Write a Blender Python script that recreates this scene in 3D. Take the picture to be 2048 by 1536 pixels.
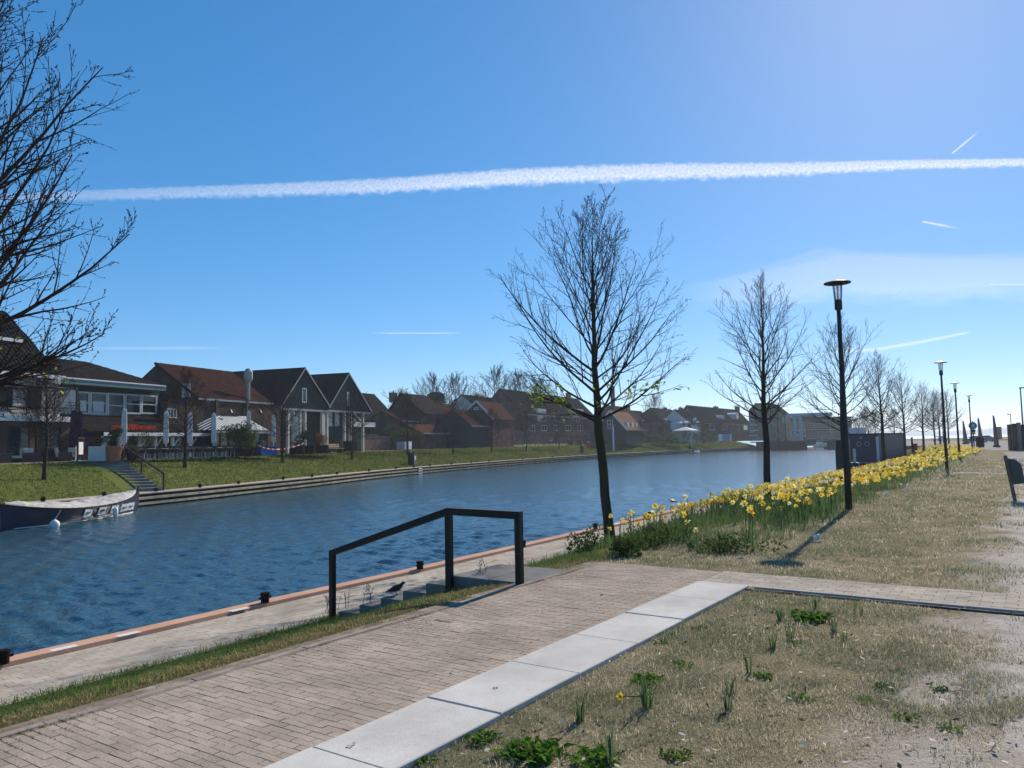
import bpy, math, random
import numpy as np
from mathutils import Vector, Matrix
for o in list(bpy.data.objects): bpy.data.objects.remove(o)
sc = bpy.context.scene
COL = sc.collection
R = math.radians
rng = np.random.default_rng(7)
random.seed(7)

# ---------------------------------------------------------------- camera
EYE, FPX = 1.65, 1538.0
PITCH, ROLL = R(4.4), R(-1.09)
cam = bpy.data.cameras.new('camera'); cam_o = bpy.data.objects.new('camera', cam); COL.objects.link(cam_o)
cam.sensor_width = 36.0; cam.lens = FPX / 2048 * 36.0
cam.clip_start = 0.05; cam.clip_end = 90000
CM = Matrix.Rotation(math.pi/2 + PITCH, 3, 'X') @ Matrix.Rotation(ROLL, 3, 'Z')
cam_o.matrix_world = Matrix.Translation((0, 0, EYE)) @ CM.to_4x4()
sc.camera = cam_o
# ---------------------------------------------------------------- sky, sun, exposure
SUN_AZ, SUN_EL = R(29.0), R(31.5)           # azimuth clockwise from +Y
w = bpy.data.worlds.new('World'); sc.world = w; w.use_nodes = True
nt = w.node_tree; nt.nodes.clear()
sky = nt.nodes.new('ShaderNodeTexSky'); sky.sky_type = 'NISHITA'; sky.sun_disc = False
sky.sun_elevation = SUN_EL; sky.sun_rotation = SUN_AZ
sky.air_density = 0.7; sky.dust_density = 0.12; sky.ozone_density = 6.0; sky.altitude = 0
gm = nt.nodes.new('ShaderNodeGamma'); gm.inputs[1].default_value = 0.6           # one even grade of the whole sky
hsn = nt.nodes.new('ShaderNodeHueSaturation'); hsn.inputs['Saturation'].default_value = 1.52; hsn.inputs['Value'].default_value = 2.0
nt.links.new(sky.outputs[0], gm.inputs[0]); nt.links.new(gm.outputs[0], hsn.inputs['Color'])
bg = nt.nodes.new('ShaderNodeBackground'); bg.inputs[1].default_value = 0.10
wo = nt.nodes.new('ShaderNodeOutputWorld')
nt.links.new(hsn.outputs[0], bg.inputs[0]); nt.links.new(bg.outputs[0], wo.inputs[0])
sl = bpy.data.lights.new('sun', 'SUN'); sl.energy = 5.0; sl.angle = R(0.53); sl.color = (1.0, 0.90, 0.78)
so = bpy.data.objects.new('sun', sl); COL.objects.link(so)
sd = Vector((math.sin(SUN_AZ)*math.cos(SUN_EL), math.cos(SUN_AZ)*math.cos(SUN_EL), math.sin(SUN_EL)))
so.rotation_euler = sd.to_track_quat('Z', 'Y').to_euler(); so.location = (20, 30, 40)
sc.view_settings.view_transform = 'Standard'; sc.view_settings.look = 'None'
sc.view_settings.gamma = 1.0; sc.view_settings.exposure = 0.5; sc.view_settings.use_curve_mapping = False
sc.cycles.max_bounces = 6; sc.cycles.transparent_max_bounces = 16
sc.cycles.volume_bounces = 0

# ---------------------------------------------------------------- measuring helpers (photo pixel -> real place)
def ray(px, py): return CM @ Vector(((px-1024)/FPX, -(py-768)/FPX, -1.0))
def P(px, py, z=0.0):
    d = ray(px, py); t = (z-EYE)/d.z
    return Vector((d.x*t, d.y*t, z))
def D(px, py, dist):
    d = ray(px, py); t = dist/math.hypot(d.x, d.y)
    return Vector((d.x*t, d.y*t, EYE+d.z*t))

# ---------------------------------------------------------------- object helpers
def tag(o, label=None, cat=None, group=None, kind=None):
    if label: o['label'] = label
    if cat: o['category'] = cat
    if group: o['group'] = group
    if kind: o['kind'] = kind
    return o
def thing(name, label, cat, loc=(0,0,0), rz=0.0, group=None):
    o = bpy.data.objects.new(name, None); COL.objects.link(o)
    o.location = loc; o.rotation_euler = (0, 0, rz); o.empty_display_size = 0.1
    return tag(o, label, cat, group)
def mesh_np(name, V, F, smooth=False):
    V = np.asarray(V, np.float32); F = np.asarray(F, np.int32)
    m = bpy.data.meshes.new(name); k = F.shape[1]
    m.vertices.add(len(V)); m.vertices.foreach_set('co', V.ravel())
    m.loops.add(F.size); m.loops.foreach_set('vertex_index', F.ravel())
    m.polygons.add(len(F)); m.polygons.foreach_set('loop_start', np.arange(0, F.size, k, dtype=np.int32))
    m.update(calc_edges=True)
    m.polygons.foreach_set('use_smooth', np.full(len(F), bool(smooth)))
    return m
def vcol(m, C, name='Col'):
    a = m.color_attributes.new(name, 'FLOAT_COLOR', 'POINT')
    C = np.asarray(C, np.float32)
    if C.shape[1] == 3: C = np.hstack([C, np.ones((len(C), 1), np.float32)])
    a.data.foreach_set('color', C.ravel())
def obj(name, me, mat=None, parent=None, loc=None, rot=None, scale=None):
    o = bpy.data.objects.new(name, me); COL.objects.link(o)
    if mat is not None and me is not None and len(me.materials) == 0: me.materials.append(mat)
    if parent is not None: o.parent = parent
    if loc is not None: o.location = loc
    if rot is not None: o.rotation_euler = rot
    if scale is not None: o.scale = scale if hasattr(scale, '__len__') else (scale,)*3
    return o
def copy_tree(o, parent=None):
    c = o.copy(); COL.objects.link(c); c.parent = parent
    for ch in list(o.children): copy_tree(ch, c)
    return c
class MB:
    def __init__(s): s.v = []; s.f = []
    def add(s, vs, fs):
        b = len(s.v); s.v += [tuple(p) for p in vs]; s.f += [tuple(i+b for i in f) for f in fs]; return s
    def box(s, x0, x1, y0, y1, z0, z1):
        return s.add([(x0,y0,z0),(x1,y0,z0),(x1,y1,z0),(x0,y1,z0),(x0,y0,z1),(x1,y0,z1),(x1,y1,z1),(x0,y1,z1)],
                     [(0,3,2,1),(4,5,6,7),(0,1,5,4),(1,2,6,5),(2,3,7,6),(3,0,4,7)])
    def cbox(s, x0, x1, y0, y1, z0, z1, c=0.01):      # box with a chamfered top
        return s.add([(x0,y0,z0),(x1,y0,z0),(x1,y1,z0),(x0,y1,z0),(x0,y0,z1-c),(x1,y0,z1-c),(x1,y1,z1-c),(x0,y1,z1-c),
                      (x0+c,y0+c,z1),(x1-c,y0+c,z1),(x1-c,y1-c,z1),(x0+c,y1-c,z1)],
                     [(0,3,2,1),(8,9,10,11),(0,1,5,4),(1,2,6,5),(2,3,7,6),(3,0,4,7),(4,5,9,8),(5,6,10,9),(6,7,11,10),(7,4,8,11)])
    def bar(s, p, q, w, h=None, up=(0,0,1)):          # rectangular bar p->q, w across, h along up
        p = Vector(p); q = Vector(q); h = h or w
        t = (q-p).normalized(); up = Vector(up)
        if abs(t.dot(up)) > .99: up = Vector((0,1,0))
        x = t.cross(up).normalized()*w/2; y = x.cross(t).normalized()*h/2
        return s.add([p-x-y, p+x-y, p+x+y, p-x+y, q-x-y, q+x-y, q+x+y, q-x+y],
                     [(0,3,2,1),(4,5,6,7),(0,1,5,4),(1,2,6,5),(2,3,7,6),(3,0,4,7)])
    def tube(s, pts, rad, n=8, cap=True):
        pts = [Vector(p) for p in pts]
        if not hasattr(rad, '__len__'): rad = [rad]*len(pts)
        b = len(s.v); ref = None
        for i, p in enumerate(pts):
            t = (pts[min(i+1, len(pts)-1)] - pts[max(i-1, 0)]).normalized()
            if ref is None: ref = t.cross(Vector((0,0,1)) if abs(t.z) < .9 else Vector((1,0,0))).normalized()
            x = (ref - t*ref.dot(t)).normalized(); ref = x; y = t.cross(x)
            for k in range(n):
                a = 2*math.pi*k/n; s.v.append(tuple(p + (x*math.cos(a) + y*math.sin(a))*rad[i]))
        for i in range(len(pts)-1):
            for k in range(n):
                k2 = (k+1) % n; s.f.append((b+i*n+k, b+i*n+k2, b+(i+1)*n+k2, b+(i+1)*n+k))
        if cap:
            s.f.append(tuple(b+k for k in range(n))[::-1]); s.f.append(tuple(b+(len(pts)-1)*n+k for k in range(n)))
        return s
    def lathe(s, prof, c=(0,0,0), n=16, sx=1, sy=1):
        b = len(s.v)
        for r, z in prof:
            for k in range(n):
                a = 2*math.pi*k/n; s.v.append((c[0]+r*math.cos(a)*sx, c[1]+r*math.sin(a)*sy, c[2]+z))
        for i in range(len(prof)-1):
            for k in range(n):
                k2 = (k+1) % n; s.f.append((b+i*n+k, b+i*n+k2, b+(i+1)*n+k2, b+(i+1)*n+k))
        s.f.append(tuple(b+k for k in range(n))[::-1]); s.f.append(tuple(b+(len(prof)-1)*n+k for k in range(n)))
        return s
    def prism(s, poly, vec):
        n = len(poly); poly = [Vector(p) for p in poly]; vec = Vector(vec)
        return s.add(poly+[p+vec for p in poly], [tuple(range(n))[::-1], tuple(range(n, 2*n))]+[(i, (i+1)%n, n+(i+1)%n, n+i) for i in range(n)])
    def quad(s, a, b, c, d): return s.add([a,b,c,d], [(0,1,2,3)])
    def build(s, name, mat, parent=None, smooth=False, **k):
        m = bpy.data.meshes.new(name); m.from_pydata(s.v, [], s.f); m.update()
        if smooth: m.polygons.foreach_set('use_smooth', [True]*len(m.polygons))
        return obj(name, m, mat, parent, **k)
def smooth_poly(pts, step):
    pts = [Vector(p) for p in pts]; out = []
    for i in range(len(pts)-1):
        p0 = pts[max(i-1, 0)]; p1 = pts[i]; p2 = pts[i+1]; p3 = pts[min(i+2, len(pts)-1)]
        n = max(1, int((p2-p1).length/step))
        for k in range(n):
            t = k/n
            out.append(.5*((2*p1) + (p2-p0)*t + (2*p0-5*p1+4*p2-p3)*t*t + (3*p1-p0-3*p2+p3)*t**3))
    out.append(pts[-1]); return out
def normals2d(pts, side):
    out = []
    for i in range(len(pts)):
        t = pts[min(i+1, len(pts)-1)] - pts[max(i-1, 0)]; t = Vector((t.x, t.y)).normalized()
        out.append(Vector((t.y, -t.x))*side)
    return out
def ribbon(name, line, nrm, sect, mat, parent=None, smooth=False, **k):
    V = []; F = []; n = len(sect)
    for p, q in zip(line, nrm):
        for (o_, z) in sect: V.append((p.x+q.x*o_, p.y+q.y*o_, z))
    for i in range(len(line)-1):
        for j in range(n-1):
            a = i*n+j; F.append((a, a+1, a+n+1, a+n))
    m = bpy.data.meshes.new(name); m.from_pydata(V, [], F); m.update()
    # make the upward faces point up
    if sum(p.normal.z for p in m.polygons) < 0: m.flip_normals()
    if smooth: m.polygons.foreach_set('use_smooth', [True]*len(m.polygons))
    return obj(name, m, mat, parent, **k)
# ---------------------------------------------------------------- materials
MATS = {}
def mat(name, col, rough=.8, col2=None, scale=4.0, bump=0.0, bscale=None, metal=0.0, spec=0.0, trans=0.0, detail=5.0, lo=.35, hi=.65, rand=0.0, attr=None, stretch=None):
    if name in MATS: return MATS[name]
    m = bpy.data.materials.new(name); m.use_nodes = True; N = m.node_tree.nodes; L = m.node_tree.links
    b = N['Principled BSDF']; b.inputs['Roughness'].default_value = rough; b.inputs['Metallic'].default_value = metal
    b.inputs['Specular IOR Level'].default_value = spec
    g = N.new('ShaderNodeNewGeometry'); pos = g.outputs['Position']
    if stretch:
        mp = N.new('ShaderNodeMapping'); mp.inputs['Scale'].default_value = stretch; L.new(pos, mp.inputs[0]); pos = mp.outputs[0]
    c = None
    if col2 is not None:
        n = N.new('ShaderNodeTexNoise'); n.inputs['Scale'].default_value = scale; n.inputs['Detail'].default_value = detail; n.inputs['Roughness'].default_value = .65
        L.new(pos, n.inputs['Vector'])
        r = N.new('ShaderNodeMapRange'); r.inputs[1].default_value = lo; r.inputs[2].default_value = hi; L.new(n.outputs[0], r.inputs[0])
        mx = N.new('ShaderNodeMix'); mx.data_type = 'RGBA'; mx.inputs[6].default_value = (*col, 1); mx.inputs[7].default_value = (*col2, 1)
        L.new(r.outputs[0], mx.inputs[0]); c = mx.outputs[2]
    if attr:
        at = N.new('ShaderNodeAttribute'); at.attribute_name = attr
        if c is None: c = at.outputs[0]
        else:
            mu = N.new('ShaderNodeMix'); mu.data_type = 'RGBA'; mu.blend_type = 'MULTIPLY'; mu.inputs[0].default_value = 1
            L.new(c, mu.inputs[6]); L.new(at.outputs[0], mu.inputs[7]); c = mu.outputs[2]
    if rand:
        oi = N.new('ShaderNodeObjectInfo'); rr = N.new('ShaderNodeMapRange'); rr.inputs[3].default_value = 1-rand; rr.inputs[4].default_value = 1+rand
        L.new(oi.outputs['Random'], rr.inputs[0]); hs = N.new('ShaderNodeHueSaturation'); L.new(rr.outputs[0], hs.inputs['Value'])
        if c is None: hs.inputs['Color'].default_value = (*col, 1)
        else: L.new(c, hs.inputs['Color'])
        c = hs.outputs[0]
    if c is None: b.inputs['Base Color'].default_value = (*col, 1)
    else: L.new(c, b.inputs['Base Color'])
    if bump:
        n2 = N.new('ShaderNodeTexNoise'); n2.inputs['Scale'].default_value = bscale or scale*6; n2.inputs['Detail'].default_value = 4
        L.new(pos, n2.inputs['Vector'])
        bp = N.new('ShaderNodeBump'); bp.inputs['Strength'].default_value = min(1, bump*4); bp.inputs['Distance'].default_value = bump*.1
        L.new(n2.outputs[0], bp.inputs['Height']); L.new(bp.outputs[0], b.inputs['Normal'])
    if trans:
        tr = N.new('ShaderNodeBsdfTranslucent'); ms = N.new('ShaderNodeMixShader'); ms.inputs[0].default_value = trans
        if c is None: tr.inputs[0].default_value = (*col, 1)
        else: L.new(c, tr.inputs[0])
        L.new(b.outputs[0], ms.inputs[1]); L.new(tr.outputs[0], ms.inputs[2]); L.new(ms.outputs[0], N['Material Output'].inputs[0])
    MATS[name] = m; return m
def brick_mat(name, c1, c2, mortar, scale=1.0):
    m = bpy.data.materials.new(name); m.use_nodes = True; N = m.node_tree.nodes; L = m.node_tree.links; b = N['Principled BSDF']
    tc = N.new('ShaderNodeTexCoord'); sep = N.new('ShaderNodeSeparateXYZ'); cb = N.new('ShaderNodeCombineXYZ')
    ad = N.new('ShaderNodeMath'); L.new(tc.outputs['Object'], sep.inputs[0]); L.new(sep.outputs[0], ad.inputs[0]); L.new(sep.outputs[1], ad.inputs[1])
    L.new(ad.outputs[0], cb.inputs[0]); L.new(sep.outputs[2], cb.inputs[1])
    br = N.new('ShaderNodeTexBrick'); br.inputs['Scale'].default_value = scale; br.inputs['Brick Width'].default_value = .22; br.inputs['Row Height'].default_value = .065
    br.inputs['Mortar Size'].default_value = .008; br.inputs['Color1'].default_value = (*c1,1); br.inputs['Color2'].default_value = (*c2,1); br.inputs['Mortar'].default_value = (*mortar,1)
    L.new(cb.outputs[0], br.inputs['Vector'])
    n = N.new('ShaderNodeTexNoise'); n.inputs['Scale'].default_value = .8; n.inputs['Detail'].default_value = 6; L.new(tc.outputs['Object'], n.inputs['Vector'])
    r = N.new('ShaderNodeMapRange'); r.inputs[1].default_value = .3; r.inputs[2].default_value = .7; r.inputs[3].default_value = .6; r.inputs[4].default_value = 1.25; L.new(n.outputs[0], r.inputs[0])
    hs = N.new('ShaderNodeHueSaturation'); L.new(br.outputs[0], hs.inputs['Color']); L.new(r.outputs[0], hs.inputs['Value'])
    L.new(hs.outputs[0], b.inputs['Base Color']); b.inputs['Roughness'].default_value = .9; b.inputs['Specular IOR Level'].default_value = 0.0
    bp = N.new('ShaderNodeBump'); bp.inputs['Distance'].default_value = .01; bp.invert = True; L.new(br.outputs['Fac'], bp.inputs['Height']); L.new(bp.outputs[0], b.inputs['Normal'])
    MATS[name] = m; return m
M_bark = mat('bark', (.055,.045,.036), .9, (.035,.03,.025), 12, .5, 40)
M_bark_green = mat('bark_green', (.06,.05,.04), .9, (.06,.068,.03), 3, .6, 40)
M_twig = mat('twig', (.06,.045,.04), .8, (.035,.028,.026), 3)
M_leaf = mat('young_leaf', (.30,.36,.05), .5, (.22,.30,.04), 6, trans=.5)
M_black = mat('black_steel', (.006,.006,.008), .5, (.012,.012,.014), 8, spec=.25)
M_iron = mat('bollard_iron', (.02,.018,.016), .6, (.035,.025,.02), 20, .3)
M_lamp = mat('lamp_grey', (.03,.033,.035), .45, (.045,.045,.045), 3, metal=.3)
M_white = mat('white_paint', (.75,.75,.73), .5, (.66,.66,.64), 1.5)
M_offwhite = mat('offwhite', (.62,.62,.60), .7, (.5,.5,.49), 2)
M_cream = mat('cream', (.55,.53,.46), .7, (.45,.43,.37), 1)
M_conc = mat('concrete', (.36,.35,.33), .85, (.30,.29,.275), 2.0, .05, 160)
M_darkconc = mat('dark_concrete', (.20,.20,.19), .9, (.14,.14,.135), 3, .1, 60)
M_glass = mat('window_glass', (.015,.02,.028), .06, spec=.5)
M_rust = mat('rust_steel', (.50,.315,.225), .85, (.42,.25,.175), 1.5, .08, 30)
M_deck = mat('deck_pinkish', (.42,.34,.29), .85, (.34,.28,.24), 1.2, .05)
M_timber_d = mat('timber_dark', (.03,.02,.016), .8, (.05,.035,.025), 2)
M_timber_l = mat('timber_pale', (.42,.385,.29), .85, (.2,.185,.13), 1.2)
M_greenclad = mat('green_cladding', (.035,.05,.05), .6, (.028,.042,.043), 1)
M_slate = mat('slate_dark', (.011,.011,.014), .8, (.02,.019,.021), .8)
M_tile_dark = mat('tile_dark', (.016,.015,.016), .8, (.038,.03,.027), 2.5)
M_tile_red = mat('tile_red', (.13,.052,.034), .8, (.07,.034,.026), 2.2)
M_tile_brown = mat('tile_brown', (.075,.036,.026), .8, (.045,.026,.022), 2)
M_tile_orange = mat('tile_orange', (.19,.11,.07), .75, (.13,.08,.055), 2)
M_brick = brick_mat('brick_brown', (.09,.058,.043), (.125,.08,.055), (.14,.125,.11))
M_brick_old = brick_mat('brick_old_wall', (.13,.075,.055), (.19,.11,.078), (.2,.18,.16))
M_brick_red = brick_mat('brick_red', (.12,.055,.045), (.095,.048,.04), (.2,.18,.17))
M_brick_yel = brick_mat('brick_yellow', (.27,.22,.13), (.22,.18,.11), (.25,.23,.2))
M_render = mat('white_render', (.6,.6,.58), .9, (.5,.5,.49), .7)
M_zinc = mat('zinc', (.24,.26,.27), .5, (.3,.31,.32), 1.5, metal=.3)
M_terra = mat('terracotta', (.42,.17,.09), .8, (.33,.13,.07), 8)
M_wood = mat('bench_wood', (.38,.28,.17), .75, (.28,.2,.12), 4)
M_red = mat('red_paint', (.55,.04,.02), .5)
M_blue = mat('blue_paint', (.015,.07,.26), .6, (.012,.055,.2), 1)
M_navy = mat('navy_hull', (.006,.009,.03), .3, (.01,.014,.04), 2, spec=.5)
M_tarp = mat('tarpaulin', (.50,.485,.45), .85, (.27,.265,.25), 2.2, .5, 6)
M_foliage = mat('foliage', (.05,.085,.025), .6, (.035,.06,.02), 4, trans=.25)
M_olive = mat('olive_leaf', (.08,.10,.055), .6, (.05,.07,.035), 6, trans=.2)
M_bamboo = mat('bamboo_leaf', (.12,.14,.04), .6, (.07,.10,.03), 6, trans=.3)
M_rustleaf = mat('rusty_leaf', (.28,.11,.04), .7, (.2,.09,.04), 6, trans=.25)
M_soil = mat('soil', (.07,.05,.035), .95)
M_lounge = mat('lounge_cushion', (.6,.57,.5), .85, (.5,.48,.42), 3)
M_wicker = mat('wicker', (.06,.05,.045), .8, (.1,.085,.07), 30)
M_parasol = mat('parasol_cloth', (.62,.62,.62), .85, (.52,.52,.53), 3)
M_purple = mat('dark_parasol', (.035,.02,.045), .85, (.05,.03,.05), 3)
# ================================================================ SETTING
ZQ, ZW, ZP = -0.75, -1.50, 1.0            # quay level, water level, far promenade level (near lawn = 0)
TH = R(34.5)
TA = Vector((math.sin(TH), math.cos(TH))); TN = Vector((TA.y, -TA.x))     # along canal / away from canal
TO = Vector((0.05, 9.12))                                               # foot of the handrail post on the terrace
def T(s, w_, z=0.0): return Vector((TO.x+TA.x*s+TN.x*w_, TO.y+TA.y*s+TN.y*w_, z))
TROT = math.pi/2 - TH                                                   # local x = s, local y = -w
# --- near quay line (photo measured) and far quay line
QL = smooth_poly([(-16.9,-7.7,0),(-5.94,9.04,0),(-3.91,12.19,0),(-1.86,15.21,0),(2.24,21.5,0),(6.4,28,0),(10.3,33.6,0),(18.4,46.3,0),(24.9,56.0,0),(33.0,69.3,0),(44.5,92,0),(54.5,112,0),(66,137,0),(76,165,0),(86,214,0)], 0.5)
QN = normals2d(QL, 1)
FL = smooth_poly([(-31,8,0),(-26.2,24,0),(-23.33,35.17,0),(-21.0,43.0,0),(-19.3,48.5,0),(-16.3,60,0),(-11.7,79,0),(-1.84,105.7,0),(10.6,132.6,0),(29.2,165,0),(45.4,188,0),(69.8,217,0)], 1.0)
FN = normals2d(FL, -1)
# --- water: one sheet, canal and lake
def water_mat():
    m = bpy.data.materials.new('water'); m.use_nodes = True; N = m.node_tree.nodes; L = m.node_tree.links; b = N['Principled BSDF']
    b.inputs['Base Color'].default_value = (.026,.072,.10,1); b.inputs['Roughness'].default_value = .12; b.inputs['IOR'].default_value = 1.333; b.inputs['Specular IOR Level'].default_value = .85
    g = N.new('ShaderNodeNewGeometry'); n = N.new('ShaderNodeTexNoise'); n.inputs['Scale'].default_value = 9; n.inputs['Detail'].default_value = 2; L.new(g.outputs['Position'], n.inputs['Vector'])
    bp = N.new('ShaderNodeBump'); bp.inputs['Strength'].default_value = 1; bp.inputs['Distance'].default_value = .03; L.new(n.outputs[0], bp.inputs['Height']); L.new(bp.outputs[0], b.inputs['Normal'])
    return m
M_water = water_mat()
tag(MB().quad((-4000,-60,ZW-.12),(9000,-60,ZW-.12),(9000,9000,ZW-.12),(-4000,9000,ZW-.12)).build('lake_water', M_water), kind='structure')
def waves():
    """rippled canal surface as real relief: many small wave trains, finer mesh close to the viewer's bank"""
    rw = np.random.default_rng(12); d = 8.5*1.0044**np.arange(790); a = np.linspace(R(-37), R(33), 590)
    Dg, Ag = np.meshgrid(d, a, indexing='ij'); X, Y = Dg*np.sin(Ag), Dg*np.cos(Ag); Z = np.zeros_like(X); step = Dg*.0044
    gust = .55+.45*np.sin(X*.11+1.2*np.sin(Y*.05))*np.sin(Y*.07+1.0+np.sin(X*.06))
    for k in range(56):
        lam = .13*8**(rw.random()**1.4); th = R(200)+rw.normal(0, .55); kx, ky = math.sin(th)*2*math.pi/lam, math.cos(th)*2*math.pi/lam
        fade = np.clip((lam/step-2.2)/2.5, 0, 1)
        Z += fade*lam*.0090*np.sin(kx*X+ky*Y+rw.random()*6.28+.6*np.sin(.35*X/lam*.3+k))
    Z = ZW+Z*(.75+.5*gust)
    i = np.arange(len(d)*len(a)).reshape(len(d), len(a)); F = np.stack([i[:-1,:-1], i[:-1,1:], i[1:,1:], i[1:,:-1]], -1).reshape(-1, 4)
    return mesh_np('canal_water', np.stack([X, Y, Z], -1).reshape(-1, 3), F, smooth=True)
tag(obj('canal_water', waves(), M_water), kind='structure')
# --- grass ground materials
def ground_mat(name, green, dry, soil, scale, sand=None):
    m = bpy.data.materials.new(name); m.use_nodes = True; N = m.node_tree.nodes; L = m.node_tree.links; b = N['Principled BSDF']
    b.inputs['Roughness'].default_value = 1; b.inputs['Specular IOR Level'].default_value = 0
    g = N.new('ShaderNodeNewGeometry')
    def noise(s_, d_=6, r_=.65):
        n = N.new('ShaderNodeTexNoise'); n.inputs['Scale'].default_value = s_; n.inputs['Detail'].default_value = d_; n.inputs['Roughness'].default_value = r_; L.new(g.outputs['Position'], n.inputs['Vector']); return n.outputs[0]
    def rng_(x, a, c):
        r = N.new('ShaderNodeMapRange'); r.inputs[1].default_value = a; r.inputs[2].default_value = c; L.new(x, r.inputs[0]); return r.outputs[0]
    def mix(f, a, c):
        x = N.new('ShaderNodeMix'); x.data_type = 'RGBA'; L.new(f, x.inputs[0])
        for i, v in ((6, a), (7, c)):
            if isinstance(v, tuple): x.inputs[i].default_value = (*v, 1)
            else: L.new(v, x.inputs[i])
        return x.outputs[2]
    c = mix(rng_(noise(scale), .4, .6), green, dry)
    c = mix(rng_(noise(scale*6, 5, .75), .56, .72), c, soil)
    c2 = mix(rng_(noise(55, 4, .8), .36, .64), tuple(v*.45 for v in green), tuple(v*1.3 for v in dry))
    x = N.new('ShaderNodeMix'); x.data_type = 'RGBA'; x.inputs[0].default_value = .5; L.new(c, x.inputs[6]); L.new(c2, x.inputs[7]); c = x.outputs[2]
    if sand:        # worn bare track: distance from canal line
        vm = N.new('ShaderNodeVectorMath'); vm.operation = 'DOT_PRODUCT'; vm.inputs[1].default_value = (TN.x, TN.y, 0); L.new(g.outputs['Position'], vm.inputs[0])
        off = TO.x*TN.x + TO.y*TN.y
        nz = N.new('ShaderNodeMath'); nz.operation = 'MULTIPLY_ADD'; L.new(noise(.9, 6, .7), nz.inputs[0]); nz.inputs[1].default_value = 2.6; L.new(vm.outputs['Value'], nz.inputs[2])
        f = rng_(nz.outputs[0], off+5.35, off+6.1)
        sc_ = mix(rng_(noise(9, 6, .7), .35, .7), sand, tuple(v*.72 for v in sand))
        c = mix(f, c, sc_)
    L.new(c, b.inputs['Base Color'])
    bp = N.new('ShaderNodeBump'); bp.inputs['Strength'].default_value = 1; bp.inputs['Distance'].default_value = .03; L.new(noise(28, 5, .8), bp.inputs['Height']); L.new(bp.outputs[0], b.inputs['Normal'])
    return m
M_lawn = ground_mat('dry_lawn', (.17,.16,.09), (.33,.27,.18), (.24,.195,.14), .7, sand=(.56,.50,.44))
M_slope = ground_mat('strip_soil', (.05,.07,.025), (.14,.12,.06), (.10,.08,.06), .9)
M_fargrass = ground_mat('far_bank_grass', (.075,.115,.025), (.14,.15,.045), (.08,.095,.03), .45)
M_paving = mat('promenade_paving', (.30,.25,.22), .9, (.24,.2,.18), .6, .04)
M_path = mat('pale_path', (.33,.305,.285), .9, (.28,.26,.245), .5, .05)
M_road = mat('road_asphalt', (.22,.22,.23), .9, (.18,.18,.19), .4)
M_town = mat('town_ground', (.16,.15,.14), .95, (.2,.18,.16), .1)
# --- near bank: quay wall, steel rim, towpath bed, grass slope, lawn sheet
STOP = 5.0
tag(ribbon('quay_wall', QL, QN, [(0.0, -3.0), (0.0, ZQ+.02)], M_timber_d), kind='structure')
tag(ribbon('quay_rim', QL, QN, [(-.02, ZQ-.25), (-.02, ZQ+.035), (.0, ZQ+.05), (.26, ZQ+.05), (.28, ZQ-.02)], M_rust), kind='structure')
tow = tag(ribbon('towpath', QL, QN, [(.27, ZQ-.002), (1.72, ZQ-.002)], mat('towpath_joint', (.27,.22,.18), .95, (.2,.16,.13), 3, .1)), kind='structure')
def slope_z(t):   # t 0..1 from towpath to lawn
    u = t*t*(3-2*t)
    return ZQ + (0.0-ZQ)*u
sect = [(1.70+ (STOP-1.70)*k/8, slope_z(k/8) - (.006 if k == 8 else 0)) for k in range(9)]
tag(ribbon('grass_slope', QL, QN, [(1.70, ZQ-.05)]+sect, M_slope, smooth=True), kind='structure')
gp = [(p.x+q.x*STOP, p.y+q.y*STOP, -.006) for p, q in zip(QL[::4]+[QL[-1]], QN[::4]+[QN[-1]])]
gp += [(130,300,-.006),(160,360,-.006),(260,425,-.006),(420,440,-.006),(900,430,-.006),(4000,520,-.006),(4000,-60,-.006),(-10,-60,-.006)]
m = bpy.data.meshes.new('ground'); m.from_pydata(gp, [], [tuple(range(len(gp)))[::-1]]); m.update()
if m.polygons[0].normal.z < 0: m.flip_normals()
tag(obj('ground', m, M_lawn), kind='structure')
sh = [Vector(p) for p in gp[-8:-3]]
MBs = MB()
for a, b_ in zip(sh[:-1], sh[1:]): MBs.quad((a.x,a.y,-.01),(b_.x,b_.y,-.01),(b_.x-4,b_.y+8,ZW-.5),(a.x-4,a.y+8,ZW-.5))
tag(MBs.build('lake_shore', M_darkconc), kind='structure')
# --- far bank: wall, deck, slope, promenade, town ground
tag(ribbon('far_quay_wall', FL, FN, [(0.25, -3.0), (0.25, ZQ-.02)], M_timber_d), kind='structure')
fw = tag(ribbon('far_quay_deck', FL, FN, [(-.03, ZQ-.06), (-.03, ZQ), (1.05, ZQ)], M_deck), kind='structure')
# two pale walers along the wall
for nm, z0 in (('timber_waler', -1.10), ('timber_waler', -1.40)):
    ribbon(nm, FL, FN, [(.25, z0), (-.16, z0), (-.16, z0+.13), (.25, z0+.13)], M_timber_l, fw)
fs = [(1.05+ 6.9*k/10, ZQ-.01 + (ZP-ZQ)*(k/10)**.85*(1 if k < 10 else 1)) for k in range(11)]
tag(ribbon('far_grass_bank', FL, FN, fs, M_fargrass, smooth=True), kind='structure')
def far_z(off):     # ground height at an offset from the far quay line
    if off < 1.05: return ZQ
    if off < 7.95: return ZQ + (ZP-ZQ)*((off-1.05)/6.9)**.85
    return ZP
def FO(px, off, py0=940):
    """point on the far bank at this offset from the quay line, seen at photo column px"""
    z = far_z(off); best = None
    for i in range(len(FL)-1):
        a = Vector((FL[i].x+FN[i].x*off, FL[i].y+FN[i].y*off, z)); b_ = Vector((FL[i+1].x+FN[i+1].x*off, FL[i+1].y+FN[i+1].y*off, z))
        qa, qb = PX(a), PX(b_)
        if qa is None or qb is None: continue
        if (qa-px)*(qb-px) <= 0 and qa != qb:
            t = (px-qa)/(qb-qa); return a.lerp(b_, t)
    return best
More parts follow.
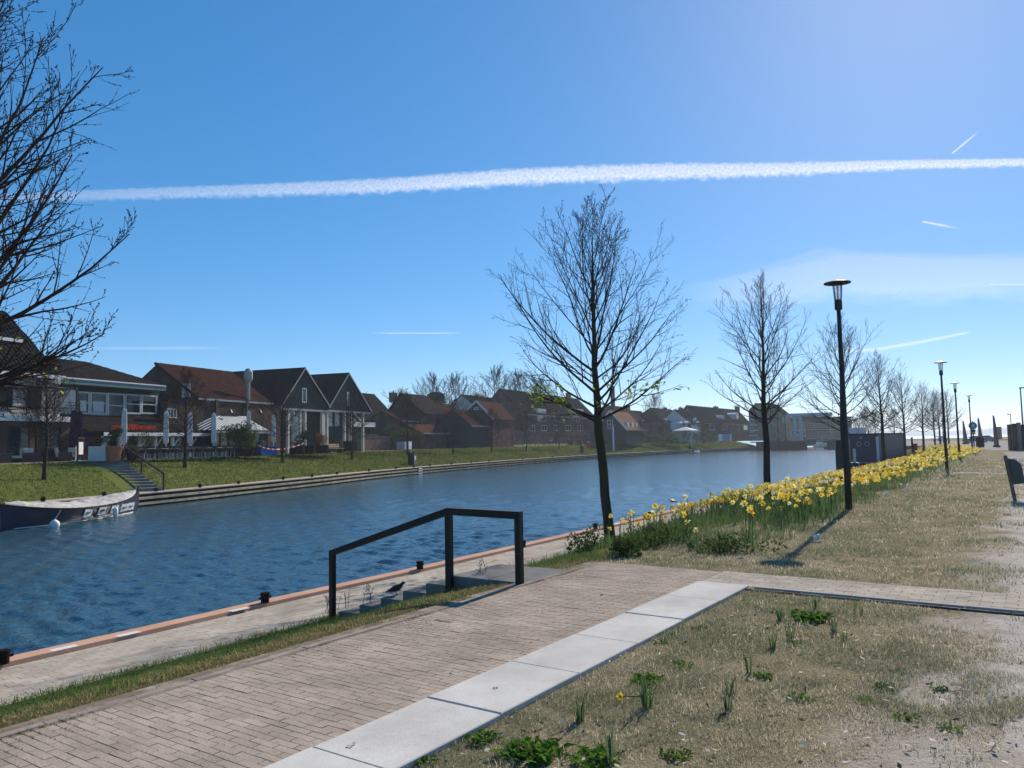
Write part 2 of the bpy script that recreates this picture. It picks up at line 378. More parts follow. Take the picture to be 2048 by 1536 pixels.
CMi = CM.transposed()
def PXY(p):
    q = CMi @ (Vector(p)-Vector((0,0,EYE)))
    return None if q.z > -.01 else (1024+FPX*q.x/-q.z, 768-FPX*q.y/-q.z)
def PX(p):
    q = PXY(p); return None if q is None else q[0]
tag(ribbon('promenade', FL, FN, [(7.95, ZP-.01), (7.95, ZP+.004), (24, ZP+.004)], M_paving), kind='structure')
tp = [(p.x+q.x*23.9, p.y+q.y*23.9, ZP-.004) for p, q in zip(FL[::4]+[FL[-1]], FN[::4]+[FN[-1]])]
tp += [(72,219.6,ZP-.004),(86,290,ZP-.004),(40,420,ZP-.004),(-400,900,ZP-.004),(-3900,2500,ZP-.004),(-3900,8,ZP-.004)]
m = bpy.data.meshes.new('town_ground'); m.from_pydata(tp, [], [tuple(range(len(tp)))]); m.update()
if m.polygons[0].normal.z < 0: m.flip_normals()
tag(obj('town_ground', m, M_town), kind='structure')
# --- far shore across the lake
def shore():
    V = []; F = []; n = 260
    for i in range(n):
        a = R(-12 + 75*i/(n-1)); d = 4200
        h = 16 + 5*math.sin(i*.21) + 6*rng.random() + (6 if 90 < i < 180 else 0)
        V += [(math.sin(a)*d, math.cos(a)*d, -2), (math.sin(a)*(d+60), math.cos(a)*(d+60), h), (math.sin(a)*(d+500), math.cos(a)*(d+500), h)]
    for i in range(n-1):
        for j in range(2): F.append((3*i+j, 3*i+3+j, 3*i+4+j, 3*i+1+j))
    return mesh_np('far_shore', V, F)
tag(obj('far_shore_woods', shore(), mat('far_wood', (.05,.06,.05), .95, (.035,.045,.04), .01)), 'low blue wooded shore across the lake', 'woods', kind='stuff')
# --- the dusty pale cycle path on the right and its far forecourt
pth = [T(13.5,5.9), T(17,5.7), T(21,5.3), T(28,4.8), T(39,4.3), T(55,3.2), T(75,2.0)]
pl = smooth_poly([(p.x,p.y,0) for p in pth], 1.0)
tag(ribbon('cycle_path', pl, normals2d(pl, 1), [(0, .006), (4.6, .006)], M_path), kind='structure')
fc = [P(1800,892), P(1880,891), P(1921,891), P(1975,900), P(2300,905), P(2300,884), P(1930,882), P(1760,882)]
m = bpy.data.meshes.new('forecourt'); m.from_pydata([(p.x,p.y,.003) for p in fc], [], [tuple(range(len(fc)))]); m.update()
if m.polygons[0].normal.z < 0: m.flip_normals()
tag(obj('forecourt', m, M_path), kind='structure')
# ================================================================ NEAR PAVINGS
def brick_material(name, a, b2, c3):
    m = bpy.data.materials.new(name); m.use_nodes = True; N = m.node_tree.nodes; L = m.node_tree.links; b = N['Principled BSDF']
    at = N.new('ShaderNodeAttribute'); at.attribute_name = 'rnd'; oi = N.new('ShaderNodeObjectInfo')
    ad = N.new('ShaderNodeMath'); L.new(at.outputs['Fac'], ad.inputs[0]); L.new(oi.outputs['Random'], ad.inputs[1])
    fr = N.new('ShaderNodeMath'); fr.operation = 'FRACT'; L.new(ad.outputs[0], fr.inputs[0])
    cr = N.new('ShaderNodeValToRGB'); L.new(fr.outputs[0], cr.inputs[0])
    cr.color_ramp.elements[0].color = (*a, 1); cr.color_ramp.elements[1].color = (*b2, 1); e = cr.color_ramp.elements.new(.5); e.color = (*c3, 1)
    g = N.new('ShaderNodeNewGeometry'); n = N.new('ShaderNodeTexNoise'); n.inputs['Scale'].default_value = 1.3; n.inputs['Detail'].default_value = 8; n.inputs['Roughness'].default_value = .7; L.new(g.outputs['Position'], n.inputs['Vector'])
    r = N.new('ShaderNodeMapRange'); r.inputs[1].default_value = .35; r.inputs[2].default_value = .65; r.inputs[3].default_value = .78; r.inputs[4].default_value = 1.15; L.new(n.outputs[0], r.inputs[0])
    hs = N.new('ShaderNodeHueSaturation'); L.new(cr.outputs[0], hs.inputs['Color']); L.new(r.outputs[0], hs.inputs['Value']); L.new(hs.outputs[0], b.inputs['Base Color'])
    n2 = N.new('ShaderNodeTexNoise'); n2.inputs['Scale'].default_value = 55; n2.inputs['Detail'].default_value = 5; L.new(g.outputs['Position'], n2.inputs['Vector'])
    bp = N.new('ShaderNodeBump'); bp.inputs['Strength'].default_value = .6; bp.inputs['Distance'].default_value = .006; L.new(n2.outputs[0], bp.inputs['Height']); L.new(bp.outputs[0], b.inputs['Normal'])
    b.inputs['Roughness'].default_value = .85; b.inputs['Specular IOR Level'].default_value = 0.0; return m
M_paver = brick_material('paving_brick', (.305,.25,.203), (.36,.30,.245), (.335,.278,.225))
M_paver2 = brick_material('path_brick', (.355,.31,.252), (.41,.365,.302), (.38,.335,.275))
M_joint = mat('joint_sand', (.17,.135,.105), .95, (.34,.285,.235), 5, .1, lo=.45, hi=.7)
def brick_arr(cx, cy, dx, dy, z, yaw, tilt, h=.05, c=.0012):
    """vectorised chamfered bricks: arrays of centres and sizes -> verts, quads, rnd"""
    n = len(cx)
    base = np.array([(-1,-1,0,0),(1,-1,0,0),(1,1,0,0),(-1,1,0,0),(-1,-1,1,0),(1,-1,1,0),(1,1,1,0),(-1,1,1,0),(-1,-1,1,1),(1,-1,1,1),(1,1,1,1),(-1,1,1,1)], float)
    X = base[None,:,0]*dx[:,None]/2; Y = base[None,:,1]*dy[:,None]/2
    X = X - np.sign(X)*base[None,:,3]*c; Y = Y - np.sign(Y)*base[None,:,3]*c
    Z = np.where(base[None,:,2] > 0, np.where(base[None,:,3] > 0, 0, -c), -h) + z[:,None] + X*tilt[:,:1] + Y*tilt[:,1:]
    ca, sa = np.cos(yaw)[:,None], np.sin(yaw)[:,None]
    V = np.stack([cx[:,None]+X*ca-Y*sa, cy[:,None]+X*sa+Y*ca, Z], -1).reshape(-1, 3)
    f = np.array([(8,9,10,11),(0,1,5,4),(1,2,6,5),(2,3,7,6),(3,0,4,7),(4,5,9,8),(5,6,10,9),(6,7,11,10),(7,4,8,11)])
    F = (f[None]+12*np.arange(n)[:,None,None]).reshape(-1, 4)
    return V, F
def bricks_mesh(name, A, mtl):
    V, F = brick_arr(*A); m = mesh_np(name, V, F)
    a = m.attributes.new('rnd', 'FLOAT', 'POINT'); a.data.foreach_set('value', np.repeat(rng.random(len(A[0])), 12).astype(np.float32))
    m.materials.append(mtl); return m
def lay(s0, s1, w0, w1, course, length, along, keep=None, gap=.0018, jit=1.0, egap=.006):
    """running bond in terrace frame; 'w' = bricks long across the path, 's' = long along it"""
    cx, cy, dx, dy = [], [], [], []
    if along == 'w': c0, c1, l0, l1 = s0, s1, w0, w1
    else: c0, c1, l0, l1 = w0, w1, s0, s1
    k = 0; c = c0
    while c < c1-.02:
        l = l0 - (length/2 if k % 2 else 0)
        while l < l1:
            a, b2 = max(l, l0), min(l+length, l1)
            if b2-a > .03:
                lc = (a+b2)/2; cc = c+course/2
                s, w_ = (cc, lc) if along == 'w' else (lc, cc)
                if keep is None or keep(s, w_):
                    cx.append(s); cy.append(-w_)
                    if along == 'w': dx.append(course-gap); dy.append(b2-a-egap)
                    else: dx.append(b2-a-egap); dy.append(course-gap)
            l += length
        c += course; k += 1
    n = len(cx); cx, cy, dx, dy = map(np.array, (cx, cy, dx, dy))
    cx = cx + rng.normal(0, .0012*jit, n); cy = cy + rng.normal(0, .0012*jit, n)
    z = rng.normal(0, .0008*jit, n) + .0008*np.sin(cx*2.3)*np.sin(cy*3.1)*jit
    return [cx, cy, dx, dy, z, rng.normal(0, .006*jit, n), rng.normal(0, .0022*jit, (n, 2))]
def pave(name, A, mtl, z, parent, nkeep=300, nvar=10):
    """the nearest bricks as objects of their own, the rest one part"""
    wx = TO.x + TA.x*A[0] - TN.x*A[1]; wy = TO.y + TA.y*A[0] - TN.y*A[1]
    d = np.hypot(wx, wy)
    vis = np.array([(lambda q: q is not None and -30 < q[0] < 2078 and q[1] < 1560)(PXY((x, y, z))) for x, y in zip(wx, wy)])
    size = np.where(vis, A[2]*A[3]/d**3, 0)
    order = np.argsort(-size); keep = order[:nkeep]; rest = order[nkeep:]
    protos = {}
    for i in keep:
        key = (round(A[2][i], 2), round(A[3][i], 2), int(rng.integers(3)))
        if key not in protos:
            B = [np.zeros(1), np.zeros(1), A[2][i:i+1], A[3][i:i+1], np.zeros(1), np.zeros(1), np.zeros((1, 2))]
            protos[key] = bricks_mesh('brick', B, mtl)
        o = obj('brick', protos[key], None, parent, loc=(A[0][i], A[1][i], z+A[4][i]), rot=(A[6][i,1], -A[6][i,0], A[5][i]))
    if len(rest):
        B = [a[rest] for a in A]; B[4] = B[4]+z
        tag(obj('bricks', bricks_mesh('bricks', B, mtl), None, parent), kind='stuff')
W_L, W_R, S_END = 1.75, 2.34, 1.07
tm = MB().quad((-9,-W_L,-.002),(1.90,-W_L,-.002),(1.90,.10,-.002),(-9,.10,-.002))
terr = tag(tm.build('brick_terrace', M_joint, loc=(TO.x, TO.y, .012), rot=(0,0,TROT)), kind='structure')
A = lay(-7.4, 1.86, .12, W_L-.006, .058, .205, 'w', keep=lambda s, w_: not (s > .93 and w_ > 1.76))
pave('brick_terrace', A, M_paver, .0007, terr)
cp = MB().quad((.95,-13,-.002),(1.90,-13,-.002),(1.90,-W_L,-.002),(.95,-W_L,-.002))
cpo = tag(cp.build('brick_path', M_joint, loc=(TO.x, TO.y, .014), rot=(0,0,TROT)), kind='structure')
A = lay(1.075, 1.86, W_L+.004, 13, .107, .205, 'w')
pave('brick_path', A, M_paver2, .0007, cpo)
ed = MB()
for k in range(11): ed.cbox(1.0, 1.052, -2.42-1.0*k-.99, -2.42-1.0*k, -.15, .016-.002*(k % 2), .004)
ed.build('kerb_edging', M_conc, cpo)
# kerb band on the water side of the terrace
kb = MB()
for k in range(10): kb.cbox(-8.2+.995*k, -8.2+.995*k+.99, .03-.105, -.01, -.2, .001+.002*(k % 3), .004)
kbo = kb.build('kerb_strip', mat('kerb_conc', (.31,.275,.235), .9, (.2,.175,.145), 4, .08), terr)
# concrete slabs
slabs = tag(bpy.data.objects.new('slab_path', None), kind='structure'); COL.objects.link(slabs); slabs.location = (TO.x, TO.y, 0); slabs.rotation_euler = (0,0,TROT)
def slab_mat():
    m = mat('slab_concrete', (.53,.515,.48), .8, (.40,.385,.355), 1.1, .04, 220)
    N = m.node_tree.nodes; L = m.node_tree.links; b = N['Principled BSDF']; src = b.inputs['Base Color'].links[0].from_socket
    g = N.new('ShaderNodeNewGeometry'); v = N.new('ShaderNodeTexNoise'); v.inputs['Scale'].default_value = 130; v.inputs['Detail'].default_value = 3; L.new(g.outputs['Position'], v.inputs['Vector'])
    r = N.new('ShaderNodeMapRange'); r.inputs[1].default_value = .3; r.inputs[2].default_value = .7; r.inputs[3].default_value = .86; r.inputs[4].default_value = 1.12; L.new(v.outputs[0], r.inputs[0])
    hs = N.new('ShaderNodeHueSaturation'); L.new(src, hs.inputs['Color']); L.new(r.outputs[0], hs.inputs['Value']); L.new(hs.outputs[0], b.inputs['Base Color']); return m
M_slab = slab_mat()
SP = .95
for k in range(8):
    s1 = S_END-SP*k; s0 = s1-SP+.007
    MB().cbox(s0, s1, -W_R, -W_L-.004, -.14, .030+.003*math.sin(k*2.1), .006).build('slab', M_slab, slabs)
# dark smudges worn into two slabs
for (px, py) in ((703,1489),(991,1376)):
    p = P(px, py, .036); MB_ = MB()
    for k in range(7):
        a = rng.uniform(-.03,.03); b2 = rng.uniform(-.018,.018); MB_.prism([(a,b2,0),(a+.016,b2+.003,0),(a+.014,b2+.012,0),(a-.002,b2+.009,0)], (0,0,.0012))
    q = TO; rel = Vector((p.x-TO.x, p.y-TO.y)); MB_.build('stain', mat('stain', (.36,.35,.34), .9), slabs, loc=(rel.dot(TA), -rel.dot(TN), .0345))
# ---------------------------------------------------------------- stairs, landing, handrail (local: x = s, y = towards water)
st = thing('canal_stairs', 'low concrete stairs going down from the terrace to the towpath', 'stairs', (TO.x, TO.y, 0), TROT)
MB().cbox(.06, 1.12, .0, .52, -.25, .012, .01).build('landing', M_darkconc, st)
MB().cbox(.06, 1.12, .527, 1.10, -.25, .010, .01).build('landing', M_darkconc, st)
for k in range(5):
    y0 = 1.105+.40*k; MB().cbox(.06, 1.12, y0, y0+.40-.006, -1.0, -.13*(k+1)+.012, .012).build('step', M_darkconc, st)
hr = thing('handrail', 'black square steel handrail beside the low canal stairs', 'handrail', (TO.x, TO.y, 0), TROT)
PW = .075
MB().cbox(-.04, .035, -.035, .04, -.2, .76, .003).build('post', M_black, hr)
MB().cbox(-.04, .035, 1.02, 1.095, -.4, .80, .003).build('post', M_black, hr)
MB().cbox(-.04, .035, 3.13, 3.195, -.9, .15, .003).build('post', M_black, hr)
MB().add([(-.041,-.036,.76),(.036,-.036,.76),(.036,-.036,.85),(-.041,-.036,.85),(-.041,1.06,.775),(.036,1.06,.775),(.036,1.06,.86),(-.041,1.06,.86)],
         [(0,1,2,3),(4,7,6,5),(0,4,5,1),(1,5,6,2),(2,6,7,3),(3,7,4,0)]).build('top_rail', M_black, hr)
MB().add([(-.041,1.061,.770),(.036,1.061,.770),(.036,1.061,.86),(-.041,1.061,.86),(-.041,3.196,.115),(.036,3.196,.115),(.036,3.196,.20),(-.041,3.196,.20)],
         [(0,1,2,3),(4,7,6,5),(0,4,5,1),(1,5,6,2),(2,6,7,3),(3,7,4,0)]).build('sloping_rail', M_black, hr)
# ---------------------------------------------------------------- towpath bricks along the curving quay (real bricks for the near stretch)
def towpath_bricks():
    cum = [0]
    for a, b2 in zip(QL[:-1], QL[1:]): cum.append(cum[-1]+(b2-a).length)
    cum = np.array(cum); qx = np.array([p.x for p in QL]); qy = np.array([p.y for p in QL]); nx = np.array([n.x for n in QN]); ny = np.array([n.y for n in QN])
    cs, co, ds, do = [], [], [], []; c = .285; k = 0
    while c < 1.70:
        l = 13 + (.105 if k % 2 else 0)
        while l < 62:
            cs.append(l+.105); co.append(c+.052); ds.append(.2075); do.append(.1015); l += .21
        c += .104; k += 1
    cs, co = np.array(cs), np.array(co); n = len(cs)
    X = np.interp(cs, cum, qx)+np.interp(cs, cum, nx)*co; Y = np.interp(cs, cum, qy)+np.interp(cs, cum, ny)*co
        # direction of travel t = (-ny, nx)
    yaw = np.arctan2(np.interp(cs, cum, nx), -np.interp(cs, cum, ny))
    A = [X, Y, np.array(ds), np.array(do), ZQ + rng.normal(0, .0008, n), yaw + rng.normal(0, .006, n), rng.normal(0, .002, (n, 2))]
    d = np.hypot(X, Y); inview = np.array([(lambda q: q is not None and -20 < q[0] < 2070 and q[1] < 1550)(PXY((x, y, ZQ))) for x, y in zip(X, Y)])
    order = np.argsort(np.where(inview, d, 1e6)); keep = order[:300]; rest = order[300:]
    B0 = [np.zeros(1), np.zeros(1), np.array([.2075]), np.array([.1015]), np.zeros(1), np.zeros(1), np.zeros((1, 2))]
    pr = [bricks_mesh('brick', B0, M_paver2) for _ in range(4)]
    for i in keep: obj('brick', pr[int(rng.integers(4))], None, tow, loc=(X[i], Y[i], A[4][i]), rot=(A[6][i,1], -A[6][i,0], A[5][i]))
    tag(obj('bricks', bricks_mesh('bricks', [a[rest] for a in A], M_paver2), None, tow), kind='stuff')
towpath_bricks()
# ---------------------------------------------------------------- quay bollards
def bollard_proto(name, label, group):
    t = thing(name, label, 'bollard', group=group)
    MB().lathe([(.062,0),(.062,.115),(.072,.118),(.072,.145),(.06,.15)], n=14).build('body', M_iron, t, smooth=False)
    MB().tube([(-.10,0,.075),(.10,0,.075)], .018, 8).build('cross_bar', M_iron, t)
    return t
bpx = [(6,1325),(530,1203),(840,1136),(1046,1092),(1191,1056),(1300,1032),(1388,1013),(1460,998),(1528,983),(1600,966.5),(1654,955),(1681,948)]
ords = ['first','second','third','fourth','fifth','sixth','seventh','eighth','ninth','tenth','eleventh','twelfth']
b0 = bollard_proto('mooring_bollard', '', 'mooring bollards along the near quay edge')
for k, (px, py) in enumerate(bpx):
    o = b0 if k == 0 else copy_tree(b0)
    p = P(px, py+2, ZQ+.05); o.location = (p.x, p.y, ZQ+.05); o.rotation_euler = (0,0,R(55))
    o['label'] = 'small black mooring bollard on the near quay rim, %s from the left' % ords[k]
# pale plates let into the rim
for k, (px, py) in enumerate(((128,1295),(256,1267),(478,1218),(1234,1047))):
    p = P(px, py, ZQ+.055); MB().cbox(-.15,.15,-.06,.06,-.004,.0015,.001).build('cover_plate', M_offwhite, bpy.data.objects['quay_rim'], loc=(p.x,p.y,ZQ+.0502), rot=(0,0,TROT))
# ---------------------------------------------------------------- crow and coot
def bird(name, label, cat, loc, yaw, s, body, legs=True, beak_mat=M_black):
    t = thing(name, label, cat, loc, yaw)
    V = []; b = MB()
    # body, neck, head, beak, tail as one skin of rings along a spine
    sp = [((-.235,0,.075),.006,.03),((-.16,0,.095),.014,.032),((-.10,0,.115),.045,.05),((-.03,0,.135),.068,.066),((.045,0,.155),.070,.068),((.10,0,.185),.052,.056),((.135,0,.225),.038,.042),((.155,0,.252),.034,.036),((.185,0,.262),.028,.028),((.205,0,.258),.014,.013),((.245,0,.245),.004,.004)]
    n = 12; vs = []
    for (p, rz_, ry) in sp:
        for k in range(n):
            a = 2*math.pi*k/n; vs.append((p[0]*s - math.sin(a)*rz_*s*.35, math.cos(a)*ry*s, (p[2]+math.sin(a)*rz_)*s))
    fs_ = [(i*n+k, i*n+(k+1)%n, (i+1)*n+(k+1)%n, (i+1)*n+k) for i in range(len(sp)-1) for k in range(n)]
    fs_ += [tuple(range(n))[::-1], tuple((len(sp)-1)*n+k for k in range(n))]
    b.add(vs, fs_); b.build('body', body, t, smooth=True)
    for sd_ in (-1, 1):
        wv = [(.07,sd_*.066,.165),(.03,sd_*.078,.19),(-.08,sd_*.066,.155),(-.21,sd_*.028,.095),(-.10,sd_*.066,.10),(.02,sd_*.074,.12)]
        MB().prism([Vector(q)*s for q in wv], (0, sd_*.01*s, 0)).build('wing', body, t)
    if legs:
        for sd_ in (-.025, .025):
            MB().tube([(0,sd_*s,.09*s),(.005*s,sd_*s,.045*s),(-.005*s,sd_*s,.004*s)], .005*s, 6).tube([(-.005*s,sd_*s,.004*s),(.045*s,sd_*s*1.2,.003*s)], .004*s, 5).tube([(-.005*s,sd_*s,.004*s),(.035*s,sd_*s*2.0,.003*s)], .004*s, 5).build('leg', beak_mat, t)
    return t
M_crow = mat('crow_feather', (.008,.008,.011), .45, (.014,.014,.02), 20, spec=.5)
p = P(790, 1189, ZQ+.14)
bird('crow', 'black crow standing on the concrete stair step by the handrail', 'crow', tuple(P(792, 1190, -.13*3+.012)), R(15), .62, M_crow)
p = P(1346, 1003, ZW)
c = bird('coot', 'small dark water bird swimming on the canal', 'bird', (p.x, p.y, ZW-.07), R(-160), .9, M_crow, legs=False); c.scale = (1.2, 1.3, .8)
# ================================================================ TREES
def grow(rg, P0, D0, Ln, R0, N, up, wob, taper=.85, rmin=.0018):
    B = len(P0); pts = np.zeros((B, N+1, 3)); pts[:, 0] = P0; d = D0.copy(); rad = np.zeros((B, N+1)); rad[:, 0] = R0
    for i in range(N):
        d = d + np.array([0, 0, 1.])*np.reshape(up, (-1, 1)) + rg.normal(0, wob, (B, 3)); d /= np.linalg.norm(d, axis=1, keepdims=True)
        pts[:, i+1] = pts[:, i] + d*(Ln/N)[:, None]
        rad[:, i+1] = np.maximum(R0*(1-(i+1)/N*taper), rmin)
    return pts, rad
def tubes(pts, rad, k):
    B, N, _ = pts.shape
    t = np.gradient(pts, axis=1); t /= np.linalg.norm(t, axis=2, keepdims=True)+1e-9
    ref = np.where(np.abs(t[:, :1, 2:]) > .9, np.array([1., 0, 0]), np.array([0, 0, 1.])); ref = np.broadcast_to(ref, t.shape)
    x = np.cross(t, ref); x /= np.linalg.norm(x, axis=2, keepdims=True)+1e-9; y = np.cross(t, x)
    a = 2*np.pi*np.arange(k)/k
    V = pts[:, :, None] + rad[:, :, None, None]*(x[:, :, None]*np.cos(a)[None, None, :, None] + y[:, :, None]*np.sin(a)[None, None, :, None])
    idx = np.arange(B*N*k).reshape(B, N, k); i0 = idx[:, :-1]; i1 = idx[:, 1:]
    F = np.stack([i0, np.roll(i0, -1, 2), np.roll(i1, -1, 2), i1], -1).reshape(-1, 4)
    return V.reshape(-1, 3), F
def cat(parts):
    V = []; F = []; n = 0
    for v, f in parts: V.append(v); F.append(f+n); n += len(v)
    return np.vstack(V), np.vstack(F)
def spawn(rg, pts, rad, M_, t0, t1, ang, lenf, Ltot, droop=0):
    B, N, _ = pts.shape; M_ = int(M_)
    t = (np.arange(M_)+rg.random((B, M_)))/M_*(t1-t0)+t0
    fi = t*(N-1); i = np.minimum(fi.astype(int), N-2); fr = fi-i; b = np.arange(B)[:, None]
    p = pts[b, i]*(1-fr[..., None]) + pts[b, i+1]*fr[..., None]; d = pts[b, i+1]-pts[b, i]; d /= np.linalg.norm(d, axis=2, keepdims=True)+1e-9
    r = rad[b, i]
    rv = rg.normal(0, 1, d.shape); perp = rv - d*np.sum(rv*d, 2, keepdims=True); perp /= np.linalg.norm(perp, axis=2, keepdims=True)+1e-9
    a = ang*(.75+.5*rg.random((B, M_)))[..., None]
    nd = d*np.cos(a)+perp*np.sin(a); nd[..., 2] += droop
    nd /= np.linalg.norm(nd, axis=2, keepdims=True)
    L_ = (Ltot[:, None]*lenf*(1.05-.75*t)*(.6+.8*rg.random((B, M_))))
    return p.reshape(-1, 3), nd.reshape(-1, 3), L_.reshape(-1), r.reshape(-1), t.reshape(-1)
def make_tree(seed, H=7.3, base=2.55, Rc=2.15, r0=.125, nprim=30, n2=9, n3=6, buds=True, leaves=120, lean=(0, 0), detail=1.0, leaf_low=True, ksides=(12, 6, 4, 3), r_tw=1.0, leaf_size=.05):
    rg = np.random.default_rng(seed)
    # trunk with a leader
    N = 14; z = np.linspace(0, H*.97, N+1); wob = np.cumsum(rg.normal(0, .018, (N+1, 2)), 0); wob[:3] *= .3
    lz = np.minimum(z/base, 1.0); tr = np.stack([lean[0]*lz+wob[:, 0], lean[1]*lz+wob[:, 1], z], 1)[None]
    q = z/H; rt = np.where(z < base, r0*(1-.22*z/base), r0*.78*((1-(z-base)/(H-base+.02)))**1.15)+.006; rt[0] *= 1.18
    trunk = tubes(tr, rt[None], ksides[0])
    # primaries
    tt = np.sort(rg.random(nprim))**1.15; tt = (np.arange(nprim)+rg.random(nprim))/nprim; tt = tt**1.25
    zz = base + (H-base)*tt*.93; az = np.arange(nprim)*2.399963+rg.normal(0, .3, nprim)
    cx = np.interp(zz, z, tr[0, :, 0]); cy = np.interp(zz, z, tr[0, :, 1])
    th = np.interp(tt, [0, .12, .35, .7, 1], [80, 62, 47, 33, 18])*np.pi/180*(.85+.3*rg.random(nprim))
    D0 = np.stack([np.sin(th)*np.cos(az), np.sin(th)*np.sin(az), np.cos(th)], 1)
    env = np.interp(tt, [0, .15, .4, .7, 1], [.95, 1.12, 1.1, .72, .34]); L1 = Rc*env*1.18*(.8+.4*rg.random(nprim))
    r1 = np.interp(zz, z, rt)*np.interp(tt, [0, 1], [.40, .55])*(.7+.5*rg.random(nprim)); r1 = np.minimum(r1, .032)
    P0 = np.stack([cx, cy, zz], 1)
    p1, q1 = grow(rg, P0, D0, L1, r1, 9, np.interp(tt, [0, .2, 1], [.045, .07, .05]), .055)
    P2, D2, L2, R2, t2 = spawn(rg, p1, q1, n2, .12, 1.0, .62, .50, L1)
    p2, q2 = grow(rg, P2, D2, L2, np.minimum(R2*.6, .014), 6, .055, .07)
    P3, D3, L3, R3, t3 = spawn(rg, p2, q2, n3, .1, 1.0, .65, .48, L2)
    L3 = np.clip(L3, .07, .5)
    p3, q3 = grow(rg, P3, D3, L3, np.minimum(R3*.62, .0055*r_tw), 3, .07, .10, rmin=.0017*r_tw)
    crown = [tubes(p1, np.maximum(q1, .004*r_tw), ksides[1]), tubes(p2, np.maximum(q2, .0032*r_tw), ksides[2])]
    tw = [tubes(p3, np.maximum(q3, .0022*r_tw), ksides[3])]
    if buds:
        nb = 4; t = rg.random((len(p3), nb)); fi = t*3; i = np.minimum(fi.astype(int), 2); fr = (fi-i)[..., None]; b = np.arange(len(p3))[:, None]
        bp = p3[b, i]*(1-fr)+p3[b, i+1]*fr; bd = p3[b, i+1]-p3[b, i]; bd /= np.linalg.norm(bd, axis=2, keepdims=True)+1e-9
        bd = bd+rg.normal(0, .55, bd.shape); bd /= np.linalg.norm(bd, axis=2, keepdims=True); bp = bp.reshape(-1, 3); bd = bd.reshape(-1, 3)
        s = (.012+.012*rg.random(len(bp)))[:, None]; pp = np.stack([bp, bp+bd*s*.55, bp+bd*s*1.3], 1); rr = np.stack([s[:, 0]*.12, s[:, 0]*.33, s[:, 0]*.03], 1)
        tw.append(tubes(pp, rr, 3))
    leaf = None
    if leaves:
        if leaf_low: pool = np.where(p3[:, -1, 2] < base+ (H-base)*.22)[0]
        else: pool = np.arange(len(p3))
        ii = rg.choice(pool, leaves); c = p3[ii, rg.integers(1, 4, leaves)]
        a = rg.random((leaves, 1))*6.28; dd = np.hstack([np.cos(a)*.6, np.sin(a)*.6, -rg.random((leaves, 1))*.9+.1]); dd /= np.linalg.norm(dd, axis=1, keepdims=True)
        sd_ = np.cross(dd, np.array([0, 0, 1.]))+rg.normal(0, .3, (leaves, 3)); sd_ /= np.linalg.norm(sd_, axis=1, keepdims=True)
        s = (leaf_size*(.6+.8*rg.random(leaves)))[:, None]
        V = np.stack([c, c+dd*s*.5+sd_*s*.42, c+dd*s*1.05, c+dd*s*.5-sd_*s*.42], 1).reshape(-1, 3)
        leaf = (V, np.arange(leaves*4).reshape(-1, 4))
    return trunk, cat(crown), cat(tw), leaf
TREE_MESH = {}
def tree_meshes(key, **k):
    if key not in TREE_MESH:
        tr, cr, tw, lf = make_tree(**k)
        TREE_MESH[key] = (mesh_np('trunk', *tr, smooth=True), mesh_np('branches', *cr, smooth=True), mesh_np('twigs', *tw), mesh_np('leaves', *lf) if lf is not None else None)
    return TREE_MESH[key]
def plant_tree(label, key, loc, rz, group, tilt=(0, 0), scale=1.0, name='bare_tree', bark=None, **k):
    a, b, c, d = tree_meshes(key, **k)
    t = thing(name, label, 'tree', loc, rz, group); t.rotation_euler = (tilt[0], tilt[1], rz); t.scale = (scale,)*3
    obj('trunk', a, bark or M_bark, t); br = obj('crown', b, M_twig, t); tg = obj('twigs', c, M_twig, br)
    if d is not None: obj('leaves', d, M_leaf, t)
    return t
G1 = 'bare young trees along the near quay path'
# left tree whose trunk stands outside the picture
plant_tree('large bare budding tree reaching in from the left edge of the view', 'left', (-5.62, 7.1, -.62), R(75), G1, scale=1.0, seed=14, H=6.9, base=2.62, Rc=1.8, r0=.13, nprim=56, n2=12, n3=6, leaves=60)
TS = [((2.12,17.38), 21, 'near', 'nearest bare tree by the canal stairs, with a few young leaves on its low branches'),
      ((9.05,27.73), 22, 'b', 'bare tree rising from the daffodil bed left of the nearest street lamp'),
      ((16.3,38.0), 23, 'c', 'bare tree directly behind the nearest street lamp post'),
      ((25.2,52.5), 22, 'b', 'fourth bare tree of the near row, just right of the dark houseboat'),
      ((35.5,70), 23, 'c', 'fifth bare tree of the near row, beyond the houseboat'),
      ((42.5,80), 22, 'b', 'sixth bare tree of the near row, beside the red post'),
      ((53,97), 23, 'c', 'seventh bare tree of the near row, far along the daffodil bed'),
      ((57,103), 22, 'b', 'eighth bare tree of the near row, among the farthest daffodils'),
      ((61,108), 23, 'c', 'last bare tree of the near row before the forecourt')]
for i, ((x, y), sd_, key, lab) in enumerate(TS):
    kw = dict(seed=sd_, leaves=0, H=7.6, base=2.6, Rc=2.2, r0=.125, nprim=34, n2=10, n3=6)
    if key == 'near': kw.update(leaves=330, nprim=38, n2=10, n3=6, r0=.108, lean=(.22,-.08), H=7.1, leaf_size=.085)
    else: kw.update(r_tw=1.3, n3=6, buds=False)
    if key == 'c': kw.update(Rc=2.3, base=2.45)
    zb = -.55 if i < 6 else -.2
    plant_tree(lab, key, (x, y, zb), (R(200) if i == 0 else i*1.37), G1, tilt=((0, R(.6)) if i == 0 else (0,0)), scale=(1 if i < 3 else [1,1,1,.98,.97,.95,.93,.98,1.0][i]), bark=M_bark_green if i == 0 else M_bark, **kw)
